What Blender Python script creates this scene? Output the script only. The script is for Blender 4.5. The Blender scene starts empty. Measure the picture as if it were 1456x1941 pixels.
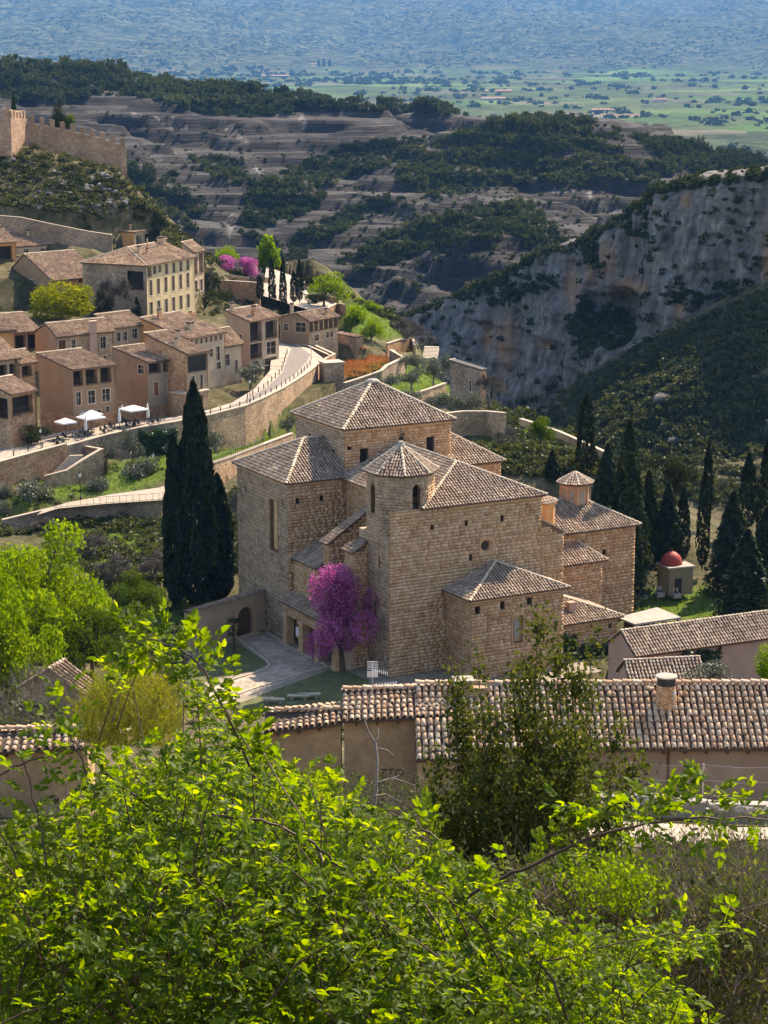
import bpy, math, random
import numpy as np
from mathutils import Matrix, Vector

# ------------------------------------------------------------------ camera, sky, sun, exposure
SC = bpy.context.scene
COL = SC.collection
F, CX, CY, HZ, CAMZ = 4150.0, 728.0, 970.5, 60.0, 69.0      # focal length and principal point in photograph pixels
PITCH = math.atan((CY - HZ) / F)
cam_d = bpy.data.cameras.new('camera')
cam = bpy.data.objects.new('camera', cam_d); COL.objects.link(cam)
cam.location = (0, 0, CAMZ)
cam.rotation_euler = (math.pi / 2 - PITCH, 0, 0)
cam_d.sensor_fit = 'VERTICAL'; cam_d.sensor_height = 36.0
cam_d.lens = 36.0 * F / 1941.0
cam_d.clip_start = 0.2; cam_d.clip_end = 60000
SC.camera = cam

SUN_ELEV = math.radians(46)
SUN_AZ = math.radians(37)            # from +Y (straight ahead) towards +X (right)
sdir = Vector((math.sin(SUN_AZ) * math.cos(SUN_ELEV), math.cos(SUN_AZ) * math.cos(SUN_ELEV), math.sin(SUN_ELEV)))
world = bpy.data.worlds.new('World'); SC.world = world; world.use_nodes = True
wn = world.node_tree; bg = wn.nodes['Background']
sky = wn.nodes.new('ShaderNodeTexSky'); sky.sky_type = 'NISHITA'; sky.sun_disc = False
sky.sun_elevation = SUN_ELEV; sky.sun_rotation = SUN_AZ
sky.altitude = 600; sky.air_density = 1.0; sky.dust_density = 0.6
wn.links.new(sky.outputs[0], bg.inputs[0]); bg.inputs[1].default_value = 0.14
sun_d = bpy.data.lights.new('sun', 'SUN'); sun_d.energy = 4.2; sun_d.angle = math.radians(0.53); sun_d.color = (1.0, 0.93, 0.82)
sun = bpy.data.objects.new('sun', sun_d); COL.objects.link(sun)
sun.rotation_euler = sdir.to_track_quat('Z', 'Y').to_euler()
SC.view_settings.view_transform = 'Standard'; SC.view_settings.look = 'None'
SC.view_settings.gamma = 1.0; SC.view_settings.exposure = 1.5; SC.view_settings.use_white_balance = True; SC.view_settings.white_balance_temperature = 8000; SC.view_settings.white_balance_tint = 16; SC.view_settings.use_curve_mapping = False
SC.cycles.max_bounces = 6; SC.cycles.diffuse_bounces = 3; SC.cycles.glossy_bounces = 2; SC.cycles.transmission_bounces = 4
SC.cycles.transparent_max_bounces = 4; SC.cycles.volume_bounces = 0
SC.cycles.use_denoising = True
SC.cycles.use_adaptive_sampling = True; SC.cycles.adaptive_threshold = 0.02

random.seed(7)
RNG = np.random.default_rng(7)

# ------------------------------------------------------------------ photograph pixel -> direction -> place
_c, _s = math.cos(PITCH), math.sin(PITCH)
def rays(px, py):
    a = (np.asarray(px, float) - CX) / F; b = (CY - np.asarray(py, float)) / F; a, b = np.broadcast_arrays(a, b)
    return np.stack([a, _c + b * _s, -_s + b * _c], -1)
CAM = np.array([0, 0, CAMZ])
def at_z(px, py, z):
    r = rays(px, py); return CAM + r * ((z - CAMZ) / r[..., 2])[..., None]
def at_y(px, py, Y):
    r = rays(px, py); return CAM + r * (np.asarray(Y, float) / r[..., 1])[..., None]
def project(P):
    d = np.asarray(P, float) - CAM
    zc = d[..., 1] * _c - d[..., 2] * _s
    yc = d[..., 1] * _s + d[..., 2] * _c
    return CX + F * d[..., 0] / zc, CY - F * yc / zc
def ppm(P):                                   # photograph pixels per metre at a place
    d = np.asarray(P, float) - CAM
    return F / (d[..., 1] * _c - d[..., 2] * _s)

# ------------------------------------------------------------------ noise
def _hash(ix, iy, iz, seed):
    n = (ix.astype(np.int64) * 374761393 + iy.astype(np.int64) * 668265263 + iz.astype(np.int64) * 2147483647 + seed * 974634777) & 0xFFFFFFFF
    n = ((n ^ (n >> 13)) * 1274126177) & 0xFFFFFFFF
    n = ((n ^ (n >> 16)) * 2246822519) & 0xFFFFFFFF
    return ((n ^ (n >> 15)) & 0xFFFFFF) / float(0xFFFFFF)
def vnoise(x, y, z=None, seed=0):
    x = np.asarray(x, float); y = np.asarray(y, float); z = np.zeros_like(x) if z is None else np.asarray(z, float)
    ix, iy, iz = np.floor(x), np.floor(y), np.floor(z)
    fx, fy, fz = x - ix, y - iy, z - iz
    fx = fx * fx * (3 - 2 * fx); fy = fy * fy * (3 - 2 * fy); fz = fz * fz * (3 - 2 * fz)
    def h(a, b, c): return _hash(ix + a, iy + b, iz + c, seed)
    l = lambda a, b, t: a + (b - a) * t
    return l(l(l(h(0,0,0), h(1,0,0), fx), l(h(0,1,0), h(1,1,0), fx), fy), l(l(h(0,0,1), h(1,0,1), fx), l(h(0,1,1), h(1,1,1), fx), fy), fz)
def fbm(x, y, z=None, seed=0, octv=4, gain=0.5):
    s = 0; a = 1; t = 0
    for o in range(octv):
        k = 2 ** o
        s = s + a * vnoise(x * k, y * k, None if z is None else z * k, seed + o); t += a; a *= gain
    return s / t * 2 - 1

# ------------------------------------------------------------------ meshes and objects
def arr_mesh(name, V, Fs, mats=(), smooth=False, attrs=None, mat_idx=None):
    """V (n,3); Fs: list of (m,k) integer arrays"""
    me = bpy.data.meshes.new(name)
    V = np.asarray(V, np.float32)
    Fs = [np.asarray(f, np.int32) for f in Fs if len(f)]
    me.vertices.add(len(V)); me.vertices.foreach_set('co', V.ravel())
    loops = np.concatenate([f.ravel() for f in Fs]); sizes = np.concatenate([np.full(len(f), f.shape[1], np.int32) for f in Fs])
    starts = np.concatenate([[0], np.cumsum(sizes)[:-1]]).astype(np.int32)
    me.loops.add(len(loops)); me.loops.foreach_set('vertex_index', loops)
    me.polygons.add(len(sizes)); me.polygons.foreach_set('loop_start', starts)
    if mat_idx is not None: me.polygons.foreach_set('material_index', np.asarray(mat_idx, np.int32))
    for m in mats: me.materials.append(m)
    if attrs:
        for k, a in attrs.items():
            at = me.attributes.new(k, 'FLOAT', 'POINT'); at.data.foreach_set('value', np.asarray(a, np.float32))
    me.update(calc_edges=True)
    if smooth: me.polygons.foreach_set('use_smooth', np.ones(len(sizes), bool))
    return me

class MB:
    def __init__(s): s.V = []; s.F = []; s.n = 0
    def add(s, V, Fc):
        V = np.asarray(V, float).reshape(-1, 3)
        for f in Fc: s.F.append([i + s.n for i in f])
        s.V.append(V); s.n += len(V)
    def arr(s, V, Fc):
        s.V.append(np.asarray(V, float)); 
        for f in np.asarray(Fc): s.F.append([int(i) + s.n for i in f])
        s.n += len(V)
    def quad(s, a, b, c, d): s.add([a, b, c, d], [(0, 1, 2, 3)])
    def poly(s, pts): s.add(pts, [tuple(range(len(pts)))])
    def box(s, o, ex, ey, ez):
        """box from corner o with edge vectors"""
        o, ex, ey, ez = (np.asarray(t, float) for t in (o, ex, ey, ez))
        if np.dot(np.cross(ex, ey), ez) < 0: o = o + ex; ex = -ex
        V = [o, o+ex, o+ex+ey, o+ey, o+ez, o+ex+ez, o+ex+ey+ez, o+ey+ez]
        s.add(V, [(0,3,2,1), (4,5,6,7), (0,1,5,4), (1,2,6,5), (2,3,7,6), (3,0,4,7)])
    def cbox(s, c, sx, sy, sz, rz=0.0):
        a = np.array([math.cos(rz), math.sin(rz), 0]); b = np.array([-a[1], a[0], 0]); k = np.array([0, 0, 1.0])
        s.box(np.asarray(c, float) - a*sx/2 - b*sy/2, a*sx, b*sy, k*sz)
    def prism(s, pts, h):
        """vertical extrusion of a plan polygon (counter-clockwise, with z) upwards by h"""
        pts = np.asarray(pts, float); n = len(pts); top = pts + np.array([0, 0, h])
        fs = [tuple(range(n - 1, -1, -1)), tuple(range(n, 2 * n))] + [(i, (i + 1) % n, n + (i + 1) % n, n + i) for i in range(n)]
        s.add(np.vstack([pts, top]), fs)
    def slab(s, pts, dvec):
        """closed polygon pts extruded by dvec"""
        pts = np.asarray(pts, float); n = len(pts); top = pts + np.asarray(dvec, float)
        fs = [tuple(range(n - 1, -1, -1)), tuple(range(n, 2 * n))] + [(i, (i + 1) % n, n + (i + 1) % n, n + i) for i in range(n)]
        s.add(np.vstack([pts, top]), fs)
    def tube(s, pts, rad, seg=6, cap=True):
        pts = np.asarray(pts, float); n = len(pts); rad = np.broadcast_to(np.asarray(rad, float), (n,))
        t = np.gradient(pts, axis=0); t /= np.linalg.norm(t, axis=1)[:, None] + 1e-9
        ref = np.array([0, 0, 1.0]) if abs(t[0][2]) < 0.9 else np.array([1.0, 0, 0])
        V = []
        for i in range(n):
            a = np.cross(t[i], ref); a /= np.linalg.norm(a) + 1e-9; b = np.cross(t[i], a)
            for k in range(seg):
                w = 2 * math.pi * k / seg; V.append(pts[i] + (a * math.cos(w) + b * math.sin(w)) * rad[i])
        fs = []
        for i in range(n - 1):
            for k in range(seg):
                k2 = (k + 1) % seg; fs.append((i*seg+k, i*seg+k2, (i+1)*seg+k2, (i+1)*seg+k))
        if cap: fs += [tuple(range(seg)), tuple(range((n-1)*seg + seg - 1, (n-1)*seg - 1, -1))]
        s.add(V, fs)
    def lathe(s, c, prof, seg=16):
        """prof: list of (r, z)"""
        c = np.asarray(c, float); V = []; n = len(prof)
        for r, z in prof:
            for k in range(seg):
                w = 2 * math.pi * k / seg; V.append(c + np.array([r * math.cos(w), r * math.sin(w), z]))
        fs = [(i*seg+k, i*seg+(k+1) % seg, (i+1)*seg+(k+1) % seg, (i+1)*seg+k) for i in range(n - 1) for k in range(seg)]
        fs += [tuple(range(seg - 1, -1, -1)), tuple(range((n-1)*seg, n*seg))]
        s.add(V, fs)
    def mesh(s, name, mat=None, smooth=False):
        me = bpy.data.meshes.new(name)
        V = np.concatenate(s.V) if s.V else np.zeros((0, 3))
        me.from_pydata(V.tolist(), [], s.F)
        if mat: me.materials.append(mat)
        if smooth: me.polygons.foreach_set('use_smooth', np.ones(len(me.polygons), bool))
        me.update(); return me
    def build(s, name, mat, parent=None, smooth=False, kind=None):
        return obj(name, s.mesh(name, mat, smooth), parent, kind)

def obj(name, me, parent=None, kind=None):
    o = bpy.data.objects.new(name, me); COL.objects.link(o)
    if parent is not None:
        o.parent = parent
        m = Matrix.Identity(4); q = parent
        while q is not None: m = q.matrix_basis @ m if q.parent is None else (q.matrix_parent_inverse @ q.matrix_basis) @ m; q = q.parent
        o.matrix_parent_inverse = m.inverted()
    if kind: o['kind'] = kind
    return o
def tag(o, label=None, cat=None, group=None, kind=None):
    if label: o['label'] = label
    if cat: o['category'] = cat
    if group: o['group'] = group
    if kind: o['kind'] = kind
    return o
def thing(name, label, cat, loc, group=None):
    o = bpy.data.objects.new(name, None); COL.objects.link(o); o.empty_display_size = 0.5
    o.location = [float(t) for t in loc]
    return tag(o, label, cat, group)
def copy_tree(o, parent=None):
    c = o.copy(); COL.objects.link(c); c.parent = parent
    for ch in list(o.children): copy_tree(ch, c)
    return c

# ------------------------------------------------------------------ materials
def _ramp(nt, cols, pos=None, interp='LINEAR'):
    r = nt.nodes.new('ShaderNodeValToRGB'); e = r.color_ramp; e.interpolation = interp
    n = len(cols)
    while len(e.elements) < n: e.elements.new(0.5)
    for i, c in enumerate(cols):
        e.elements[i].position = (i / max(1, n - 1)) if pos is None else pos[i]
        e.elements[i].color = (*c[:3], 1)
    return r
def _noise(nt, vec, scale, detail=5, rough=0.6, dist=0.0):
    n = nt.nodes.new('ShaderNodeTexNoise'); n.inputs['Scale'].default_value = scale; n.inputs['Detail'].default_value = detail
    n.inputs['Roughness'].default_value = rough; n.inputs['Distortion'].default_value = dist
    nt.links.new(vec, n.inputs['Vector']); return n
def _mix(nt, a, b, fac, mode='MIX'):
    m = nt.nodes.new('ShaderNodeMix'); m.data_type = 'RGBA'; m.blend_type = mode
    for s, v in ((m.inputs[6], a), (m.inputs[7], b), (m.inputs[0], fac)):
        if hasattr(v, 'is_output') or hasattr(v, 'links'): nt.links.new(v, s)
        elif isinstance(v, (tuple, list)): s.default_value = (*v[:3], 1)
        else: s.default_value = v
    return m.outputs[2]
def _math(nt, op, a, b=0.0, clamp=False):
    m = nt.nodes.new('ShaderNodeMath'); m.operation = op; m.use_clamp = clamp
    for s, v in ((m.inputs[0], a), (m.inputs[1], b)):
        if hasattr(v, 'links'): nt.links.new(v, s)
        else: s.default_value = v
    return m.outputs[0]
def _vec(nt, scale=(1, 1, 1), rot=(0, 0, 0)):
    tc = nt.nodes.new('ShaderNodeTexCoord'); mp = nt.nodes.new('ShaderNodeMapping')
    mp.inputs['Scale'].default_value = scale; mp.inputs['Rotation'].default_value = rot
    nt.links.new(tc.outputs['Object'], mp.inputs['Vector']); return mp.outputs[0]
def _new(name):
    m = bpy.data.materials.new(name); m.use_nodes = True; nt = m.node_tree
    b = nt.nodes['Principled BSDF']; b.inputs['Roughness'].default_value = 0.9
    b.inputs['Specular IOR Level'].default_value = 0.2
    return m, nt, b
def _bump(nt, b, h, strength=0.4, dist=0.05):
    n = nt.nodes.new('ShaderNodeBump'); n.inputs['Strength'].default_value = strength; n.inputs['Distance'].default_value = dist
    nt.links.new(h, n.inputs['Height']); nt.links.new(n.outputs[0], b.inputs['Normal']); return n

def m_plain(name, col, rough=0.9, spec=0.2, nscale=2.0, var=0.25, metal=0.0, bump=0.0):
    m, nt, b = _new(name); v = _vec(nt)
    n = _noise(nt, v, nscale, 6, 0.65)
    lo = [c * (1 - var) for c in col]; hi = [min(1, c * (1 + var)) for c in col]
    r = _ramp(nt, [lo, col, hi], [0.25, 0.5, 0.75]); nt.links.new(n.outputs[0], r.inputs[0])
    nt.links.new(r.outputs[0], b.inputs['Base Color'])
    b.inputs['Roughness'].default_value = rough; b.inputs['Specular IOR Level'].default_value = spec; b.inputs['Metallic'].default_value = metal
    if bump: _bump(nt, b, n.outputs[0], bump, 0.05)
    return m

def m_island(name, pal, var=0.25, nscale=1.2, rough=0.9, stain=None, stain_scale=0.25, stain_amt=0.6, spec=0.2, objrand=False, bump=0.15, grain=9.0):
    """pieces that each take a palette colour of their own (random per mesh island), plus grain and stains"""
    m, nt, b = _new(name); v = _vec(nt)
    g = nt.nodes.new('ShaderNodeNewGeometry'); rnd = g.outputs['Random Per Island']
    if objrand:
        oi = nt.nodes.new('ShaderNodeObjectInfo'); rnd = _math(nt, 'FRACT', _math(nt, 'ADD', rnd, oi.outputs['Random']))
    r = _ramp(nt, pal, interp='LINEAR'); nt.links.new(rnd, r.inputs[0])
    n = _noise(nt, v, nscale, 6, 0.7)
    val = _ramp(nt, [(1 - var,) * 3, (1 + var,) * 3], [0.3, 0.7]); nt.links.new(n.outputs[0], val.inputs[0])
    c = _mix(nt, r.outputs[0], val.outputs[0], 1.0, 'MULTIPLY')
    n3 = _noise(nt, v, grain, 4, 0.7)
    val3 = _ramp(nt, [(0.72,) * 3, (1.2,) * 3], [0.32, 0.68]); nt.links.new(n3.outputs[0], val3.inputs[0])
    c = _mix(nt, c, val3.outputs[0], 0.7, 'MULTIPLY')
    if stain:
        n2 = _noise(nt, v, stain_scale, 6, 0.72, 0.6); rr = _ramp(nt, [(0, 0, 0), (1, 1, 1)], [0.54, 0.72]); nt.links.new(n2.outputs[0], rr.inputs[0])
        c = _mix(nt, c, stain, _math(nt, 'MULTIPLY', rr.outputs[0], stain_amt))
    nt.links.new(c, b.inputs['Base Color']); b.inputs['Roughness'].default_value = rough; b.inputs['Specular IOR Level'].default_value = spec
    if bump: _bump(nt, b, n3.outputs[0], bump, 0.03)
    return m

def m_rubble(name, pal, scale=2.2, mortar=(0.33, 0.25, 0.17), zs=1.5, bump=0.7, rough=0.95, blotch=0.35):
    """rough masonry too far off to pick the stones apart"""
    m, nt, b = _new(name); v = _vec(nt, (scale, scale, scale * zs))
    nz = _noise(nt, v, 1.3, 3, 0.6)
    add = nt.nodes.new('ShaderNodeMixRGB'); add.blend_type = 'ADD'; add.inputs[0].default_value = 0.35
    nt.links.new(v, add.inputs[1]); nt.links.new(nz.outputs['Color'], add.inputs[2])
    vo = nt.nodes.new('ShaderNodeTexVoronoi'); vo.feature = 'F1'; vo.inputs['Scale'].default_value = 1.0; nt.links.new(add.outputs[0], vo.inputs['Vector'])
    ve = nt.nodes.new('ShaderNodeTexVoronoi'); ve.feature = 'DISTANCE_TO_EDGE'; ve.inputs['Scale'].default_value = 1.0; nt.links.new(add.outputs[0], ve.inputs['Vector'])
    sep = nt.nodes.new('ShaderNodeSeparateColor'); nt.links.new(vo.outputs['Color'], sep.inputs[0])
    r = _ramp(nt, pal); nt.links.new(sep.outputs[0], r.inputs[0])
    e = _ramp(nt, [(0, 0, 0), (1, 1, 1)], [0.03, 0.13]); nt.links.new(ve.outputs['Distance'], e.inputs[0])
    c = _mix(nt, mortar, r.outputs[0], e.outputs[0])
    n2 = _noise(nt, _vec(nt), 0.22, 5, 0.65); r2 = _ramp(nt, [(1 - blotch,) * 3, (1 + blotch * 0.7,) * 3], [0.35, 0.68]); nt.links.new(n2.outputs[0], r2.inputs[0])
    c = _mix(nt, c, r2.outputs[0], 1.0, 'MULTIPLY')
    nt.links.new(c, b.inputs['Base Color']); b.inputs['Roughness'].default_value = rough
    _bump(nt, b, e.outputs[0], bump, 0.08)
    return m

def m_leaf(name, pal, trans=0.45, tcol=None, gloss=0.0, attr=True, rough=0.45, pal2=None):
    """foliage: colour by leaf and by clump, light passing through"""
    m = bpy.data.materials.new(name); m.use_nodes = True; nt = m.node_tree; nt.nodes.clear()
    out = nt.nodes.new('ShaderNodeOutputMaterial')
    g = nt.nodes.new('ShaderNodeNewGeometry')
    rnd = g.outputs['Random Per Island']
    if attr:
        at = nt.nodes.new('ShaderNodeAttribute'); at.attribute_name = 'tint'
        rnd = _math(nt, 'ADD', _math(nt, 'MULTIPLY', rnd, 0.45), _math(nt, 'MULTIPLY', at.outputs['Fac'], 0.55))
    r = _ramp(nt, pal); nt.links.new(rnd, r.inputs[0])
    col = r.outputs[0]
    d = nt.nodes.new('ShaderNodeBsdfDiffuse'); nt.links.new(col, d.inputs[0])
    t = nt.nodes.new('ShaderNodeBsdfTranslucent')
    tc = _mix(nt, col, tcol or (1.25, 1.15, 0.6), 1.0, 'MULTIPLY'); nt.links.new(tc, t.inputs[0])
    mx = nt.nodes.new('ShaderNodeMixShader'); mx.inputs[0].default_value = trans
    nt.links.new(d.outputs[0], mx.inputs[1]); nt.links.new(t.outputs[0], mx.inputs[2])
    if gloss:
        gl = nt.nodes.new('ShaderNodeBsdfGlossy'); gl.inputs['Roughness'].default_value = rough; gl.inputs[0].default_value = (0.8, 0.85, 0.9, 1)
        m2 = nt.nodes.new('ShaderNodeMixShader'); m2.inputs[0].default_value = gloss
        nt.links.new(mx.outputs[0], m2.inputs[1]); nt.links.new(gl.outputs[0], m2.inputs[2]); mx = m2
    nt.links.new(mx.outputs[0], out.inputs[0]); return m

M = {}
M['ashlar'] = m_island('ashlar_sandstone', [(0.38, 0.225, 0.115), (0.49, 0.31, 0.175), (0.55, 0.38, 0.235), (0.51, 0.33, 0.18), (0.44, 0.265, 0.14), (0.58, 0.42, 0.275)], 0.16, 0.8,
                       stain=(0.20, 0.075, 0.03), stain_scale=0.5, stain_amt=0.55, bump=0.2)
M['ashlar_grey'] = m_island('weathered_shade_side_ashlar', [(0.28, 0.20, 0.135), (0.38, 0.275, 0.185), (0.44, 0.325, 0.225), (0.33, 0.23, 0.15)], 0.2, 0.8,
                            stain=(0.09, 0.075, 0.065), stain_scale=0.3, stain_amt=0.7, bump=0.2)  # greyer stone; on left-facing church walls its darkness stands in for shade
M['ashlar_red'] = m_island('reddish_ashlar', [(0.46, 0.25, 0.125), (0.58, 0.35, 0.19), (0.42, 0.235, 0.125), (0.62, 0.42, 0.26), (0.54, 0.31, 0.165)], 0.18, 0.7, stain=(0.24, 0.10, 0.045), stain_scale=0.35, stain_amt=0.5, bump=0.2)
M['mortar'] = m_plain('lime_mortar', (0.17, 0.105, 0.06), nscale=1.5, var=0.3)
M['tile'] = m_island('weathered_roof_tile', [(0.22, 0.155, 0.11), (0.33, 0.245, 0.175), (0.42, 0.335, 0.25), (0.27, 0.185, 0.125), (0.37, 0.285, 0.21), (0.25, 0.195, 0.15)], 0.4, 0.6, stain=(0.16, 0.135, 0.11), stain_scale=0.5, stain_amt=0.6, bump=0.1)
M['tile_old'] = m_island('old_village_tile', [(0.20, 0.13, 0.085), (0.33, 0.22, 0.14), (0.42, 0.32, 0.21), (0.27, 0.15, 0.095), (0.37, 0.265, 0.175), (0.31, 0.185, 0.12)], 0.5, 0.5, stain=(0.19, 0.15, 0.10), stain_scale=0.35, stain_amt=0.55, bump=0.1)
M['tile_near'] = m_island('pale_terracotta_tile', [(0.42, 0.26, 0.155), (0.52, 0.37, 0.245), (0.58, 0.46, 0.33), (0.38, 0.225, 0.135), (0.55, 0.41, 0.285), (0.47, 0.29, 0.18)], 0.3, 3.0, stain=(0.21, 0.17, 0.13), stain_scale=2.5, stain_amt=0.75, objrand=True, bump=0.25, grain=30)
M['tile_bed'] = m_plain('tile_bed', (0.09, 0.06, 0.045), nscale=2, var=0.3)
M['ridge'] = m_island('mortared_ridge_tile', [(0.47, 0.38, 0.28), (0.55, 0.46, 0.35), (0.42, 0.33, 0.23)], 0.25, 1.0, stain=(0.25, 0.21, 0.16), stain_amt=0.5, bump=0.1)
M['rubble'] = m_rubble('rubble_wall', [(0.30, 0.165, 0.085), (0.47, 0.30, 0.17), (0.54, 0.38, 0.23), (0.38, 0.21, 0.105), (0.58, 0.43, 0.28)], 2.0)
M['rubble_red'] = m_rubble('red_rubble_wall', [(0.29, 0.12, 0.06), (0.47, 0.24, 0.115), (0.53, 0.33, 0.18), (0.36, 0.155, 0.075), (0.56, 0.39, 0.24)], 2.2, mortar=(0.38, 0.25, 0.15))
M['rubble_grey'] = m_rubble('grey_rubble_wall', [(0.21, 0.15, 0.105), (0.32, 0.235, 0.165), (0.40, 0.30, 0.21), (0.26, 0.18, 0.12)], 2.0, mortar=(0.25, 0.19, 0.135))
M['castle'] = m_rubble('castle_masonry', [(0.27, 0.16, 0.10), (0.38, 0.25, 0.165), (0.32, 0.2, 0.13), (0.42, 0.29, 0.19)], 1.1, mortar=(0.28, 0.19, 0.13))
M['plaster'] = m_plain('tan_plaster', (0.28, 0.175, 0.105), nscale=0.45, var=0.2, bump=0.15)
M['plaster_pale'] = m_plain('pale_beige_plaster', (0.42, 0.31, 0.205), nscale=0.45, var=0.2, bump=0.15)
M['plaster_grey'] = m_plain('greyish_plaster', (0.33, 0.245, 0.17), nscale=0.45, var=0.22, bump=0.15)
M['plaster_yellow'] = m_plain('pale_yellow_plaster', (0.50, 0.39, 0.22), nscale=0.4, var=0.22, bump=0.15)
M['plaster_orange'] = m_plain('orange_plaster', (0.50, 0.25, 0.10), nscale=0.5, var=0.25, bump=0.15)
M['plaster_pink'] = m_plain('faded_pink_plaster', (0.42, 0.27, 0.205), nscale=0.5, var=0.15, bump=0.1)
M['glass'] = m_plain('dark_window_glass', (0.02, 0.022, 0.025), rough=0.12, spec=0.5, var=0.2)
M['dark'] = m_plain('interior_shade_black', (0.025, 0.02, 0.017), var=0.2)  # near-black colour standing in for unlit depth
M['wood'] = m_plain('dark_brown_wood', (0.10, 0.055, 0.03), nscale=6, var=0.35, rough=0.7)
M['wood_red'] = m_plain('reddish_shutter_wood', (0.23, 0.09, 0.045), nscale=6, var=0.25, rough=0.7)
M['trim'] = m_plain('pale_stone_trim', (0.50, 0.40, 0.29), nscale=3, var=0.2)
M['iron'] = m_plain('black_iron', (0.02, 0.02, 0.022), rough=0.5, spec=0.4, var=0.2)
M['white'] = m_plain('white_canvas', (0.66, 0.66, 0.64), rough=0.8, var=0.04)
M['lampglass'] = m_plain('frosted_lamp_glass', (0.75, 0.75, 0.72), rough=0.3, spec=0.5, var=0.05)
M['bark'] = m_plain('brown_bark', (0.09, 0.065, 0.045), nscale=8, var=0.4, bump=0.5)
M['bark_grey'] = m_plain('grey_bark', (0.20, 0.175, 0.15), nscale=8, var=0.35, bump=0.5)
M['cane'] = m_plain('reddish_brown_cane', (0.075, 0.04, 0.03), nscale=30, var=0.4, rough=0.6, spec=0.3)
M['coping'] = m_plain('pale_coping_stone', (0.40, 0.33, 0.25), nscale=2, var=0.2)
M['concrete'] = m_plain('weathered_concrete', (0.30, 0.275, 0.235), nscale=1.2, var=0.25, bump=0.1)
M['gravel'] = m_plain('pale_gravel', (0.32, 0.27, 0.21), nscale=1.8, var=0.28, bump=0.3)
M['metal'] = m_plain('grey_aluminium', (0.55, 0.55, 0.55), rough=0.35, spec=0.5, metal=0.8, var=0.1)
# ------------------------------------------------------------------ terrain
class RBF:
    def __init__(s, pts, smooth=1.0):
        pts = np.asarray(pts, float); s.c = pts[:, :2]; n = len(pts)
        d = np.linalg.norm(s.c[:, None] - s.c[None], axis=2) / 100.0
        K = np.where(d > 0, d * d * np.log(d + 1e-9), 0) + np.eye(n) * smooth * 1e-3
        Pm = np.hstack([np.ones((n, 1)), s.c / 100.0])
        A = np.block([[K, Pm], [Pm.T, np.zeros((3, 3))]])
        s.w = np.linalg.solve(A, np.concatenate([pts[:, 2], np.zeros(3)])); s.n = n
    def __call__(s, x, y):
        sh = np.shape(x); x = np.ravel(x); y = np.ravel(y); out = np.empty(len(x))
        for i in range(0, len(x), 40000):
            q = np.stack([x[i:i+40000], y[i:i+40000]], 1)
            d = np.linalg.norm(q[:, None] - s.c[None], axis=2) / 100.0
            out[i:i+40000] = np.where(d > 0, d * d * np.log(d + 1e-9), 0) @ s.w[:s.n] + s.w[s.n] + q @ s.w[s.n+1:] / 100.0
        return out.reshape(sh)
class Height:
    def __init__(s, x0, x1, y0, y1, step):
        s.xs = np.arange(x0, x1 + 0.01, step); s.ys = np.arange(y0, y1 + 0.01, step); s.x0, s.y0, s.step = x0, y0, step
        s.X, s.Y = np.meshgrid(s.xs, s.ys); s.Z = np.zeros_like(s.X)
    def __call__(s, x, y):
        gx = np.clip((np.asarray(x, float) - s.x0) / s.step, 0, len(s.xs) - 1.001); gy = np.clip((np.asarray(y, float) - s.y0) / s.step, 0, len(s.ys) - 1.001)
        i = gx.astype(int); j = gy.astype(int); fx = gx - i; fy = gy - j; Z = s.Z
        return (Z[j, i] * (1-fx) + Z[j, i+1] * fx) * (1-fy) + (Z[j+1, i] * (1-fx) + Z[j+1, i+1] * fx) * fy
    def inside(s, x, y):
        return (x >= s.xs[0]) & (x <= s.xs[-1]) & (y >= s.ys[0]) & (y <= s.ys[-1])
    def mesh(s, name, mat, attrs=None, keep=None):
        ny, nx = s.X.shape
        V = np.stack([s.X, s.Y, s.Z], -1).reshape(-1, 3)
        idx = np.arange(ny * nx).reshape(ny, nx)
        Q = np.stack([idx[:-1, :-1], idx[:-1, 1:], idx[1:, 1:], idx[1:, :-1]], -1).reshape(-1, 4)
        if keep is not None:
            Q = Q[keep[:-1, :-1].ravel()]
        return arr_mesh(name, V, [Q], [mat], True, attrs)
def in_poly(px, py, poly):
    px = np.asarray(px, float); py = np.asarray(py, float); ins = np.zeros(px.shape, bool); n = len(poly)
    for i in range(n):
        x1, y1 = poly[i]; x2, y2 = poly[(i + 1) % n]
        c = ((y1 > py) != (y2 > py)) & (px < (x2 - x1) * (py - y1) / (y2 - y1 + 1e-12) + x1)
        ins ^= c
    return ins
def sstep(a, b, x): t = np.clip((x - a) / (b - a), 0, 1); return t * t * (3 - 2 * t)

TH = math.radians(28.5)
O = at_z(738, 1285, 0.0)
U = np.array([math.cos(TH), math.sin(TH), 0]); W = np.array([-math.sin(TH), math.cos(TH), 0]); K = np.array([0, 0, 1.0])
def cw(a, b, c=0.0): return O + U * a + W * b + K * c           # church coordinates -> world

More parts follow.
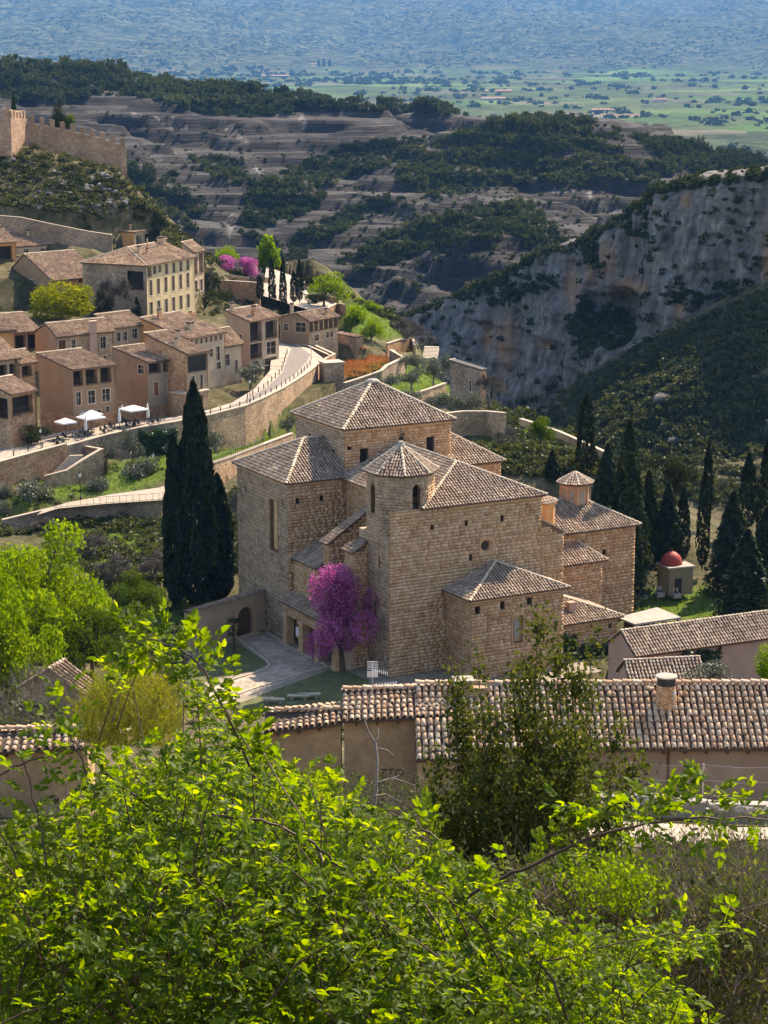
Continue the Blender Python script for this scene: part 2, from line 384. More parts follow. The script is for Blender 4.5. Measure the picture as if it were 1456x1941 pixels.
def PX(l): return [list(at_y(*t)) for t in l]
near_pts = []
for x in (-70, -25, 20, 70):
    for y, z in ((0, 67.3), (5, 65.5), (12, 62.2), (30, 55.6), (60, 45.3), (75, 40.5), (92, 34.8), (112, 28.5), (150, 17.0 + (3 if x < -20 else 0)), (190, 5.0 + (5 if x < -20 else 0))):
        near_pts.append([x * (0.4 if y < 20 else 1), y, z])
near_pts += [list(cw(*t)) for t in ((-18, 0, -.3), (-18, 14, -.1), (-8, 6, -.3), (-10, 30, -.2), (10, -8, -.3), (0, -9, -.3), (25, -8, .2), (45, 0, .6), (20, 20, -.3), (45, 20, .5), (8, 42, 2.2), (28, 42, 2.0), (-2, 35, .5))]
near_pts += PX([(330, 1110, 262), (150, 1080, 265), (250, 992, 296), (150, 1000, 294), (20, 1015, 288), (60, 1150, 245), (200, 935, 304), (290, 892, 313), (60, 935, 304), (30, 925, 306),
    (430, 880, 312), (450, 848, 333), (340, 852, 327), (400, 925, 300), (580, 822, 352), (250, 858, 322)])
near_pts += [[*at_y(*t)[:2], z] for t, z in (((10, 865, 316), 6.5), ((120, 835, 326), 7), ((220, 815, 336), 7.0), ((400, 785, 352), 7.2), ((500, 745, 368), 7.5), ((580, 700, 392), 8.0), ((540, 670, 410), 9.0))]
near_pts += PX([(100, 640, 380), (250, 605, 405), (50, 560, 420), (150, 525, 440), (330, 595, 428), (420, 545, 450), (600, 585, 462), (540, 570, 476), (640, 530, 500), (560, 520, 505), (440, 520, 480),
    (0, 270, 482), (120, 300, 484), (235, 335, 482), (0, 405, 456), (120, 420, 458), (210, 440, 458), (60, 340, 468), (250, 420, 462),
    (700, 690, 400), (800, 702, 398), (670, 605, 440), (720, 580, 468), (770, 620, 466), (850, 745, 370), (960, 780, 350), (870, 825, 322), (950, 858, 306), (1050, 848, 302), (1150, 890, 292),
    (1250, 970, 298), (1310, 1010, 290), (1260, 1160, 256), (1350, 1150, 260), (1456, 1110, 270), (1400, 1010, 290),
    (1456, 570, 545), (1320, 610, 570), (1240, 640, 585), (1180, 690, 595), (1100, 720, 610), (1000, 800, 628), (1456, 700, 520), (1300, 730, 525), (1200, 780, 530), (1100, 820, 545), (1456, 850, 495), (1300, 885, 470), (1200, 905, 460), (1560, 560, 530), (1600, 700, 510)])
near_pts += [[70, 350, -22], [50, 410, -34], [30, 470, -40], [0, 520, -42], [20, 600, -55], [-20, 570, -38], [-60, 640, -34], [-130, 640, -5], [-135, 540, 38], [-150, 300, 12], [-150, 400, 26], [-150, 470, 47], [-70, 200, 9], [-48, 500, 12], [-40, 540, -20], [125, 350, -18], [150, 430, -26], [205, 530, 4]]
near_f = RBF(near_pts, 2.0)
near = Height(-150, 215, -4, 640, 1.25)
near.Z = near_f(near.X, near.Y)
_lu = (near.X - O[0]) * U[0] + (near.Y - O[1]) * U[1]; _lv = (near.X - O[0]) * W[0] + (near.Y - O[1]) * W[1]
_flat = sstep(-24, -17, _lu) * (1 - sstep(44, 52, _lu)) * sstep(-14, -8.5, _lv) * (1 - sstep(34, 42, _lv))
_n = fbm(near.X / 9, near.Y / 9, seed=3, octv=4)
_rough = sstep(440, 470, near.Y) * 1.6 + 0.45 + sstep(60, 120, near.X) * 1.4
_rough = _rough * sstep(6, 60, near.Y)
near.Z = near.Z + _n * _rough
near.Z = near.Z * (1 - _flat) + (-0.06) * _flat
# keep the land below the sight lines to the foot of walls and houses, and under roads
def _rowslope(py): r = rays(CX, py); return r[..., 2] / r[..., 1]
def clamp(runs, R=40.0, soft=14.0):
    px, _ = project(np.stack([near.X, near.Y, near.Z], -1))
    a = np.array(runs, float); yb = np.interp(px, a[:, 0], a[:, 1]); Yw = np.interp(px, a[:, 0], a[:, 2])
    out = np.maximum(a[0, 0] - px, px - a[-1, 0]); lim = CAMZ + _rowslope(yb) * near.Y + np.clip(out, 0, None) * 0.25 + np.clip(Yw - R - near.Y, 0, None) * 0.4
    m = (near.Y < Yw + 0.6) & (near.Y > Yw - R - 30) & (out < soft * 4)
    near.Z = np.where(m, np.minimum(near.Z, lim), near.Z)
for r_, R_ in (([(-20, 932, 305), (84, 930, 313), (195, 917, 322)], 14), ([(195, 872, 330), (330, 868, 336)], 14), ([(330, 866, 335), (465, 851, 348), (560, 820, 365), (650, 815, 385)], 20),
        ([(5, 1012, 293), (103, 992, 297), (306, 982, 300), (325, 975, 302)], 20), ([(400, 926, 309), (556, 880, 344)], 12), ([(-30, 505, 436), (30, 505, 436)], 60), ([(-30, 590, 426), (192, 590, 432)], 60), ([(240, 602, 411), (368, 596, 440), (390, 590, 445)], 60),
        ([(-30, 482, 449), (125, 480, 455)], 40), ([(190, 482, 461), (295, 475, 470)], 40), ([(-20, 450, 457), (110, 462, 459), (214, 478, 460)], 20), ([(-30, 270, 472), (52, 272, 485), (240, 330, 488)], 14), ([(518, 660, 411), (645, 674, 411)], 30),
        ([(383, 560, 462), (500, 590, 458)], 20), ([(497, 602, 455), (650, 602, 455)], 30), ([(655, 748, 372), (724, 732, 378), (770, 714, 392)], 16), ([(790, 768, 358), (850, 758, 366)], 10), ([(845, 842, 318), (958, 838, 318)], 20), ([(853, 782, 350), (925, 782, 350)], 14),
        ([(985, 812, 317), (1060, 838, 307), (1156, 888, 287)], 14), ([(1060, 1300, 232), (1200, 1290, 238)], 10), ([(1195, 1300, 214), (1456, 1300, 214)], 30), ([(610, 660, 436), (655, 655, 440)], 10), ([(637, 690, 420), (690, 690, 420)], 12)):
    clamp(r_, R_)
def under(A, B, drop=.45):
    """push the land below a strip of paving"""
    A = np.asarray(A); B = np.asarray(B)
    for i in range(len(A) - 1):
        quad = [tuple(A[i][:2]), tuple(A[i+1][:2]), tuple(B[i+1][:2]), tuple(B[i][:2])]
        c = np.mean([A[i], A[i+1], B[i], B[i+1]], 0); quad = [tuple(c[:2] + (np.array(q) - c[:2]) * 1.25) for q in quad]
        m = in_poly(near.X, near.Y, quad); near.Z = np.where(m, np.minimum(near.Z, min(A[i][2], A[i+1][2], B[i][2], B[i+1][2]) - drop), near.Z)
ZR = lambda px: np.interp(px, [0, 130, 330, 470, 540, 612], [8.4, 9.2, 9.9, 10.2, 10.5, 11.0])
front = [(-20, 886), (60, 864), (127, 846), (200, 826), (262, 812), (330, 801), (400, 787), (465, 770), (500, 755), (540, 735), (575, 713), (606, 690)]
back = [(-20, 858), (40, 838), (75, 826), (130, 817), (200, 806), (270, 797), (335, 789), (395, 777), (440, 763), (482, 737), (512, 702), (516, 655)]
front2 = front + [(612, 678), (590, 662), (560, 652)]; back2 = back + [(517, 652), (518, 650), (519, 648)]
FP = np.array([at_z(x, y, ZR(x)) for x, y in front2])
_bz = np.array([ZR(x) for x, y in back2]); _bz[9:] = [10.6, 10.9, 11.3, 11.35, 11.4, 11.45]
BP = np.array([at_z(x, y, z) for (x, y), z in zip(back2, _bz)])
GPF = np.array([at_z(70, 978, 4.2), at_z(110, 966, 4.75), at_z(200, 957, 5.0), at_z(306, 950, 5.2), at_z(318, 942, 5.3)]) + K * .15
GPB = np.array([at_z(80, 972, 4.35), at_z(125, 957, 4.85), at_z(210, 941, 5.15), at_z(302, 928, 5.5), at_z(326, 920, 5.8)]) + K * .3
SQ = np.array([at_z(497, 560, 14.5), at_z(600, 592, 12.5), at_z(650, 572, 12.7), at_z(575, 530, 14.5), at_z(505, 505, 17.0)])
under(FP, BP); under([at_z(84, 902, 5.3), at_z(193, 853, 8.0) - K * 2.7], [at_z(40, 872, 8.6), at_z(140, 846, 9.2)], .5); under(GPF, GPB); under(SQ[[0, 4]], SQ[[1, 3]]); under(SQ[[1, 3]], SQ[[2, 2]])
_ppx, _ppy = project(np.stack([near.X, near.Y, near.Z], -1))
grass = np.zeros_like(near.Z)
for poly in ([(560, 800), (440, 830), (330, 880), (335, 900), (450, 870), (560, 825)], [(195, 880), (330, 860), (330, 905), (190, 950)], [(0, 960), (60, 930), (190, 900), (190, 935), (80, 960), (0, 985)],
             [(1200, 1120), (1360, 1110), (1380, 1175), (1200, 1180)], [(700, 690), (860, 680), (860, 760), (700, 760)], [(640, 570), (760, 570), (760, 640), (640, 640)], [(90, 990), (330, 980), (330, 1100), (110, 1080)],
             [(240, 1130), (360, 1130), (360, 1240), (240, 1240)], [(860, 860), (1010, 840), (1010, 880), (870, 890)], [(930, 800), (1060, 800), (1060, 850), (930, 850)]):
    grass = np.maximum(grass, in_poly(_ppx, _ppy, poly) * 1.0)
for _ in range(2):
    g2 = grass.copy(); g2[1:-1, 1:-1] = (grass[1:-1, 1:-1] * 2 + grass[:-2, 1:-1] + grass[2:, 1:-1] + grass[1:-1, :-2] + grass[1:-1, 2:]) / 6; grass = g2

def ground_mat():
    m, nt, b = _new('hillside_ground'); v = _vec(nt)
    n1 = _noise(nt, v, 0.16, 7, 0.7, 0.3); r1 = _ramp(nt, [(0.03, 0.034, 0.015), (0.065, 0.062, 0.03), (0.125, 0.105, 0.062), (0.18, 0.15, 0.10)], [0.3, 0.45, 0.6, 0.78]); nt.links.new(n1.outputs[0], r1.inputs[0])
    n2 = _noise(nt, v, 1.1, 6, 0.7); r2 = _ramp(nt, [(0.55,) * 3, (1.35,) * 3], [0.3, 0.7]); nt.links.new(n2.outputs[0], r2.inputs[0])
    c = _mix(nt, r1.outputs[0], r2.outputs[0], 1.0, 'MULTIPLY')
    n3 = _noise(nt, v, 0.7, 6, 0.7); r3 = _ramp(nt, [(0.035, 0.07, 0.01), (0.07, 0.12, 0.015), (0.12, 0.155, 0.028)], [0.35, 0.5, 0.7]); nt.links.new(n3.outputs[0], r3.inputs[0])
    at = nt.nodes.new('ShaderNodeAttribute'); at.attribute_name = 'grass'
    gf = _math(nt, 'MULTIPLY', at.outputs['Fac'], _math(nt, 'ADD', _math(nt, 'MULTIPLY', n2.outputs[0], 1.2), 0.3), True)
    c = _mix(nt, c, r3.outputs[0], gf)
    nt.links.new(c, b.inputs['Base Color']); _bump(nt, b, n2.outputs[0], 0.6, 0.4); b.inputs['Roughness'].default_value = 1
    b.inputs['Specular IOR Level'].default_value = 0.05
    return m
M['ground'] = ground_mat()
tag(obj('ground', near.mesh('ground', M['ground'], {'grass': grass.ravel()})), kind='structure')

# --- the hills across the valley
mid_pts = PX([(-60, 110, 1350), (0, 112, 1380), (120, 112, 1420), (230, 142, 1470), (330, 168, 1500), (450, 172, 1510), (560, 172, 1500), (720, 190, 1450), (880, 212, 1360),
    (60, 190, 1250), (200, 225, 1270), (330, 250, 1240), (450, 290, 1190), (300, 330, 1110), (560, 240, 1290), (640, 280, 1220), (500, 340, 1120), (470, 400, 1030), (440, 470, 940), (350, 420, 990), (300, 500, 880), (250, 400, 1020),
    (620, 420, 960), (560, 500, 860), (700, 480, 880), (640, 570, 770), (740, 590, 750), (800, 450, 890), (760, 330, 1120), (520, 560, 800),
    (900, 240, 1250), (1000, 222, 1230), (1070, 212, 1210), (1150, 243, 1190), (1250, 287, 1170), (1330, 332, 1150), (1000, 300, 1120), (900, 330, 1070), (1100, 330, 1090), (1180, 370, 1020), (850, 400, 990), (1000, 420, 930),
    (1100, 430, 905), (900, 480, 860), (820, 540, 800), (700, 585, 770), (1450, 370, 1150), (1450, 345, 1400), (1300, 330, 1400)])
mid_pts += [[x, y, z] for x, y, z in ((-500, 1900, 0), (-200, 1900, -20), (0, 1900, -35), (200, 1900, -60), (520, 1900, -70), (-500, 1500, 70), (-500, 1200, 50), (-500, 800, 25), (-300, 700, 5), (-200, 600, -10), (-80, 620, -40), (0, 620, -58), (120, 640, -60), (250, 700, -40), (400, 800, -40), (520, 1000, -40), (520, 1400, -50), (250, 560, -60), (520, 560, -20), (-520, 560, 30), (60, 1650, -25), (250, 1500, -40), (-200, 1700, 5), (-350, 1750, 20))]
mid_f = RBF(mid_pts, 1.0)
mid = Height(-525, 525, 560, 1900, 2.3)
mid.Z = mid_f(mid.X, mid.Y)
n1 = fbm(mid.X / 120, mid.Y / 120, seed=11, octv=5); n2 = fbm(mid.X / 26, mid.Y / 26, seed=12, octv=4)
ridge = 1 - np.abs(fbm(mid.X / 90 + 0.5 * n1, mid.Y / 150, seed=15, octv=3)) * 2
gul = np.abs(fbm(mid.X / 130 + mid.Y / 400 + .6 * n1, mid.Y / 230, seed=16, octv=4)); n0 = fbm(mid.X / 210, mid.Y / 210, seed=17, octv=2); mid.Z += n0 * 12 * sstep(600, 760, mid.Y) * (1 - sstep(1300, 1480, mid.Y)) + n1 * 9 + n2 * 2.6 + ridge * 4 - 17 * np.clip(.3 - gul, 0, 1) / .3 * sstep(560, 700, mid.Y)
for hstep, amt in ((8.5, 0.6), (2.6, 0.75)):                      # rock strata: ledges with steep risers
    q = mid.Z / hstep + n2 * 0.35 + mid.X * 0.004
    fr = q - np.floor(q); st = np.floor(q) + sstep(0.5, 0.85, fr)
    mid.Z = mid.Z + (st - q) * hstep * amt
def rock_mat():
    m, nt, b = _new('layered_conglomerate_rock'); v = _vec(nt)
    n1 = _noise(nt, v, 0.02, 6, 0.65); r1 = _ramp(nt, [(0.028, 0.026, 0.026), (0.046, 0.043, 0.041), (0.072, 0.067, 0.062)], [0.3, 0.5, 0.72]); nt.links.new(n1.outputs[0], r1.inputs[0])
    vs = _vec(nt, (0.03, 0.03, 1.0)); n2 = _noise(nt, vs, 0.9, 7, 0.7, 0.5); r2 = _ramp(nt, [(0.45,) * 3, (1.0,) * 3, (1.45,) * 3], [0.32, 0.5, 0.7]); nt.links.new(n2.outputs[0], r2.inputs[0])
    c = _mix(nt, r1.outputs[0], r2.outputs[0], 1.0, 'MULTIPLY')
    n3 = _noise(nt, v, 0.09, 7, 0.75); r3 = _ramp(nt, [(0, 0, 0), (1, 1, 1)], [0.55, 0.66]); nt.links.new(n3.outputs[0], r3.inputs[0])
    c = _mix(nt, c, (0.075, 0.075, 0.04), _math(nt, 'MULTIPLY', r3.outputs[0], 0.6))
    at = nt.nodes.new('ShaderNodeAttribute'); at.attribute_name = 'wash'
    nw = _noise(nt, _vec(nt, (0.25, 0.06, 0.4)), 1.0, 5, 0.7); rw = _ramp(nt, [(0, 0, 0), (1, 1, 1)], [0.42, 0.62]); nt.links.new(nw.outputs[0], rw.inputs[0])
    c = _mix(nt, c, (0.30, 0.285, 0.265), _math(nt, 'MULTIPLY', at.outputs['Fac'], rw.outputs[0], True))
    nt.links.new(c, b.inputs['Base Color']); _bump(nt, b, n2.outputs[0], 1.0, 4.5); b.inputs['Roughness'].default_value = 0.95
    b.inputs['Specular IOR Level'].default_value = 0.1
    return m
M['rock'] = rock_mat()
_mx, _my = project(np.stack([mid.X, mid.Y, mid.Z], -1))
wash = np.zeros_like(mid.Z)
for pl, wd in (([(415, 232), (440, 248), (470, 272)], 6), ([(485, 318), (498, 330)], 5), ([(432, 405), (455, 418)], 5), ([(440, 430), (437, 450)], 4), ([(295, 222), (330, 250)], 4), ([(250, 215), (300, 225)], 4), ([(1118, 370), (1168, 404)], 8), ([(1040, 362), (1130, 365)], 3), ([(570, 220), (578, 240)], 8), ([(330, 222), (350, 245)], 4)):
    for (x1, y1), (x2, y2) in zip(pl[:-1], pl[1:]):
        t = np.clip(((_mx - x1) * (x2 - x1) + (_my - y1) * (y2 - y1)) / ((x2 - x1) ** 2 + (y2 - y1) ** 2), 0, 1)
        d = np.hypot(_mx - x1 - t * (x2 - x1), _my - y1 - t * (y2 - y1)); wash = np.maximum(wash, np.clip(1.3 - d / (wd * .6), 0, 1))
tag(obj('hills', mid.mesh('hills', M['rock'], {'wash': wash.ravel()}, keep=~((mid.Y < 632) & (mid.X > -145) & (mid.X < 208)))), kind='structure')

# --- the plain and the far sierra
far_ys = np.concatenate([np.linspace(1880, 5000, 70), np.linspace(5060, 12000, 150)[1:], np.linspace(12050, 20000, 110)])
far_xs = np.linspace(-4200, 4200, 330)
FX, FY = np.meshgrid(far_xs, far_ys)
def far_h(x, y):
    start = np.where(x < 0, -20 - 15 * sstep(-300, 0, x), -35 - 35 * sstep(0, 250, x))
    base = start + (-104 - start) * sstep(1880, 3300, y) + fbm(x / 700, y / 700, seed=20, octv=3) * 5 * sstep(1900, 3000, y)
    foot = 9300 + 900 * fbm(x / 1500, x * 0 + 3.3, seed=22, octv=3) - 500 * sstep(-200, -2500, x)
    t = np.clip((y - foot) / 9000, 0, 2)
    rd = 1 - np.abs(fbm(x / 1300 + 0.2 * fbm(x / 600, y / 600, seed=31, octv=2), y / 2300, seed=25, octv=5))
    return base + (t ** 1.05) * 620 + rd * 260 * sstep(0.0, 0.35, t) - 190 * sstep(0.0, 0.35, t) + fbm(x / 320, y / 420, seed=27, octv=4) * 40 * sstep(0, 0.12, t)
FZ = far_h(FX, FY)
def plain_mat():
    m, nt, b = _new('farmland_and_wooded_sierra')
    tc = nt.nodes.new('ShaderNodeTexCoord'); mp = nt.nodes.new('ShaderNodeMapping'); nt.links.new(tc.outputs['Object'], mp.inputs['Vector'])
    mp.inputs['Scale'].default_value = (1 / 190, 1 / 260, 0); mp.inputs['Rotation'].default_value = (0, 0, 0.25)
    vo = nt.nodes.new('ShaderNodeTexVoronoi'); vo.distance = 'CHEBYCHEV'; vo.inputs['Randomness'].default_value = 0.85; vo.inputs['Scale'].default_value = 1; nt.links.new(mp.outputs[0], vo.inputs['Vector'])
    sep = nt.nodes.new('ShaderNodeSeparateColor'); nt.links.new(vo.outputs['Color'], sep.inputs[0])
    fields = _ramp(nt, [(0.075, 0.13, 0.035), (0.10, 0.165, 0.045), (0.05, 0.065, 0.03), (0.125, 0.18, 0.06), (0.04, 0.055, 0.025), (0.07, 0.12, 0.035), (0.17, 0.145, 0.10), (0.045, 0.065, 0.03)], interp='CONSTANT'); nt.links.new(sep.outputs[0], fields.inputs[0])
    v = _vec(nt)
    n0 = _noise(nt, v, 0.0016, 5, 0.65); rr = _ramp(nt, [(0, 0, 0), (1, 1, 1)], [0.38, 0.52]); nt.links.new(n0.outputs[0], rr.inputs[0])
    n1 = _noise(nt, v, 0.02, 9, 0.85); scrub = _ramp(nt, [(0.012, 0.018, 0.009), (0.035, 0.042, 0.02), (0.10, 0.105, 0.055), (0.22, 0.21, 0.12)], [0.36, 0.48, 0.56, 0.7]); nt.links.new(n1.outputs[0], scrub.inputs[0])
    sx = nt.nodes.new('ShaderNodeSeparateXYZ'); nt.links.new(tc.outputs['Object'], sx.inputs[0])
    hi = nt.nodes.new('ShaderNodeMapRange'); hi.inputs[1].default_value = -99; hi.inputs[2].default_value = -80; nt.links.new(sx.outputs[2], hi.inputs[0])
    nearw = nt.nodes.new('ShaderNodeMapRange'); nearw.inputs[1].default_value = 3500; nearw.inputs[2].default_value = 2600; nt.links.new(sx.outputs[1], nearw.inputs[0])
    f = _math(nt, 'MAXIMUM', _math(nt, 'MAXIMUM', hi.outputs[0], nearw.outputs[0]), _math(nt, 'MULTIPLY', rr.outputs[0], 0.75))
    c = _mix(nt, fields.outputs[0], scrub.outputs[0], f)
    nt.links.new(c, b.inputs['Base Color']); b.inputs['Roughness'].default_value = 1.0; b.inputs['Specular IOR Level'].default_value = 0.0
    _bump(nt, b, n1.outputs[0], 0.6, 6.0)
    return m
ny, nx = FX.shape; idx = np.arange(ny * nx).reshape(ny, nx)
Q = np.stack([idx[:-1, :-1], idx[:-1, 1:], idx[1:, 1:], idx[1:, :-1]], -1).reshape(-1, 4)
tag(obj('terrain', arr_mesh('terrain', np.stack([FX, FY, FZ], -1).reshape(-1, 3), [Q], [plain_mat()], True)), kind='structure')

# --- the limestone cliff on the right
TOP = [(740, 612, 790), (770, 600, 775), (850, 566, 745), (960, 514, 705), (1030, 476, 685), (1110, 451, 665), (1180, 412, 645), (1250, 356, 625), (1330, 340, 605), (1400, 334, 588), (1456, 326, 575), (1600, 300, 550), (1700, 330, 540)]
BOT = [(740, 640, 770), (770, 655, 755), (850, 705, 720), (960, 775, 675), (1010, 790, 655), (1050, 755, 645), (1110, 712, 630), (1180, 690, 612), (1240, 650, 600), (1320, 610, 585), (1456, 565, 560), (1600, 520, 535), (1700, 500, 525)]
def curve(ctrl, xs):
    c = np.array(ctrl, float); return at_y(xs, np.interp(xs, c[:, 0], c[:, 1]), np.interp(xs, c[:, 0], c[:, 2]))
nu, nv = 330, 130
cxs = np.linspace(740, 1700, nu)
Tp = curve(TOP, cxs); Bp = curve(BOT, cxs) - np.array([0, 0, 6.0])
t = np.linspace(0, 1, nv)[:, None, None]
CL = Bp[None] * (1 - t) + Tp[None] * t
nrm = np.array([-0.42, -0.9, 0.0])
ccx, ccy = project(CL)
a = CL[..., 0] * 0.9 - CL[..., 1] * 0.42; zz = CL[..., 2]
disp = fbm(a / 26, zz / 60, seed=40, octv=3) * 8 + (1 - np.abs(fbm(a / 13, zz / 60, seed=41, octv=4)) * 2) * 5.0 + fbm(a / 5, zz / 7, seed=42, octv=4) * 2.6 + (1 - np.abs(fbm(a / 24, zz / 5, seed=44, octv=3)) * 2) * 1.6
edge = sstep(0, 0.12, t[..., 0]) * (1 - 0.6 * sstep(0.9, 1.0, t[..., 0]))
cave = np.exp(-(((ccx - 1172) / 46) ** 2 + ((ccy - 600) / 44) ** 2) ** 1.6) * 15
cave += np.exp(-(((ccx - 1110) / 24) ** 2 + ((ccy - 480) / 40) ** 2) ** 1.5) * 5
CL = CL + nrm * (disp * edge - cave)[..., None]
back = [Tp + np.array([10, 22, 1.0]), Tp + np.array([40, 70, 0.0]), Tp + np.array([90, 150, -14.0]), Tp + np.array([130, 240, -60.0])]
rows = [CL.reshape(nv, nu, 3)]
for k_, bk in enumerate(back):
    bk = bk.copy(); bk[:, 2] += fbm(bk[:, 0] / 12, bk[:, 1] / 12, seed=45 + k_, octv=3) * 2; rows.append(bk[None])
CL = np.concatenate(rows, 0); nvv = CL.shape[0]
idx = np.arange(nvv * nu).reshape(nvv, nu); Q = np.stack([idx[:-1, :-1], idx[:-1, 1:], idx[1:, 1:], idx[1:, :-1]], -1).reshape(-1, 4)
och = np.zeros((nvv, nu)); ccx, ccy = project(CL)
for x0, y0, rx, ry in ((958, 650, 22, 52), (1150, 490, 16, 30), (1300, 380, 10, 16), (1085, 540, 14, 40), (925, 640, 12, 30), (1285, 580, 10, 30), (1455, 500, 10, 70), (1215, 545, 14, 12), (1035, 655, 12, 8), (1190, 540, 20, 16), (1120, 520, 12, 18)):
    och = np.maximum(och, np.exp(-(((ccx - x0) / rx) ** 2 + ((ccy - y0) / ry) ** 2) ** 1.2))
def cliff_mat():
    m, nt, b = _new('grey_limestone_cliff'); v = _vec(nt)
    vs = _vec(nt, (0.28, 0.28, 0.035)); n1 = _noise(nt, vs, 1.0, 8, 0.7, 0.3); r1 = _ramp(nt, [(0.05, 0.047, 0.045), (0.16, 0.15, 0.14), (0.30, 0.28, 0.255)], [0.3, 0.5, 0.72]); nt.links.new(n1.outputs[0], r1.inputs[0])
    n2 = _noise(nt, v, 0.35, 7, 0.75); r2 = _ramp(nt, [(0.5,) * 3, (1.35,) * 3], [0.34, 0.66]); nt.links.new(n2.outputs[0], r2.inputs[0])
    c = _mix(nt, r1.outputs[0], r2.outputs[0], 1.0, 'MULTIPLY')
    at = nt.nodes.new('ShaderNodeAttribute'); at.attribute_name = 'ochre'
    c = _mix(nt, c, (0.34, 0.185, 0.085), _math(nt, 'MULTIPLY', at.outputs['Fac'], _math(nt, 'ADD', _math(nt, 'MULTIPLY', n1.outputs[0], 1.8), -0.25), True))
    nt.links.new(c, b.inputs['Base Color']); _bump(nt, b, n2.outputs[0], 1.0, 1.2); b.inputs['Specular IOR Level'].default_value = 0.1
    return m
M['cliff'] = cliff_mat()
tag(obj('cliff', arr_mesh('cliff', CL.reshape(-1, 3), [Q], [M['cliff']], True, {'ochre': och.ravel()})), kind='structure')

# --- where a photograph pixel meets the land
def hit(px, py, y0=4.0, y1=None, grids=(near, mid)):
    px = np.atleast_1d(np.asarray(px, float)); py = np.atleast_1d(np.asarray(py, float))
    r = rays(px, py); Ys = np.concatenate([np.arange(max(y0, 4), 640, 1.0), np.arange(640, 1890, 2.5)])
    if y1: Ys = Ys[Ys <= y1]
    out = np.full((len(px), 3), np.nan)
    for i in range(0, len(px), 1500):
        rr = r[i:i+1500]; P = CAM + rr[:, None, :] * (Ys[None, :, None] / rr[:, None, 1:2])
        zt = np.full(P.shape[:2], -500.0)
        for g in grids:
            ins = g.inside(P[..., 0], P[..., 1]); zt = np.where(ins, np.maximum(zt, g(P[..., 0], P[..., 1])), zt)
        below = P[..., 2] < zt; below[:, :1] = False
        k = np.argmax(below, 1); ok = below[np.arange(len(k)), k]
        q = P[np.arange(len(k)), k]; q[:, 2] = zt[np.arange(len(k)), k]
        out[i:i+1500][ok] = q[ok]
    return out
def gz(x, y): return float(near(x, y))
# ------------------------------------------------------------------ roofs and walls
def unit(v): v = np.asarray(v, float); return v / (np.linalg.norm(v) + 1e-12)
class Tiles:
    """barrel tiles gathered into one mesh (or handed out one by one)"""
    def __init__(s): s.V = []; s.n = 0; s.F = []; s.list = []
    def add_many(s, P, e, sd, n, L, r0, r1, K_=5, lift=0.05, jit=0.02, keep=False):
        """P (m,3) lower end centres; e along eave, sd up the slope, n normal (unit vectors)"""
        m = len(P)
        if m == 0: return
        ang = np.linspace(math.pi, 0, K_)
        ca, sa = np.cos(ang), np.sin(ang)
        jr = 1 + RNG.normal(0, 0.06, m); jx = RNG.normal(0, jit, m); jl = RNG.normal(0, jit, m); yaw = RNG.normal(0, 0.03, m); jz = RNG.uniform(0, jit * 0.8, m)
        V = np.empty((m, 2 * K_, 3))
        for j, (rr, along, up) in enumerate(((r0, 0.0, lift), (r1, L, 0.0))):
            off = (along * yaw + jx)
            V[:, j*K_:(j+1)*K_] = (P[:, None] + e * (off[:, None] + (ca[None] * (rr * jr)[:, None]))[..., None]
                + n * ((sa[None] * (rr * jr * 0.85)[:, None]) + up + jz[:, None])[..., None] + sd * (along + jl)[:, None, None])
        if keep: s.list += [v for v in V]; return
        base = s.n + np.arange(m)[:, None, None] * (2 * K_)
        q = np.array([(k, k + 1, K_ + k + 1, K_ + k) for k in range(K_ - 1)])
        s.F.append((base + q[None]).reshape(-1, 4)); s.V.append(V.reshape(-1, 3)); s.n += m * 2 * K_
    def plane(s, poly, e, pitch=0.37, row=0.46, r=0.128, K_=5, lift=0.05, jit=0.02, keep=False, margin=0.02):
        """cover a roof plane: poly 3-D corners, first edge along the eave with direction e"""
        poly = np.asarray(poly, float); e = unit(e); n = None
        nn = np.cross(poly[1] - poly[0], poly[2] - poly[0]); n = unit(nn); n = n if n[2] > 0 else -n
        sd = unit(np.cross(n, e)); sd = sd if sd[2] > 0 else -sd
        o = poly[0]; q = np.stack([(poly - o) @ e, (poly - o) @ sd], 1)
        a0, a1 = q[:, 0].min(), q[:, 0].max(); b1 = q[:, 1].max(); b0 = q[:, 1].min()
        aa = np.arange(a0 + pitch / 2, a1, pitch); bb = np.arange(b0 - 0.06, b1, row)
        A, B = np.meshgrid(aa, bb)
        ins = in_poly(A, B + row * 0.45, [tuple(t) for t in q])
        A, B = A[ins], B[ins]
        P = o + e * A[:, None] + sd * B[:, None]
        s.add_many(P, e, sd, n, row * 1.12, r, r * 0.82, K_, lift, jit, keep)
    def ridge(s, p0, p1, r=0.17, L=0.5, K_=6):
        p0, p1 = np.asarray(p0, float), np.asarray(p1, float); d = p1 - p0; ln = np.linalg.norm(d); d = d / ln
        e = unit(np.cross(d, K)); n = unit(np.cross(e, d)); k = max(1, int(ln / L))
        P = p0 + d * (np.arange(k) * ln / k)[:, None] + K * 0.03
        s.add_many(P, e, d, n, ln / k * 1.15, r, r * 0.85, K_, 0.05, 0.01)
    def build(s, name, mat, parent, kind='stuff'):
        if not s.V: return None
        return obj(name, arr_mesh(name, np.concatenate(s.V), [np.concatenate(s.F)], [mat], True), parent, kind)

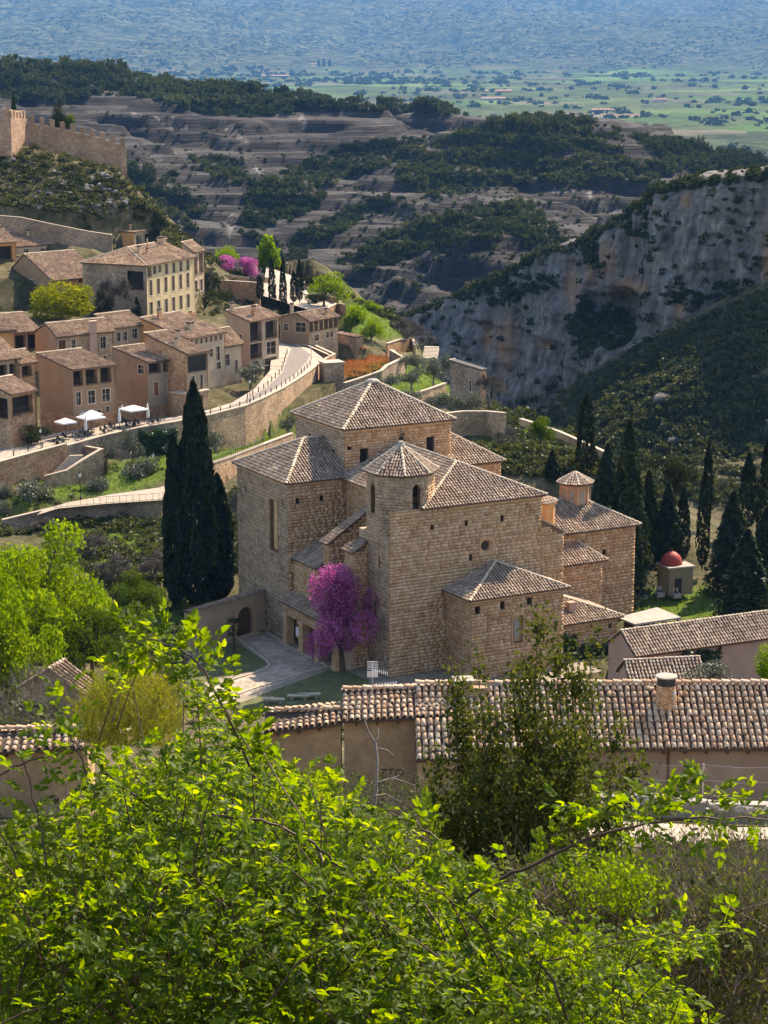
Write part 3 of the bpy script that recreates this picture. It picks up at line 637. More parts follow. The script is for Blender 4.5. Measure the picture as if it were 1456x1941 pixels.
def wall_face(mb, o, e, n, width, z0, z1, holes=(), depth=0.3):
    """vertical wall rectangle with rectangular openings (s0, s1, t0, t1 in metres) and their reveals; o at z0"""
    o = np.asarray(o, float); e = unit(e); n = unit(n)
    xs = sorted({0.0, width, *[h[0] for h in holes], *[h[1] for h in holes]}); zs = sorted({0.0, z1 - z0, *[h[2] for h in holes], *[h[3] for h in holes]})
    flip = np.dot(np.cross(e, K), n) < 0
    def q(a, b, c, d): mb.quad(a, d, c, b) if flip else mb.quad(a, b, c, d)
    for i in range(len(xs) - 1):
        for j in range(len(zs) - 1):
            cx, cz = (xs[i] + xs[i+1]) / 2, (zs[j] + zs[j+1]) / 2
            if any(h[0] < cx < h[1] and h[2] < cz < h[3] for h in holes): continue
            q(o + e*xs[i] + K*zs[j], o + e*xs[i+1] + K*zs[j], o + e*xs[i+1] + K*zs[j+1], o + e*xs[i] + K*zs[j+1])
    for s0, s1, t0, t1 in [h[:4] for h in holes]:
        c = [o + e*s0 + K*t0, o + e*s1 + K*t0, o + e*s1 + K*t1, o + e*s0 + K*t1]; b = [p - n * depth for p in c]
        for k in range(4): q(c[k], b[k], b[(k+1) % 4], c[(k+1) % 4]) if False else mb.quad(c[k], b[k], b[(k+1) % 4], c[(k+1) % 4])

def blocks(o, e, n, width, z0, z1, holes=(), course=0.36, lmin=0.42, lmax=0.95, gap=0.035, proud=0.05, top=None, seed=1, clip=None):
    """ashlar blocks on a wall rectangle: list of (8,3) box corners. top(s) may limit the height"""
    rg = np.random.default_rng(seed); o = np.asarray(o, float); e = unit(e); n = unit(n); out = []
    z = 0.0; H = z1 - z0
    while z < H - 0.08:
        h = min(course * rg.uniform(0.8, 1.22), H - z)
        x = -rg.uniform(0, 0.5)
        while x < width - 0.04:
            l = rg.uniform(lmin, lmax) * (1.25 if rg.random() < 0.12 else 1)
            a, b = max(x, 0), min(x + l, width); x += l
            if b - a < 0.1: continue
            if top is not None and z + h * 0.7 > min(top(a), top(b)): continue
            rects = [(a, b, z, z + h)]                       # cut the block round any opening
            for h_ in holes:
                nr = []
                for (ra, rb, rz0, rz1) in rects:
                    if not (h_[0] < rb and h_[1] > ra and h_[2] < rz1 and h_[3] > rz0): nr.append((ra, rb, rz0, rz1)); continue
                    if h_[0] - ra > .08: nr.append((ra, h_[0], rz0, rz1))
                    if rb - h_[1] > .08: nr.append((h_[1], rb, rz0, rz1))
                    if rz1 - h_[3] > .06: nr.append((max(ra, h_[0]), min(rb, h_[1]), h_[3], rz1))
                    if h_[2] - rz0 > .06: nr.append((max(ra, h_[0]), min(rb, h_[1]), rz0, h_[2]))
                rects = nr
            for (ra, rb, rz0, rz1) in rects:
                p = proud * rg.uniform(0.3, 1.0); g = gap * rg.uniform(0.5, 1.1)
                f = np.array([[ra + g/2, rz0 + g/2], [rb - g/2, rz0 + g/2], [rb - g/2, rz1 - g/2], [ra + g/2, rz1 - g/2]])
                f = f + rg.normal(0, 0.008, f.shape)
                F3 = o + e * f[:, :1] + K * f[:, 1:]
                out.append(np.concatenate([F3, F3 + n * p]))
        z += h
    return out
BF = [(4, 5, 6, 7), (0, 1, 5, 4), (1, 2, 6, 5), (2, 3, 7, 6), (3, 0, 4, 7)]
def blocks_obj(name, bl, mat, parent, kind='stuff', n=None):
    bl = np.asarray(bl); m = len(bl)
    if m == 0: return None
    base = np.arange(m)[:, None, None] * 8; Fc = (base + np.array(BF)[None]).reshape(-1, 4)
    return obj(name, arr_mesh(name, bl.reshape(-1, 3), [Fc], [mat]), parent, kind)

# ------------------------------------------------------------------ the church
church = thing('church', 'large honey-stone church with hipped tile roofs and an octagonal bell tower', 'church', cw(11, 12, 0))
def cpart(name): return MB(), name
def stone_wall(name, a, b, z0, z1, n, mat='ashlar', holes=(), seed=1, thick=0.8, top=None, single=0, course=0.36):
    """one church wall from plan point a to b (church u, v); n outward normal in church coordinates"""
    A, B = cw(*a, z0), cw(*b, z0); e = unit(B - A); wd = np.linalg.norm(B - A); nn = U * n[0] + W * n[1]
    mb = MB(); wall_face(mb, A, e, nn, wd, z0, z1, holes, 0.55)
    w = mb.build(name, M['mortar'], church)
    bl = blocks(A + nn * 0.0, e, nn, wd, z0, z1, [(h[0] - .02, h[1] + .02, h[2] - .02, h[3] + .02) for h in holes], course=course, seed=seed, top=top)
    if single:
        ks = sorted(range(len(bl)), key=lambda k: -np.linalg.norm(bl[k][1] - bl[k][0]) * np.linalg.norm(bl[k][3] - bl[k][0]))[:single]
        for k in ks:
            c = bl[k].mean(0); obj('stone', arr_mesh('stone', bl[k], [np.array(BF)], [M[mat]]), w)
        ks = set(ks); bl = [q for i, q in enumerate(bl) if i not in ks]
    blocks_obj('stones', bl, M[mat], w)
    for h in holes:                                             # near-black sheet standing in for the shade inside an opening
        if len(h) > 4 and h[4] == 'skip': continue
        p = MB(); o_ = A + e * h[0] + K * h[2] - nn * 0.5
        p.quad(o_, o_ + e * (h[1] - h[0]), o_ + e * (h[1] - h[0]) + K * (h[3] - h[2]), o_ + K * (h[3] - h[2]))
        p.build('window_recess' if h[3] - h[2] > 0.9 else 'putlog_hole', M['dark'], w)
    return w, A, e, nn
def soffit_roof(name, corners, planes, tile_mat='tile', ridges=(), pitch=0.38, thick=0.14, parent=None, rr=0.17):
    """planes: list of lists of 3-D points (first two = eave). builds bed, tiles and ridge caps"""
    parent = parent or church
    mb = MB()
    for p in planes:
        p = np.asarray(p, float); n = unit(np.cross(p[1] - p[0], p[2] - p[0])); n = n if n[2] > 0 else -n
        mb.slab(p - K * thick if True else p, K * (thick - 0.02))
    r = mb.build(name, M['tile_bed'], parent)
    T = Tiles()
    for p in planes: T.plane(p, np.asarray(p[1], float) - np.asarray(p[0], float), pitch=pitch)
    T.build('roof_tiles', M[tile_mat], r)
    if ridges:
        R = Tiles()
        for a, b in ridges: R.ridge(a, b, rr)
        R.build('ridge_tiles', M['ridge'], r)
    return r
def cornice(pts_uv, z, out=0.22, h=0.28):
    for (a, b, nx_, ny_) in pts_uv:
        mb = MB()
        A, B = cw(*a, z - h), cw(*b, z - h); nn = U * nx_ + W * ny_
        mb.box(A + nn * 0.005, B - A, nn * out, K * h); mb.build('cornice', M['ashlar'], church)

EZ = 18.55
# nave: u 4.3..19.4, v 0..19.5
u0, u1, v1 = 4.3, 19.4, 19.5
frh = []
def fh(u, z, s=0.32, t=0.5): return (u - s / 2, u + s / 2, z, z + t)
front_holes = [fh(5.3, 16.0, .38, .55), fh(9.6, 16.0, .38, .6), fh(14.2, 16.0, .38, .7), fh(10.2, 12.0, .36, .7), (11.35, 13.15, 12.5, 14.3, 'skip')]
stone_wall('nave_front_wall', (0, 0), (u1, 0), 0, EZ, (0, -1), 'ashlar', front_holes, 3, single=300)
stone_wall('nave_side_wall', (u0, 7), (u0, v1), 8, EZ, (-1, 0), 'ashlar', [(2.0, 2.4, 8.3, 9.0)], 4)
stone_wall('nave_right_wall', (u1, 0), (u1, v1), 8, EZ, (1, 0), 'ashlar', (), 5)
# oculus: a round window in a square stone frame
oc = MB(); c0 = cw(12.25, 0, 13.4)
seg = 28
def ring(r, d): return [c0 + U * (r * math.cos(2*math.pi*k/seg)) + K * (r * math.sin(2*math.pi*k/seg)) - W * d for k in range(seg)]
sq = []
for k in range(seg):
    a_ = 2 * math.pi * k / seg; m_ = max(abs(math.cos(a_)), abs(math.sin(a_))); sq.append(c0 + U * (0.97 * math.cos(a_) / m_) + K * (0.97 * math.sin(a_) / m_) - W * 0.06)
rs = [sq, ring(0.82, 0.06), ring(0.74, -0.12), ring(0.62, -0.2), ring(0.52, -0.5)]
V_ = np.array([p for r_ in rs for p in r_]); oc.add(V_, [(i*seg+k, i*seg+(k+1) % seg, (i+1)*seg+(k+1) % seg, (i+1)*seg+k) for i in range(len(rs)-1) for k in range(seg)])
oculus = oc.build('round_window', M['ashlar'], church)
g = MB(); g.poly(ring(0.53, -0.42)); g.build('pane', M['glass'], oculus)
g = MB()
for k in (-1, 1): g.box(c0 + U * 0.95 * k - U*0.05 - K * 1.02 - W * .09, U * .1, W * .08, K * 2.04); g.box(c0 - U * 1.0 + K * (0.97 * k - 0.05) - W * .091, U * 2.0, W * .08, K * .1)
g.build('frame', M['ashlar_red'], oculus)
E_ = EZ
ov = 0.45
R1, R2 = cw(11.85, 6.1, 21.95), cw(11.85, 19.6, 22.0)
fl, fr = cw(u0 - ov + 3.0 - 3.0, -ov, E_), cw(u1 + ov, -ov, E_)
bl_, br_ = cw(u0 - ov, 19.6, E_), cw(u1 + ov, 19.6, E_)
soffit_roof('nave_roof', None, [[fl, fr, R1], [bl_, fl, R1, R2], [fr, br_, R2, R1]], ridges=[(fl, R1), (fr, R1), (R1, R2)])
cornice([((u0 + 3, 0), (u1, 0), 0, -1), ((u0, v1 - .1), (u0, 7.2), -1, 0)], E_ - 0.14)
# crossing tower
q0, q1, w0, w1, CZ = 4.75, 18.95, 19.5, 32.2, 24.1
hh = [(0.35, .85, 3.0, 3.4), (2.0, 3.05, 1.0, 3.0), (7.2, 7.75, 3.5, 4.0), (10.9, 11.9, 1.3, 3.6)]
stone_wall('crossing_front_wall', (q0, w0), (q1, w0), 18.6, CZ, (0, -1), 'ashlar_red', hh, 6, course=0.34)
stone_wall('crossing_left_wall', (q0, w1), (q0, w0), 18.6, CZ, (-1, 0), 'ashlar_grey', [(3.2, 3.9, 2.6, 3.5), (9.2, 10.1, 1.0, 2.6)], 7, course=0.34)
stone_wall('crossing_right_wall', (q1, w0), (q1, w1), 18.6, CZ, (1, 0), 'ashlar_red', (), 8)
ca, cb, cc, cd = cw(q0 - ov, w0 - ov, CZ), cw(q1 + ov, w0 - ov, CZ), cw(q1 + ov, w1 + ov, CZ), cw(q0 - ov, w1 + ov, CZ)
ap = cw((q0 + q1) / 2, (w0 + w1) / 2, 28.4)
soffit_roof('crossing_roof', None, [[ca, cb, ap], [cd, ca, ap], [cb, cc, ap], [cc, cd, ap]], ridges=[(ca, ap), (cb, ap), (cd, ap), (cc, ap)], rr=0.22)
mb = MB(); mb.lathe(ap - K * .25, [(0.75, 0), (0.8, .25), (0.6, .4), (0.15, .5)], 8); mb.build('roof_finial', M['concrete'], church)
def cross_vane(base, h, parent=church):
    mb = MB(); mb.tube([base, base + K * h], 0.035, 5); mb.box(base + K * h * 0.72 - U * .28, U * .56, W * .05, K * .05); mb.box(base + K * h * .45, U * .45, W * .03, K * .22)
    return mb.build('weather_vane', M['iron'], parent)
cross_vane(ap + K * .2, 1.9)
cornice([((q0, w0), (q1, w0), 0, -1), ((q0, w1), (q0, w0), -1, 0)], CZ - .14, .2, .25)
# left transept
t0, x0, x1 = -3.2, 18.3, 32.1
TZ = 18.75
stone_wall('transept_front_wall', (t0, x0), (u0, x0), 0, TZ, (0, -1), 'ashlar', [(1.0, 1.45, 16.2, 16.85), (4.1, 4.5, 16.2, 16.85)], 9)
stone_wall('transept_left_wall', (t0, x1), (t0, x0), 0, TZ, (-1, 0), 'ashlar_grey', [(9.0, 11.2, 10.0, 16.0), (2.3, 2.6, 15.6, 16.3), (12.3, 12.6, 15.8, 16.5)], 10)
g = MB(); p_ = cw(t0 + .42, x1 - 9.1, 10.1); g.box(p_, -W * 1.0, U * .06, K * 5.8); g.build('slit_window', M['ashlar'], church)
ta, tb = cw(t0 - ov, x0 - ov, TZ), cw(u0 + .4, x0 - ov, TZ); tc_, td = cw(t0 - ov, x1 + ov, TZ), cw(q0 + .3, x1 + ov, TZ)
rm = cw(2.2, 25.2, 22.3); rn = cw(q0 + .2, 25.2, 22.35)
soffit_roof('transept_roof', None, [[ta, tb, rn, rm], [tc_, ta, rm], [td, tc_, rm, rn]], ridges=[(ta, rm), (tc_, rm), (rm, rn)], rr=0.2)
cornice([((t0, x0), (u0, x0), 0, -1), ((t0, x1), (t0, x0), -1, 0)], TZ - .14, .2, .25)
# right transept
rb_ = 25.6
stone_wall('right_transept_wall', (q1, 18.9), (rb_, 18.9), 2, 18.6, (0, -1), 'ashlar_red', (), 11)
stone_wall('right_transept_end', (rb_, 18.9), (rb_, 31.8), 2, 18.6, (1, 0), 'ashlar_red', (), 12)
ra, rbb, rc, rd_ = cw(q1 - .3, 18.9 - ov, 18.6), cw(rb_ + ov, 18.9 - ov, 18.6), cw(rb_ + ov, 31.8 + ov, 18.6), cw(q1 - .3, 31.8 + ov, 18.6)
re_, rf_ = cw(q1 - .2, 25.4, 22.2), cw(20.3, 25.4, 22.2)
soffit_roof('right_transept_roof', None, [[ra, rbb, rf_, re_], [rbb, rc, rf_], [rc, rd_, re_, rf_]], ridges=[(rbb, rf_), (rc, rf_)])
# annex in front with its own hipped roof
a0, a1, av, AZ = 7.1, 19.0, -5.4, 9.15
stone_wall('annex_front_wall', (a0, av), (a1, av), 0, AZ, (0, -1), 'ashlar', [(0.5, 1.1, 7.5, 8.3), (3.7, 4.2, 7.6, 8.5), (7.1, 7.7, 7.7, 8.5), (5.2, 6.75, 3.6, 6.7, 'skip')], 13)
stone_wall('annex_left_wall', (a0, 0), (a0, av), 0, AZ, (-1, 0), 'ashlar', (), 14)
stone_wall('annex_right_wall', (a1, av), (a1, 0), 0, AZ, (1, 0), 'ashlar', (), 15)
A_ = cw(a0 + 5.2, av, 3.6); g = MB(); g.box(A_ + W * .3 + U*.05 + K * .05, U * 1.45, W * .08, K * 3.0); win = g.build('niche_window', M['ashlar'], church)
g = MB(); pts = [A_ + W * .28 + U * (.4 + .75 * t_) + K * .5 for t_ in (0, 1)] + [A_ + W * .28 + U * (.775 + .375 * math.cos(t_)) + K * (2.2 + .375 * math.sin(t_)) for t_ in np.linspace(0, math.pi, 9)]
g.slab(np.array(pts), -W * 0.05); g.build('pane', M['concrete'], win)
g = MB()
for s_ in (0, 1.45): g.box(A_ + U * (s_ - .04) - W * .07 - K * .05, U * .18, W * .12, K * 3.25)
g.box(A_ + K * 3.08 - U * .04 - W * .072, U * 1.63, W * .12, K * .18); g.build('frame', M['ashlar_red'], win)
aa_, ab_, ac_, ad_ = cw(a0 - ov, av - ov, AZ), cw(a1 + ov + .1, av - ov, AZ), cw(a1 + ov + .1, -.02, AZ), cw(a0 - ov, -.02, AZ)
apx = cw(13.05, -.02, 11.7); apf = cw(13.05, -.6, 11.7)
soffit_roof('annex_roof', None, [[aa_, ab_, apf], [ad_, aa_, apf, apx], [ab_, ac_, apx, apf]], ridges=[(aa_, apf), (ab_, apf)])
cornice([((a0, av), (a1, av), 0, -1), ((a0, 0), (a0, av), -1, 0)], AZ - .14, .2, .25)
# buttress wing at the right end of the front wall
mb = MB()
mb.slab([cw(19.4, 0, 0), cw(22.4, 0, 0), cw(22.4, 0, 13.9), cw(19.4, 0, 15.6)], W * 2.2); bw = mb.build('buttress_wing', M['mortar'], church)
blocks_obj('stones', blocks(cw(19.4, 0, 0), U, -W, 3.0, 0, 15.4, seed=16, top=lambda s: 15.5 - s * 0.57), M['ashlar'], bw)
blocks_obj('stones', blocks(cw(22.4, 0, 0), W, U, 2.2, 0, 13.8, seed=17), M['ashlar'], bw)
g = MB(); g.slab([cw(19.4, -.15, 15.62), cw(22.6, -.15, 13.85), cw(22.6, 2.3, 13.85), cw(19.4, 2.3, 15.62)], K * .18); g.build('coping', M['ashlar_grey'], bw)
# side roofs and domed stump between nave and chapel
mb = MB(); mb.lathe(cw(21.6, 4.5, 10), [(2.1, 0), (2.1, 6.4), (2.3, 6.5), (2.3, 6.7), (1.2, 7.3), (0.2, 7.6)], 12); st_ = mb.build('stair_turret', M['plaster_orange'], church)
T = Tiles()
for k in range(12):
    a_ = 2 * math.pi * k / 12; p1 = cw(21.6, 4.5, 16.75) + (U * math.cos(a_) + W * math.sin(a_)) * 2.35; p2 = cw(21.6, 4.5, 16.75) + (U * math.cos(a_ + math.pi/6) + W * math.sin(a_ + math.pi/6)) * 2.35
    T.plane([p1, p2, cw(21.6, 4.5, 17.7)], p2 - p1, 0.3, 0.5)
T.build('roof_tiles', M['tile'], st_)
# domed chapel with lantern
h0, h1, g0, g1, HZ_ = 27.9, 38.4, 8.8, 19.3, 11.35
stone_wall('chapel_front_wall', (h0 - 6, g0), (h1, g0), 0, HZ_, (0, -1), 'ashlar_red', [(11.8, 12.3, 8.0, 8.7)], 18, course=0.4)
stone_wall('chapel_right_wall', (h1, g0), (h1, g1), 0, HZ_, (1, 0), 'ashlar_red', (), 19)
stone_wall('chapel_left_wall', (h0 - 6, g1), (h0 - 6, g0), 4, HZ_, (-1, 0), 'ashlar_red', (), 20)
ha, hb, hc, hd = cw(h0 - 6 - .2, g0 - ov, HZ_), cw(h1 + .6, g0 - ov, HZ_), cw(h1 + .6, g1 + ov, HZ_), cw(h0 - 6 - .2, g1 + ov, HZ_)
hp = cw(33.15, 14.05, 14.4); hp2 = cw(27.5, 14.05, 14.4)
soffit_roof('chapel_roof', None, [[ha, hb, hp, hp2], [hb, hc, hp], [hc, hd, hp2, hp], [hd, ha, hp2]], ridges=[(hb, hp), (hc, hp), (ha, hp2)], pitch=0.38, rr=.2)
lan = MB(); LC = (33.15, 14.05)
def octp(c, r, z, rot=math.pi / 8): return [cw(c[0], c[1], z) + (U * math.cos(rot + k * math.pi / 4) + W * math.sin(rot + k * math.pi / 4)) * r for k in range(8)]
b8 = octp(LC, 1.75, 13.0)
lan.prism(b8, 3.15); lantern = lan.build('lantern_drum', M['ashlar_red'], church)
for k in range(8):
    p, q = b8[k], b8[(k + 1) % 8]; e_ = unit(q - p); n_ = unit(np.cross(e_, K)); mid_ = (p + q) / 2
    g = MB(); g.box(p - e_ * .12 + n_ * 0.004, e_ * .24, n_ * .1, K * 3.1); g.box(p + e_ * .12 + n_ * 0.003, e_ * .0 + e_ * .12, n_ * .05, K * 3.1); g.build('pilaster', M['ashlar_red'], lantern)
    g = MB(); g.box(mid_ - e_ * .22 + K * .75 + n_ * 0.01, e_ * .44, n_ * .02, K * 1.5); g.build('lantern_window', M['concrete'], lantern)
    g = MB(); g.box(mid_ - e_ * .3 + K * 2.25 + n_ * .01, e_ * .6, n_ * .07, K * .12); g.box(mid_ - e_ * .3 + K * .65 + n_ * .01, e_ * .6, n_ * .07, K * .1); g.build('window_sill', M['ashlar_red'], lantern)
e8 = octp(LC, 2.25, 16.1); la = cw(*LC, 17.35)
soffit_roof('lantern_roof', None, [[e8[k], e8[(k + 1) % 8], la] for k in range(8)], ridges=[(e8[k], la) for k in range(8)], pitch=.3, rr=.13)
# low block in front of the chapel
stone_wall('vestry_front_wall', (22.4, 6.0), (31.8, 6.0), 0, 8.35, (0, -1), 'ashlar_red', [(3.3, 3.7, 6.6, 7.3)], 21)
stone_wall('vestry_right_wall', (31.8, 6.0), (31.8, 8.8), 0, 8.35, (1, 0), 'ashlar_red', (), 22)
va, vb, vc, vd_ = cw(22.0, 5.5, 8.35), cw(32.3, 5.5, 8.35), cw(30.0, 8.78, 10.2), cw(22.0, 8.78, 10.3)
soffit_roof('vestry_roof', None, [[va, vb, vc, vd_], [vb, cw(32.3, 8.78, 8.35), vc]], ridges=[(vb, vc)])
# lower house at the church's right foot
stone_wall('sacristy_front_wall', (19.0, -2.6), (28.2, -2.6), -1, 4.0, (0, -1), 'ashlar', [(8.0, 8.35, 3.7, 4.2)], 23)
stone_wall('sacristy_right_wall', (28.2, -2.6), (28.2, 6.0), -1, 4.0, (1, 0), 'ashlar', (), 24)
sa_, sb_, sc_, sd_ = cw(19.1, -3.1, 4.0), cw(28.8, -3.1, 4.0), cw(20.6, 3.4, 6.9), cw(19.1, 3.4, 6.9)
soffit_roof('sacristy_roof', None, [[sa_, sb_, sc_, sd_], [sb_, cw(28.8, 9, 4.0), cw(20.6, 8, 6.9), sc_]], ridges=[(sb_, sc_)], pitch=.36, rr=.2)
g = MB(); g.box(cw(22.6, -1.2, 4.6), U * .9, W * .8, K * 1.3); ch_ = g.build('chimney', M['plaster_pink'], church)
# bell tower: square below, octagon above
mb = MB(); tw = MB()
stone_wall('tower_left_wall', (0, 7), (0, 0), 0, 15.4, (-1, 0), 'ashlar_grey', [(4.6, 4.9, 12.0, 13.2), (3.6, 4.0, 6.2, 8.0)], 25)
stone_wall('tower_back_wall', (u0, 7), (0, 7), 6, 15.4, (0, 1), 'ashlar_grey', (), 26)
TC = (3.35, 3.55)
rO = 3.75
o8 = octp(TC, rO, 14.6)
for k in range(8):
    p, q = o8[k], o8[(k + 1) % 8]; e_ = unit(q - p); wd = np.linalg.norm(q - p); n_ = unit(np.cross(e_, K))
    nu_, nv_ = n_ @ U, n_ @ W
    op = wd / 2 - .45 if (nv_ < -0.9 or nu_ < -0.9 or abs(nu_ + .7) < .1 and abs(nv_ + .7) < .1 and False) else None
    hol = [(wd/2 - .45, wd/2 + .5, 3.2, 6.6)] if (nv_ < -0.9 or nu_ < -0.9 or nu_ > .9) else []
    mbw = MB(); wall_face(mbw, p, e_, n_, wd, 14.6, 22.35, hol, 0.7); bw = mbw.build('bell_tower_wall', M['mortar'], church)
    blocks_obj('stones', blocks(p, e_, n_, wd, 14.6, 22.35, [(h[0] - .02, h[1] + .02, h[2] - .02, h[3] + .02) for h in hol], seed=30 + k, course=.34, proud=.03, gap=.02), M['ashlar_grey'] if nu_ < 0.5 else M['ashlar'], bw)  # lighter stone on the right-facing side, as if sunlit
    if hol:
        h = hol[0]
        # arched head: fill the corners above the spring
        g = MB(); r_ = (h[1] - h[0]) / 2
        for sgn in (-1, 1):
            cpt = p + e_ * ((h[0] + h[1]) / 2) + K * (h[3] - r_); pts = [cpt + e_ * sgn * r_ + K * r_] + [cpt + e_ * (sgn * r_ * math.cos(a_)) + K * (r_ * math.sin(a_)) for a_ in np.linspace(0, math.pi/2, 6)][::1]
            g.slab(np.array(pts), -n_ * .5)
        g.build('arch', M['ashlar_grey'], bw)
        g = MB(); bc = p + e_ * ((h[0] + h[1]) / 2) - n_ * .75 + K * (h[2] + .55)
        g.lathe(bc, [(0.42, 0), (0.36, .12), (0.28, .4), (0.22, .62), (0.08, .72)], 12); bell = g.build('bell', M['iron'], bw, True)
        g = MB(); g.box(bc - e_ * .5 + K * .75 - n_ * .1, e_ * 1.0, n_ * .2, K * .55); g.build('yoke', M['wood'], bell)
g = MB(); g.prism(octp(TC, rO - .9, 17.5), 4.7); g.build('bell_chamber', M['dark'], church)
g = MB(); g.slab([cw(0, 0, 15.35), cw(u0 + 2, 0, 15.35), cw(u0 + 2, 7, 15.35), cw(0, 7, 15.35)], K * .12); g.build('tower_ledge', M['ashlar_grey'], church)
e8 = octp(TC, rO + .42, 22.3); la = cw(*TC, 25.1)
soffit_roof('bell_tower_roof', None, [[e8[k], e8[(k + 1) % 8], la] for k in range(8)], tile_mat='tile', ridges=[(e8[k], la) for k in range(8)], pitch=.34, rr=.16)
mb = MB(); mb.lathe(la - K * .3, [(0.5, 0), (0.45, .3), (0.3, .5), (0.35, .6), (0.1, .7)], 8); mb.build('roof_finial', M['concrete'], church)
cross_vane(la + K * .3, 1.5)
# aisle pieces between transept and tower
def shed(name, wmat, corners, zlow, zhigh, zbase, tile='tile'):
    """corners a (low left), b (low right), c (high right), d (high left) in church u, v"""
    a, b, c, d = corners
    mb = MB(); mb.add([cw(*a, zbase), cw(*b, zbase), cw(*c, zbase), cw(*d, zbase), cw(*a, zlow), cw(*b, zlow), cw(*c, zhigh), cw(*d, zhigh)], [(0,1,2,3), (4,7,6,5), (0,4,5,1), (1,5,6,2), (2,6,7,3), (3,7,4,0)])
    w = mb.build(name + '_wall', M['mortar'], church)
    for p, q, zp, zq, n in ((a, b, zlow, zlow, 0), (a, d, zlow, zhigh, 1), (b, c, zlow, zhigh, 2)):
        A, B = cw(*p, zbase), cw(*q, zbase); e = unit(B - A); wd = np.linalg.norm(B - A); nn = unit(np.cross(e, K)); ctr = cw(*np.mean(corners, 0), zbase)
        if np.dot(nn, A - ctr) < 0: nn = -nn
        blocks_obj('stones', blocks(A, e, nn, wd, zbase, max(zp, zq), seed=50 + n, top=(lambda s, z0_=zp - zbase, z1_=zq - zbase, w_=wd: z0_ + (z1_ - z0_) * s / w_ + 0.05)), M[wmat], w)
    cu, cv = np.mean(corners, 0); ex = 0.3
    def o_(p): d_ = np.array(p) - np.array([cu, cv]); return np.array(p) + np.sign(d_) * ex
    A, B = cw(*o_(a), zlow + .05), cw(*o_(b), zlow + .05); C_, D_ = cw(*c, zhigh + .15), cw(*d, zhigh + .15)
    soffit_roof(name + '_roof', None, [[A, B, C_, D_]], tile)
shed('flying_buttress', 'ashlar', [(-1.7, 12.4), (-1.7, 11.0), (4.3, 11.0), (4.3, 12.4)], 12.9, 16.8, 3)
shed('aisle_chapel', 'ashlar', [(-2.6, 18.2), (-2.6, 12.5), (3.8, 12.5), (3.8, 18.2)], 9.9, 13.0, 0)
shed('aisle_chamber', 'ashlar_grey', [(-1.2, 10.9), (-1.2, 7.1), (4.2, 7.1), (4.2, 10.9)], 9.5, 12.5, 0)
shed('tower_stair', 'ashlar', [(-1.8, 6.9), (-1.8, 4.8), (-.02, 4.8), (-.02, 6.9)], 13.2, 14.3, 0)
# portico along the plaza: pillars, lintel wall, low roof
P0, P1 = 5.0, 18.2
mb = MB(); n_ = 4
for k in range(n_):
    v_ = P0 + .45 + (P1 - P0 - .9) * k / (n_ - 1)
    mb2 = MB(); mb2.cbox(cw(-3.55, v_, 0.0), .95, .95, 3.6, TH); mb2.cbox(cw(-3.55, v_, 0.0), 1.15, 1.15, .45, TH); mb2.cbox(cw(-3.55, v_, 3.3), 1.15, 1.15, .3, TH); mb2.build('portico_pillar', M['ashlar'], church)
mb = MB(); mb.box(cw(-4.0, P0, 3.55), U * .9, W * (P1 - P0), K * 1.5); pl_ = mb.build('portico_lintel', M['mortar'], church)
blocks_obj('stones', blocks(cw(-4.0, P1, 3.55), -W, -U, P1 - P0, 3.55, 5.0, seed=60), M['ashlar'], pl_)
soffit_roof('portico_roof', None, [[cw(-4.5, P1, 5.1), cw(-4.5, P0 - .3, 5.1), cw(-1.3, P0 - .3, 6.7), cw(-1.3, P1, 6.7)]])
mb = MB(); mb.box(cw(-3.4, P0 - .2, 0), U * 3.3, W * .3, K * 5.0); mb.build('portico_end', M['ashlar_grey'], church)
mb = MB(); mb.box(cw(-4.07, 14.1, 1.7), U * .03, W * .7, K * 1.1); mb.build('notice_board', M['white'], church)
# ------------------------------------------------------------------ village houses
def solve_len(C, d, xpx):
    k = (xpx - CX) / F; q = C - CAM; zc0 = q[1] * _c - q[2] * _s; dz = d[1] * _c - d[2] * _s
    return (k * zc0 - q[0]) / (d[0] - k * dz)
def z_at(P, ypx):                              # height at plan point P that shows at photograph row ypx
    r = rays(CX, ypx); return CAMZ + r[2] / r[1] * P[1]
def window(parent, o, e, n, w, h, kind):
    """o: lower left of the opening on the wall face"""
    o = np.asarray(o, float); ins = 0.18
    fr = MB(); t = 0.12
    if kind != 'o':
        fr.box(o - e * t - K * t + n * .003, e * (w + 2 * t), n * .05, K * t)
        fr.box(o - e * t + K * h + n * .003, e * (w + 2 * t), n * .05, K * t)
        for s in (-t, w): fr.box(o + e * s + n * .003, e * t, n * .048, K * h)
        if kind in 'wg' and w > .6: fr.box(o + e * (w / 2 - .03) - n * (ins - .01), e * .06, n * .05, K * h)
        if kind == 'w': fr.box(o + K * (h * .55) - n * (ins - .005), e * w, n * .04, K * .05)
    else:
        fr.box(o - e * .05 - K * .1 + n * .003, e * (w + .1), n * .14, K * .1)
        nb = max(3, int(w / .22))
        fr.box(o + K * .95 + n * .02, e * w, n * .05, K * .05)
        for k in range(nb + 1): fr.box(o + e * (w * k / nb - .012) + n * .03, e * .024, n * .024, K * .95)
    f = fr.build({'d': 'door', 's': 'shuttered_window', 'o': 'balcony_opening'}.get(kind, 'window'), M['trim'] if kind in 'wsd' else M['wood'], parent)
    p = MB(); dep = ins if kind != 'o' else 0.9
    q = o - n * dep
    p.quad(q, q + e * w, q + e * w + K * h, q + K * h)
    p.build({'d': 'leaf', 's': 'shutter', 'o': 'room_shade_sheet'}.get(kind, 'pane'), {'d': M['wood'], 's': M['wood_red'], 'o': M['dark']}.get(kind, M['glass']), f)  # open loggias get a near-black sheet for the shade inside
    return f
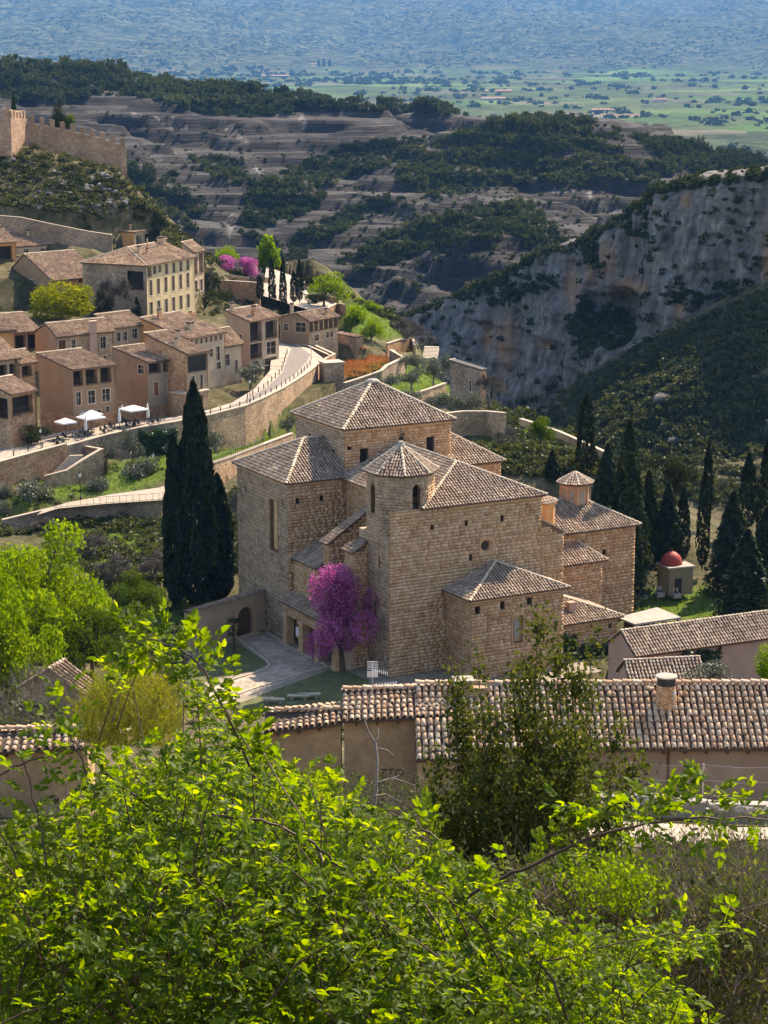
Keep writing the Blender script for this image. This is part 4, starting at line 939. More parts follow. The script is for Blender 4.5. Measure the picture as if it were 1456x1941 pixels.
def house(name, label, c, Y, ang, xr, xl, zb, ytop, roof='shed', f=0.5, R=(), L=(), mR='plaster', mL=None, tile='tile_old', chim=(), ov=0.4, hipl=None, cat='house', pitch=0.36, base=None):
    a = math.radians(ang); u = np.array([math.cos(a), math.sin(a), 0]); v = np.array([-math.sin(a), math.cos(a), 0])
    C = at_y(*c, Y); ze = C[2]; C = np.array([C[0], C[1], 0]); w = solve_len(np.array([C[0], C[1], ze]), u, xr); d = abs(solve_len(np.array([C[0], C[1], ze]), v, xl))
    d = min(d, 16.0)
    root = thing(name, label, cat, C + K * zb)
    def P(s, t, z): return C + u * s + v * t + K * z
    fr_ = {'shed': 1.0, 'gable': f, 'hip': f}.get(roof, 1.0)
    zt = z_at(P(0, d * fr_, 0), ytop) if ytop else ze + .01
    zt = max(zt, ze + .25)
    H = ze - zb
    hr = [(s0 * w, s1 * w, t0 * H, t1 * H, k) for s0, s1, t0, t1, k in R]; hl = [(s0 * d, s1 * d, t0 * H, t1 * H, k) for s0, s1, t0, t1, k in L]
    mL = mL or mR
    mb = MB(); wall_face(mb, P(0, 0, zb), u, -v, w, zb, ze, hr, 0.9 if any(h[4] == 'o' for h in hr) else .25); wr = mb.build('wall', M[mR], root)
    mb = MB(); wall_face(mb, P(0, 0, zb), v, -u, d, zb, ze, hl, .25)
    if roof == 'shed': mb.poly([P(0, 0, ze), P(0, d, ze), P(0, d, zt)])
    elif roof == 'gable': mb.poly([P(0, 0, ze), P(0, d, ze), P(0, d * f, zt)])
    wl = mb.build('wall', M[mL], root)
    mb = MB(); mb.quad(P(w, 0, zb), P(w, d, zb), P(w, d, ze), P(w, 0, ze)); mb.quad(P(0, d, zb), P(w, d, zb), P(w, d, ze if roof != 'shed' else zt), P(0, d, ze if roof != 'shed' else zt))
    if roof == 'shed': mb.poly([P(w, 0, ze), P(w, d, ze), P(w, d, zt)])
    elif roof == 'gable': mb.poly([P(w, 0, ze), P(w, d, ze), P(w, d * f, zt)])
    mb.build('back_wall', M[mL], root)
    mb = MB(); mb.box(P(.03, .03, zb - 7), u * (w - .06), v * (d - .06), K * 7.02); mb.build('foundation', M['rubble'], root)
    if base:
        mb = MB(); mb.box(P(-.06, -.06, zb), u * (w + .12), v * .055, K * base); mb.box(P(-.062, 0, zb), u * .055, v * d, K * base); mb.build('stone_base', M['rubble_red'], root)
    for (s0, s1, t0, t1, k) in hr: window(root, P(s0, 0, zb + t0), u, -v, s1 - s0, t1 - t0, k)
    for (s0, s1, t0, t1, k) in hl: window(root, P(0, s1, zb + t0), -v, -u, s1 - s0, t1 - t0, k)
    if H > 3 and ov > .2:
        mb = MB(); mb.tube([P(-.2, -.5, ze - .1), P(w + .2, -.5, ze - .14)], .07, 6); gt = mb.build('gutter', M['wood'], root)
        mb = MB(); mb.tube([P(w - .12, -.5, ze - .15), P(w - .12, -.09, ze - .6), P(w - .12, -.09, zb)], .05, 5); mb.build('downpipe', M['wood'], gt)
    g = (zt - ze) / max(.1, d * fr_)
    lo = ze - g * ov + .1
    if roof == 'shed':
        A, B, C2, D2 = P(-ov * .6, -ov, lo), P(w + ov * .6, -ov, lo), P(w + ov * .6, d + .15, zt + .1 + g * .15), P(-ov * .6, d + .15, zt + .1 + g * .15)
        pl = [[A, B, C2, D2]]; rd = [(D2, C2)]
    elif roof == 'gable':
        g2 = (zt - ze) / max(.1, d * (1 - f)); lo2 = ze - g2 * ov + .1
        A, B, R0, R1_ = P(-ov * .6, -ov, lo), P(w + ov * .6, -ov, lo), P(-ov * .6, d * f, zt + .1), P(w + ov * .6, d * f, zt + .1)
        pl = [[A, B, R1_, R0], [P(w + ov * .6, d + ov, lo2), P(-ov * .6, d + ov, lo2), R0, R1_]]; rd = [(R0, R1_)]
    else:
        hl_ = hipl or d * .5
        A, B, R0, R1_ = P(-ov, -ov, lo), P(w + ov * .6, -ov, lo), P(hl_, d * f, zt + .1), P(w + ov * .6, d * f, zt + .1)
        Dd, Ee = P(-ov, d + ov, lo), P(w + ov * .6, d + ov, lo)
        pl = [[A, B, R1_, R0], [Dd, A, R0], [Ee, Dd, R0, R1_]]; rd = [(A, R0), (R0, R1_), (Dd, R0)]
    soffit_roof('roof', None, pl, tile, rd, pitch=pitch, parent=root, thick=.16, rr=.15)
    for (s, t, hc, sz) in chim:
        zz_ = ze + (zt - ze) * (min(t, fr_) / fr_ if t <= fr_ else 1 - (t - fr_) / max(.05, 1 - fr_))
        mb = MB(); q = P(s * w, t * d, zz_ - .3); mb.cbox(q, sz, sz * .8, hc + .3, a); ch = mb.build('chimney', M['plaster_pale'] if random.random() < .5 else M['rubble_red'], root)
        mb = MB(); mb.cbox(q + K * (hc + .3), sz * 1.35, sz * 1.15, .1, a); mb.build('chimney_cap', M['coping'], ch)
        mb = MB()
        for sx in (-1, 1): mb.cbox(q + K * (hc + .4) + u * sx * sz * .4, sz * .2, sz * .7, .25, a)
        mb.cbox(q + K * (hc + .65), sz * 1.2, sz, .09, a); mb.build('chimney_pot', M['tile_bed'], ch)
    return root, P, w, d, ze, zt
V_G = 'houses of the hillside village'
h1 = house('gallery_house', 'tan three-storey house with glazed upper galleries above the cafe umbrellas', (137, 701), 331, 41, 218, 73, 9.0, 671, 'shed',
    R=[(.02, .24, .74, .97, 'o'), (.31, .57, .74, .97, 'o'), (.65, .90, .74, .97, 'o'), (.07, .18, .42, .63, 'w'), (.35, .51, .42, .63, 'w'), (.68, .86, .42, .63, 'w'), (.10, .20, .2, .31, 's'), (.42, .64, .03, .3, 'd'), (.74, .84, .23, .34, 'w')], base=2.4)
h2 = house('beige_house', 'beige house with brown shutters and a top-floor loggia behind the big umbrella', (280, 687), 343, 44, 334, 218, 9.2, 660, 'shed', mR='plaster_grey', mL='plaster',
    R=[(.04, .45, .8, .97, 'o'), (.53, .92, .8, .97, 'o'), (.2, .36, .37, .62, 's'), (.68, .83, .38, .63, 's'), (.14, .32, .02, .14, 'd')], L=[(.12, .3, .77, .93, 'w')], base=1.7)
h3 = house('grille_house', 'narrow house with a large glazed grille bay beside a stone side wall', (354, 671), 343, 50, 393, 276, 9.4, 633, 'shed', mR='plaster_grey', mL='rubble_red',
    R=[(.06, .93, .7, .95, 'g'), (.2, .36, .4, .63, 'w'), (.6, .76, .4, .63, 'w'), (.45, .85, .02, .27, 'd')], chim=[(.5, .45, 1.8, .7), (.1, .3, 1.2, .4)])
h4 = house('arcade_house', 'big-roofed house with a row of small gallery openings under its eave', (355, 642), 366, 57, 426, 268, 9.4, 604, 'shed', mR='plaster_pale', mL='plaster_orange',
    R=[(.07 + k * .13, .07 + k * .13 + .07, .86, .96, 'w') for k in range(7)] + [(.57, .67, .58, .72, 'w'), (.76, .86, .48, .75, 'w'), (.77, .88, .32, .45, 'w')], chim=[(.3, .85, 1.5, .7), (.45, .3, .9, 1.2)])
h5 = house('balcony_house', 'tall pale house with dark timber balconies at the bend of the road', (472, 609.5), 386, 58, 528, 431, 10.2, 590, 'shed', mR='plaster_grey', mL='plaster_grey',
    R=[(.03, .42, .57, .97, 'o'), (.55, .95, .57, .93, 'o'), (.03, .42, .2, .52, 'o'), (.58, .9, .22, .5, 'w'), (.08, .3, .02, .16, 'd'), (.5, .92, .02, .17, 'd')], L=[(.3, .45, .6, .72, 'w')], chim=[(.35, .25, 1.7, .8), (.1, .9, 1.3, .7)])
h5b = house('low_wing_house', 'low stone wing with patched roofs between the arcade and balcony houses', (425, 655), 375, 55, 458, 402, 9.6, 628, 'shed', mR='plaster_pale', mL='rubble', R=[(.05, .3, .45, .75, 'w'), (.6, .75, .3, .55, 'w')])
h6 = house('columned_house', 'small house with a columned upper loggia beside the road bend wall', (585, 608), 412, 54, 641, 523, 11.0, 594, 'gable', .35, mR='rubble', mL='plaster',
    R=[(.03 + k * .165, .03 + k * .165 + .12, .55, .93, 'o') for k in range(6)] + [(.2, .34, .12, .36, 'w'), (.58, .68, .16, .4, 'w'), (.72, .82, .16, .4, 'w')], L=[(.08, .4, .5, .9, 'w'), (.62, .75, .5, .78, 'w'), (.86, .97, .1, .75, 'd')], chim=[(.1, .6, 1.8, .6), (.7, .1, 1.0, .5)])
h7 = house('loggia_house', 'stone house with an open pillared loggia at the left picture edge', (18, 747), 319, 55, 66, -25, 7.6, 722, 'shed', mR='rubble_red', mL='rubble',
    R=[(.1, .9, .64, .93, 'o')], L=[(.1, .6, .6, .92, 'o')])
h7b = house('upper_left_house', 'greyish house with paired dark windows behind the pillared loggia', (-6, 682), 327, 45, 36, -48, 8, 640, 'shed', mR='plaster_grey', R=[(.05, .45, .7, .93, 'o'), (.55, .93, .7, .93, 'o'), (.3, .55, .42, .58, 'w')])
h7c = house('stone_gable_wing', 'narrow rubble wing with a small tiled roof next to the gallery house', (37, 688), 329, 50, 67, 18, 8, 668, 'shed', mR='rubble_red', mL='rubble', R=[(.15, .75, .82, .95, 'o')])
h8 = house('left_barn', 'broad low roof with dark open barn front left of the round yellow-green tree', (-6, 633), 369, 36, 77, -40, 13, 600, 'shed', mR='plaster', mL='rubble', R=[(.35, .65, .3, .9, 'o'), (.7, .97, .3, .9, 'o')])
h8b = house('orange_terrace_house', 'little orange flat-roofed terrace block at the left edge below the broad roof', (-10, 629), 356, 32, 28, -40, 12, None, 'shed', mR='plaster_orange', R=[(.3, .55, .1, .6, 'w')])
h9 = house('chimney_house', 'rubble house with a massive pinkish chimney stack on its front', (107, 637), 358, 40, 214, 66, 12.5, 614, 'gable', .45, mR='rubble', mL='plaster',
    R=[(.03, .16, .35, .9, 'd'), (.26, .33, .64, .88, 'w'), (.77, .87, .62, .88, 'w'), (.8, .87, .1, .45, 'w')])
r_, P_, w_, d_, ze_, zt_ = h9
mb = MB(); mb.box(P_(w_ * .56, -.55, 12.6), P_(w_ * .68, 0, 0) - P_(w_ * .56, 0, 0), P_(0, .54, 0) - P_(0, 0, 0), K * (ze_ - 12.6 + 1.8)); st_ = mb.build('chimney_stack', M['plaster_pink'], r_)
mb = MB(); mb.box(P_(w_ * .55, -.62, ze_ + 1.8), P_(w_ * .69, 0, 0) - P_(w_ * .55, 0, 0), P_(0, .7, 0) - P_(0, 0, 0), K * .2); mb.build('chimney_cap', M['tile_near'], st_)
h10 = house('pale_upper_house', 'pale house with paired small windows right of the chimney-stack house', (214, 621), 367, 46, 276, 182, 12.5, 598, 'shed', mR='plaster_grey', R=[(.1, .22, .68, .88, 'w'), (.3, .42, .68, .88, 'w'), (.58, .74, .7, .92, 'w'), (.15, .24, .3, .42, 'w'), (.5, .62, .32, .48, 'w'), (.8, .97, .3, .5, 'd')])
h11 = house('tan_gable_house', 'large tan gabled house behind the round yellow-green tree', (99, 531), 426, 42, 192, 12, 20, 482, 'gable', .6, mR='plaster_orange', mL='plaster', R=[(.52, .62, .35, .85, 's'), (.22, .3, .4, .7, 'w')], L=[(.38, .5, .42, .72, 'w')], chim=[(.05, .8, 1.1, .5), (.92, .15, .9, .4)])
h12 = house('hilltop_house', 'cream house with three small windows below the long garden wall', (31, 467), 449, 44, 117, -25, 24, 441, 'gable', .5, mR='plaster_pale', R=[(.15, .27, .3, .65, 'w'), (.52, .62, .3, .62, 's'), (.8, .9, .3, .65, 's')], chim=[(.45, .3, 1.0, .5)])
h13 = house('edge_house', 'brown balconied house cut by the left picture edge', (-35, 462), 436, 38, 30, -70, 20, 428, 'shed', mR='plaster_orange', mL='plaster', R=[(.3, .9, .45, .9, 'o'), (.55, .85, .1, .35, 'o')], chim=[(.8, .4, 1.4, .7), (.6, .75, 1.2, .6)])
h14 = house('arched_orange_house', 'orange-walled house with two arched loggia windows on the slope', (254, 441), 463, 68, 289, 196, 24, 437, 'shed', mR='plaster_yellow', mL='plaster_orange', R=[(.12, .4, .25, .8, 'o'), (.58, .86, .25, .8, 'o')], chim=[(.3, .3, 1.3, .5), (.1, .8, 1.0, .8)])
h15 = house('yellow_mansion', 'long pale-yellow four-storey mansion with sunlit balconied facade', (277.5, 503), 411, 66, 368, 156, 14, 474, 'hip', .5, mR='plaster_yellow', mL='rubble_grey',
    R=[(.02, .1, .82, .97, 'o'), (.13, .2, .84, .96, 'w'), (.24, .3, .85, .96, 'w')] + [(.05 + .155 * k, .05 + .155 * k + .06, .52, .76, 'w') for k in range(6)] + [(.05 + .155 * k, .05 + .155 * k + .06, .2, .42, 'w') for k in range(6)] + [(.38 + .15 * k, .38 + .15 * k + .06, .8, .96, 'w') for k in range(4)] + [(.86, .92, .02, .14, 'd')],
    L=[(.05, .3, .62, .9, 'o')], chim=[(.25, .3, 1.2, .7), (.35, .25, .9, .5), (.55, .4, 1.7, .25), (.7, .35, 1.7, .25), (.92, .45, 1.0, 1.4)], hipl=5.0, base=1.4)
h16 = house('tower_end_house', 'narrow end house with stacked dark balconies right of the yellow mansion', (366, 477), 441, 70, 386, 345, 14, 461, 'shed', mR='plaster_pale', R=[(.05, .4, .6, .92, 'o'), (.55, .95, .62, .95, 'o'), (.1, .35, .3, .5, 'w'), (.6, .85, .3, .5, 'w')])
for r in (h1, h2, h3, h4, h5, h5b, h6, h7, h7b, h7c, h8, h8b, h9, h10, h11, h12, h13, h14, h15, h16): r[0]['group'] = V_G
h17 = house('garden_tower', 'slim rubble tower with a sloping flat roof among the olive terraces', (912, 702), 352, 46, 922, 853, 3, 684, 'shed', mR='rubble_red', mL='rubble_grey', R=[(.2, .8, .8, .93, 'o')], L=[(.3, .36, .7, .85, 'w')], tile='concrete', ov=.15, cat='tower')
h18 = house('roofless_hut', 'roofless stone hut beside the red garden', (675, 640), 420, 50, 689, 637, 5, None, 'shed', mR='rubble', mL='rubble_grey', ov=.05, cat='ruin')

# ------------------------------------------------------------------ walls, road, steps
def wall_run(name, label, pts, h, thick=.5, mat='rubble', coping=True, group=None, away=None, cat='wall', base=None):
    """pts: [(px, py, Y)] along the top edge that faces the camera"""
    T = np.array([at_y(*p) for p in pts]); root = thing(name, label, cat, T[len(T) // 2] - K * h, group)
    T2 = T[:, :2]; d = np.gradient(T2, axis=0); d /= np.linalg.norm(d, axis=1)[:, None] + 1e-9
    n = np.stack([-d[:, 1], d[:, 0]], 1)
    if away is None: n *= np.sign((n * T2).sum(1))[:, None]         # away from the camera
    Bk = T.copy(); Bk[:, :2] += n * thick
    mb = MB(); hh_ = np.broadcast_to(np.asarray(h, float), (len(T),)); dn = np.stack([0*hh_, 0*hh_, -hh_], 1)
    V = np.concatenate([T, Bk, T + dn, Bk + dn]); m = len(T); fs = []
    for i in range(m - 1): fs += [(i, m+i, m+i+1, i+1), (i, i+1, 2*m+i+1, 2*m+i), (m+i, 3*m+i, 3*m+i+1, m+i+1)]
    fs += [(0, 2*m, 3*m, m), (m-1, 2*m-1, 4*m-1, 3*m-1)]
    mb.add(V, fs); mb.build('masonry', M[mat], root)
    if coping:
        mb = MB(); e = .08
        A = T.copy(); A[:, :2] -= n * e; B = Bk.copy(); B[:, :2] += n * e
        V = np.concatenate([A + K * .01, B + K * .01, A + K * .16, B + K * .16]); fs = []
        for i in range(m - 1): fs += [(2*m+i, 3*m+i, 3*m+i+1, 2*m+i+1), (i, i+1, 2*m+i+1, 2*m+i), (m+i, 3*m+i, 3*m+i+1, m+i+1), (i, m+i, m+i+1, i+1)]
        fs += [(0, 2*m, 3*m, m), (m-1, 2*m-1, 4*m-1, 3*m-1)]
        mb.add(V, fs); mb.build('coping', M['coping'], root)
    return root
def Yz(px, py, z): return float(at_z(px, py, z)[1])
def strip(A, B, nsub=6):
    t = np.linspace(0, len(A) - 1, (len(A) - 1) * nsub + 1); i = np.arange(len(A))
    f = lambda X: np.stack([np.interp(t, i, X[:, k]) for k in range(3)], 1)
    return f(A), f(B)
def strip_obj(name, A, B, mat, up=0.0, lo=0.0, hi=1.0, kind='structure', thick=None, n=4):
    A2, B2 = strip(A, B); A3 = A2 + (B2 - A2) * lo + K * up; B3 = A2 + (B2 - A2) * hi + K * up
    V = np.stack([A3 + (B3 - A3) * k / n for k in range(n + 1)], 1); m = len(A3); idx = np.arange(m * (n + 1)).reshape(m, n + 1)
    Q = np.stack([idx[:-1, :-1], idx[:-1, 1:], idx[1:, 1:], idx[1:, :-1]], -1).reshape(-1, 4)
    return tag(obj(name, arr_mesh(name, V.reshape(-1, 3), [Q], [mat], True)), kind=kind)
def paving_mat():
    m, nt, b = _new('pale_cobble_paving'); v = _vec(nt)
    vo = nt.nodes.new('ShaderNodeTexVoronoi'); vo.inputs['Scale'].default_value = 2.6; nt.links.new(v, vo.inputs['Vector'])
    sep = nt.nodes.new('ShaderNodeSeparateColor'); nt.links.new(vo.outputs['Color'], sep.inputs[0])
    r = _ramp(nt, [(0.23, 0.195, 0.155), (0.34, 0.29, 0.23), (0.40, 0.34, 0.27)]); nt.links.new(sep.outputs[0], r.inputs[0])
    n = _noise(nt, v, .3, 5, .7); r2 = _ramp(nt, [(.75,) * 3, (1.15,) * 3], [.35, .65]); nt.links.new(n.outputs[0], r2.inputs[0])
    nt.links.new(_mix(nt, r.outputs[0], r2.outputs[0], 1.0, 'MULTIPLY'), b.inputs['Base Color']); _bump(nt, b, vo.outputs['Distance'], .3, .05); return m
M['paving'] = paving_mat(); M['asphalt'] = m_plain('grey_setts', (0.17, 0.15, 0.13), nscale=1.4, var=.25, bump=.2)
road = strip_obj('road', FP, BP, M['paving'])
strip_obj('road_lane', FP[5:], BP[5:], M['asphalt'], .006, .22, .62)
A2, B2 = strip(FP[5:], BP[5:]); 
mb = MB()
for i in range(len(A2) - 1):
    p, q = A2[i] + (B2[i] - A2[i]) * .22, A2[i+1] + (B2[i+1] - A2[i+1]) * .22
    s_ = unit(B2[i] - A2[i]) * .25; mb.quad(p + K*.012, q + K*.012, q + s_ + K*.012, p + s_ + K*.012)
tag(mb.build('kerb', M['coping']), kind='structure')
wall_run('road_retaining_wall', 'long sunlit rubble wall holding up the curving road', [(x, y, FP[i + 5][1]) for i, (x, y) in enumerate(front[5:])], 9.5, .45, 'rubble')
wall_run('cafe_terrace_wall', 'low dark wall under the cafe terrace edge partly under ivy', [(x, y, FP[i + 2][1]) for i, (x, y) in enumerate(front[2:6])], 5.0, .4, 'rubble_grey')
wall_run('left_road_wall', 'orange rubble wall along the road at the left edge above the stairs', [(x, y - 4, FP[i][1]) for i, (x, y) in enumerate(front[:3])], 4.5, .45, 'rubble_red')
mb_pts = [(606, 692, FP[11][1] - .6), (611, 690, FP[11][1] - .2), (649, 688, 392)]
# square buttress at the end of the long wall
c_ = at_y(611, 689, 384.5); bt = thing('wall_buttress', 'square rubble bastion at the right end of the long road wall', 'wall', c_ - K * 9)
mb = MB(); mb.cbox(c_ + np.array([1.6, 1.6, -11]), 3.6, 3.2, 11.0, math.radians(20)); mb.build('masonry', M['rubble'], bt)
mb = MB(); mb.cbox(c_ + np.array([1.6, 1.6, 0.005]), 3.9, 3.5, .18, math.radians(20)); mb.build('coping', M['coping'], bt)
wall_run('bend_parapet', 'low rubble parapet around the inside of the road bend', [(613, 684, 392), (632, 672, 400), (588, 652, 416), (516, 636, 428)], 1.6, .4, 'rubble_red')
wall_run('upper_road_parapet', 'dark parapet in front of the columned house', [(515, 640, 422), (545, 645, 418), (585, 657, 411), (628, 676, 400)], 1.2, .35, 'rubble_red')
wall_run('stair_outer_wall', 'sloping rubble wall on the garden side of the stone stairs', [(84, 904, 313.2), (127, 893, 313.2), (160, 872, 316), (193, 853, 318.8)], 5.5, .5, 'rubble')
q_ = at_y(193, 853, 318.8)
wall_run('stair_end_wall', 'short rubble wall closing the top of the stone stairs', [(193, 853, q_[1] + .1), (165, 848, q_[1] + 2.2), (140, 846, q_[1] + 3)], 5.5, .4, 'rubble_red')
# stone stairs between the two walls
root = thing('stone_stairs', 'flight of pale stone steps between two rubble walls', 'stairs', at_z(118, 895, 5))
s_a, s_b = at_z(103, 898, 5.0), at_z(150, 862, 8.0); e_ = unit(np.array([1, .25, 0]))
for k in range(14):
    t = k / 13; p = at_y(101 + 31 * t, 897 - 33 * t, 314.6 + 2.2 * t)
    mb = MB(); mb.box(p - K * .8, e_ * 2.0, unit(np.array([-.25, 1, 0])) * .5, K * .8); mb.build('step', M['coping'], root)
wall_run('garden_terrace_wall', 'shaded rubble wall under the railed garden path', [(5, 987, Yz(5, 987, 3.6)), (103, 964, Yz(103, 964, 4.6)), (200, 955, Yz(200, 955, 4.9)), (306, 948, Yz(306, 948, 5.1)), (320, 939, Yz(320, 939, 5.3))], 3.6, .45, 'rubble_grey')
wall_run('church_lane_wall', 'rubble wall of the lane left of the church transept', [(400, 880, 309), (430, 870, 314), (500, 843, 330), (556, 822, 344)], 4.2, .45, 'rubble')
strip_obj('garden_path', GPF, GPB, M['gravel'])
# iron railing on the terrace wall
def railing(name, label, pts, h=1.0, step=.9, group=None):
    T = np.array(pts); seg = np.linalg.norm(np.diff(T, axis=0), axis=1); s = np.concatenate([[0], np.cumsum(seg)])
    root = thing(name, label, 'railing', T[0], group); n = max(2, int(s[-1] / step))
    q = np.stack([np.interp(np.linspace(0, s[-1], n + 1), s, T[:, k]) for k in range(3)], 1)
    for zr in (h, h * .15):
        mb = MB(); mb.tube(q + K * zr, .025, 4); mb.build('rail', M['iron'], root)
    for p in q: mb = MB(); mb.tube([p, p + K * h], .022, 4); mb.build('post', M['iron'], root)
    mb = MB(); q2 = np.stack([np.interp(np.arange(0, s[-1], .3), s, T[:, k]) for k in range(3)], 1)
    for p in q2: mb.box(p + K * .1, [.012, 0, 0], [0, .012, 0], K * (h - .1))
    mb.build('bars', M['iron'], root, kind='stuff')
    return root
railing('iron_railing', 'thin black railing along the garden path above the terrace wall', [at_z(103, 964, 4.85), at_z(200, 955, 5.1), at_z(306, 948, 5.3), at_z(320, 939, 5.5)])
railing('lane_railing', 'thin black railing along the lane left of the church transept', [at_y(402, 879, 309.2), at_y(430, 869, 314.2), at_y(500, 842, 330.2)])
# right-hand terraces
wall_run('red_garden_wall', 'curved dry-stone wall around the red garden terrace', [(655, 727, 372), (690, 716, 376), (724, 704, 378), (735, 694, 382), (768, 678, 392), (745, 668, 402), (738, 664, 408)], 4.2, .5, 'rubble_grey')
wall_run('olive_terrace_wall', 'pale dry-stone wall below the bright grass olive terrace', [(790, 746, 358), (815, 738, 362), (846, 727, 368)], 2.2, .4, 'rubble')
wall_run('lower_terrace_wall', 'broad dry-stone wall below the slim garden tower', [(845, 785, 318), (880, 781, 321), (920, 781, 322), (955, 784, 318)], 4.6, .5, 'rubble')
wall_run('upper_terrace_wall', 'broken rubble wall above the red garden', [(735, 652, 414), (760, 644, 420), (782, 643, 424), (784, 655, 416)], 2.5, .4, 'rubble_red')
wall_run('bastion_wall', 'tall rubble bastion right of the columned house', [(612, 590, 436), (640, 576, 446), (651, 578, 442)], 9, .5, 'rubble_red')
wall_run('square_parapet', 'low rubble parapet along the upper square by the cypresses', [(383, 512, 470), (420, 520, 472), (470, 527, 474), (512, 527, 478)], 2.2, .4, 'rubble_red')
wall_run('square_inner_wall', 'rough reddish wall below the purple-blossomed trees', [(412, 532, 462), (450, 534, 460), (492, 537, 458)], 6.5, .5, 'rubble_red')
wall_run('long_garden_wall', 'long rubble wall climbing below the scrubby castle slope', [(-20, 408, 454), (40, 413, 455), (110, 428, 456), (170, 440, 457), (212, 446, 457)], 5.5, .6, 'rubble_grey')
wall_run('upper_square_wall', 'low wall along the far side of the upper square', [(575, 558, 470), (610, 562, 468), (640, 565, 462)], 1.4, .4, 'rubble_red')
wall_run('ridge_path_wall', 'thin tiled wall descending behind the tall right cypress', [(985, 795, 318), (1020, 806, 314), (1060, 820, 308), (1110, 842, 300), (1145, 858, 294), (1156, 868, 288)], .9, .4, 'rubble')
# steps by the olive terrace
root = thing('garden_steps', 'small flight of grey steps beside the olive terrace', 'stairs', at_y(812, 670, 405))
for k in range(9):
    p = at_y(800 + k * .5, 678 - k * 2.6, 398 + k * .9); mb = MB(); mb.box(p - K * .8, [2.6, -.6, 0], [.2, .9, 0], K * .8); mb.build('step', M['coping'], root)
# upper square paving
mb = MB(); mb.poly(list(SQ)); tag(mb.build('square', M['paving']), kind='structure')
# castle walls with merlons
def castle(label, pts, h, mat, seedn, mer=1.5):
    T = np.array([at_y(*p) for p in pts]); root = thing('castle_wall', label, 'castle wall', T[0] - K * h, 'castle curtain walls')
    mb = MB(); seg = np.linalg.norm(np.diff(T, axis=0), axis=1); s = np.concatenate([[0], np.cumsum(seg)])
    for i in range(len(T) - 1):
        e = T[i+1] - T[i]; n_ = unit(np.cross(e, K)); n_ = n_ * (1 if n_[1] > 0 else -1)
        a, b = T[i] - K * h, T[i+1] - K * h
        mb.add([a, b, b + n_ * 1.1, a + n_ * 1.1, T[i], T[i+1], T[i+1] + n_ * 1.1, T[i] + n_ * 1.1], [(0,1,5,4), (2,3,7,6), (4,5,6,7), (1,2,6,5), (3,0,4,7)])
    mb.build('masonry', M[mat], root)
    for k in np.arange(.4, s[-1] - 1, 2.25):
        p = np.array([np.interp(k, s, T[:, j]) for j in range(3)]); p2 = np.array([np.interp(k + 1.15, s, T[:, j]) for j in range(3)]); e = p2 - p; n_ = unit(np.cross(e, K)); n_ = n_ * (1 if n_[1] > 0 else -1)
        hm = mer * random.uniform(.85, 1.1); mb = MB(); mb.add([p, p2, p2 + n_ * .6, p + n_ * .6] + [q + K * hm for q in (p, p2)] + [q + K * (hm + .3) for q in ((p + p2) / 2,)] + [q + n_ * .6 + K * hm for q in (p2, p)] + [(p + p2) / 2 + n_ * .6 + K * (hm + .3)],
            [(0,1,5,6,4), (2,3,8,9,7), (4,6,9,8), (6,5,7,9), (1,2,7,5), (3,0,4,8)]); mb.build('merlon', M[mat], root)
    return root
castle('sunlit reddish castle wall with battlements at the left edge', [(-30, 215, 470), (20, 222, 474), (52, 226, 486)], 8.5, 'castle', 1)
castle('long shaded battlemented castle wall descending to the right', [(52, 232, 486), (110, 243, 487), (180, 259, 488), (240, 278, 489)], 9.5, 'castle', 2)
# gate wall by the transept with arch and wooden gate
root = thing('gate_wall', 'plastered courtyard wall with tiled top and dark arched gate', 'wall', cw(-9, 22, 0))
A, B = cw(-15.4, 19.5, -.3), cw(-3.25, 24.6, -.3); e = unit(B - A); n = unit(np.cross(e, K)); n = n if n[1] < 0 else -n; L_ = np.linalg.norm(B - A)
g0_, g1_, gh = 8.2, 10.9, 2.1
mb = MB(); wall_face(mb, A, e, n, L_, -.3, 4.7, [(g0_, g1_, 0.0, gh + 1.35 + .3)], .5); mb.box(A - n * .5, e * g0_, -n * .02, K * 5.0); mb.box(A - n * .5 + e * g1_, e * (L_ - g1_), -n * .02, K * 5.0); mb.quad(A, A - n * .5, A - n * .5 + K * 5, A + K * 5)
ws = mb.build('masonry', M['plaster_pale'], root)
mb = MB(); cpt = A + e * (g0_ + g1_) / 2 + K * (gh + .3); r1 = (g1_ - g0_) / 2
ins_ = [cpt + e * (r1 * math.cos(t)) + K * (r1 * math.sin(t)) for t in np.linspace(0, math.pi, 15)]
out_ = [cpt + e * ((r1 + .42) * math.cos(t)) + K * ((r1 + .42) * math.sin(t)) for t in np.linspace(0, math.pi, 15)]
for k in range(14):
    m2 = MB(); m2.slab(np.array([ins_[k], out_[k], out_[k+1], ins_[k+1]]) - n * .45 , n * .55); m2.build('voussoir', M['ashlar'], root)
for k in range(14):
    t1 = ins_[k]; 
for s_ in (g0_ - .42, g1_):
    m2 = MB(); m2.box(A + e * s_ - n * .45 + K * .0, e * .42, n * .55, K * (gh + .3)); m2.build('jamb', M['ashlar'], root)
m2 = MB(); cor = [cpt + e * r1 + K * (r1 + .01), cpt - e * r1 + K * (r1 + .01)]
for sg in (-1, 1): m2.slab(np.array([cpt + e * sg * r1 + K * 1.36] + [cpt + e * (sg * r1 * math.cos(t)) + K * (r1 * math.sin(t)) for t in np.linspace(0, math.pi/2, 6)]) - n * .4, n * .38)
m2.build('spandrel', M['plaster_pale'], root, kind='stuff')
m2 = MB(); m2.box(A + e * g0_ - n * .35 + K * .05, e * (g1_ - g0_), -n * .08, K * 3.6); m2.build('gate', M['wood'], root)
m2 = MB(); m2.box(A + e * (g0_ - .5) + n * .02, e * (g1_ - g0_ + 1), n * 1.0, K * .45); m2.build('step', M['ashlar_grey'], root)
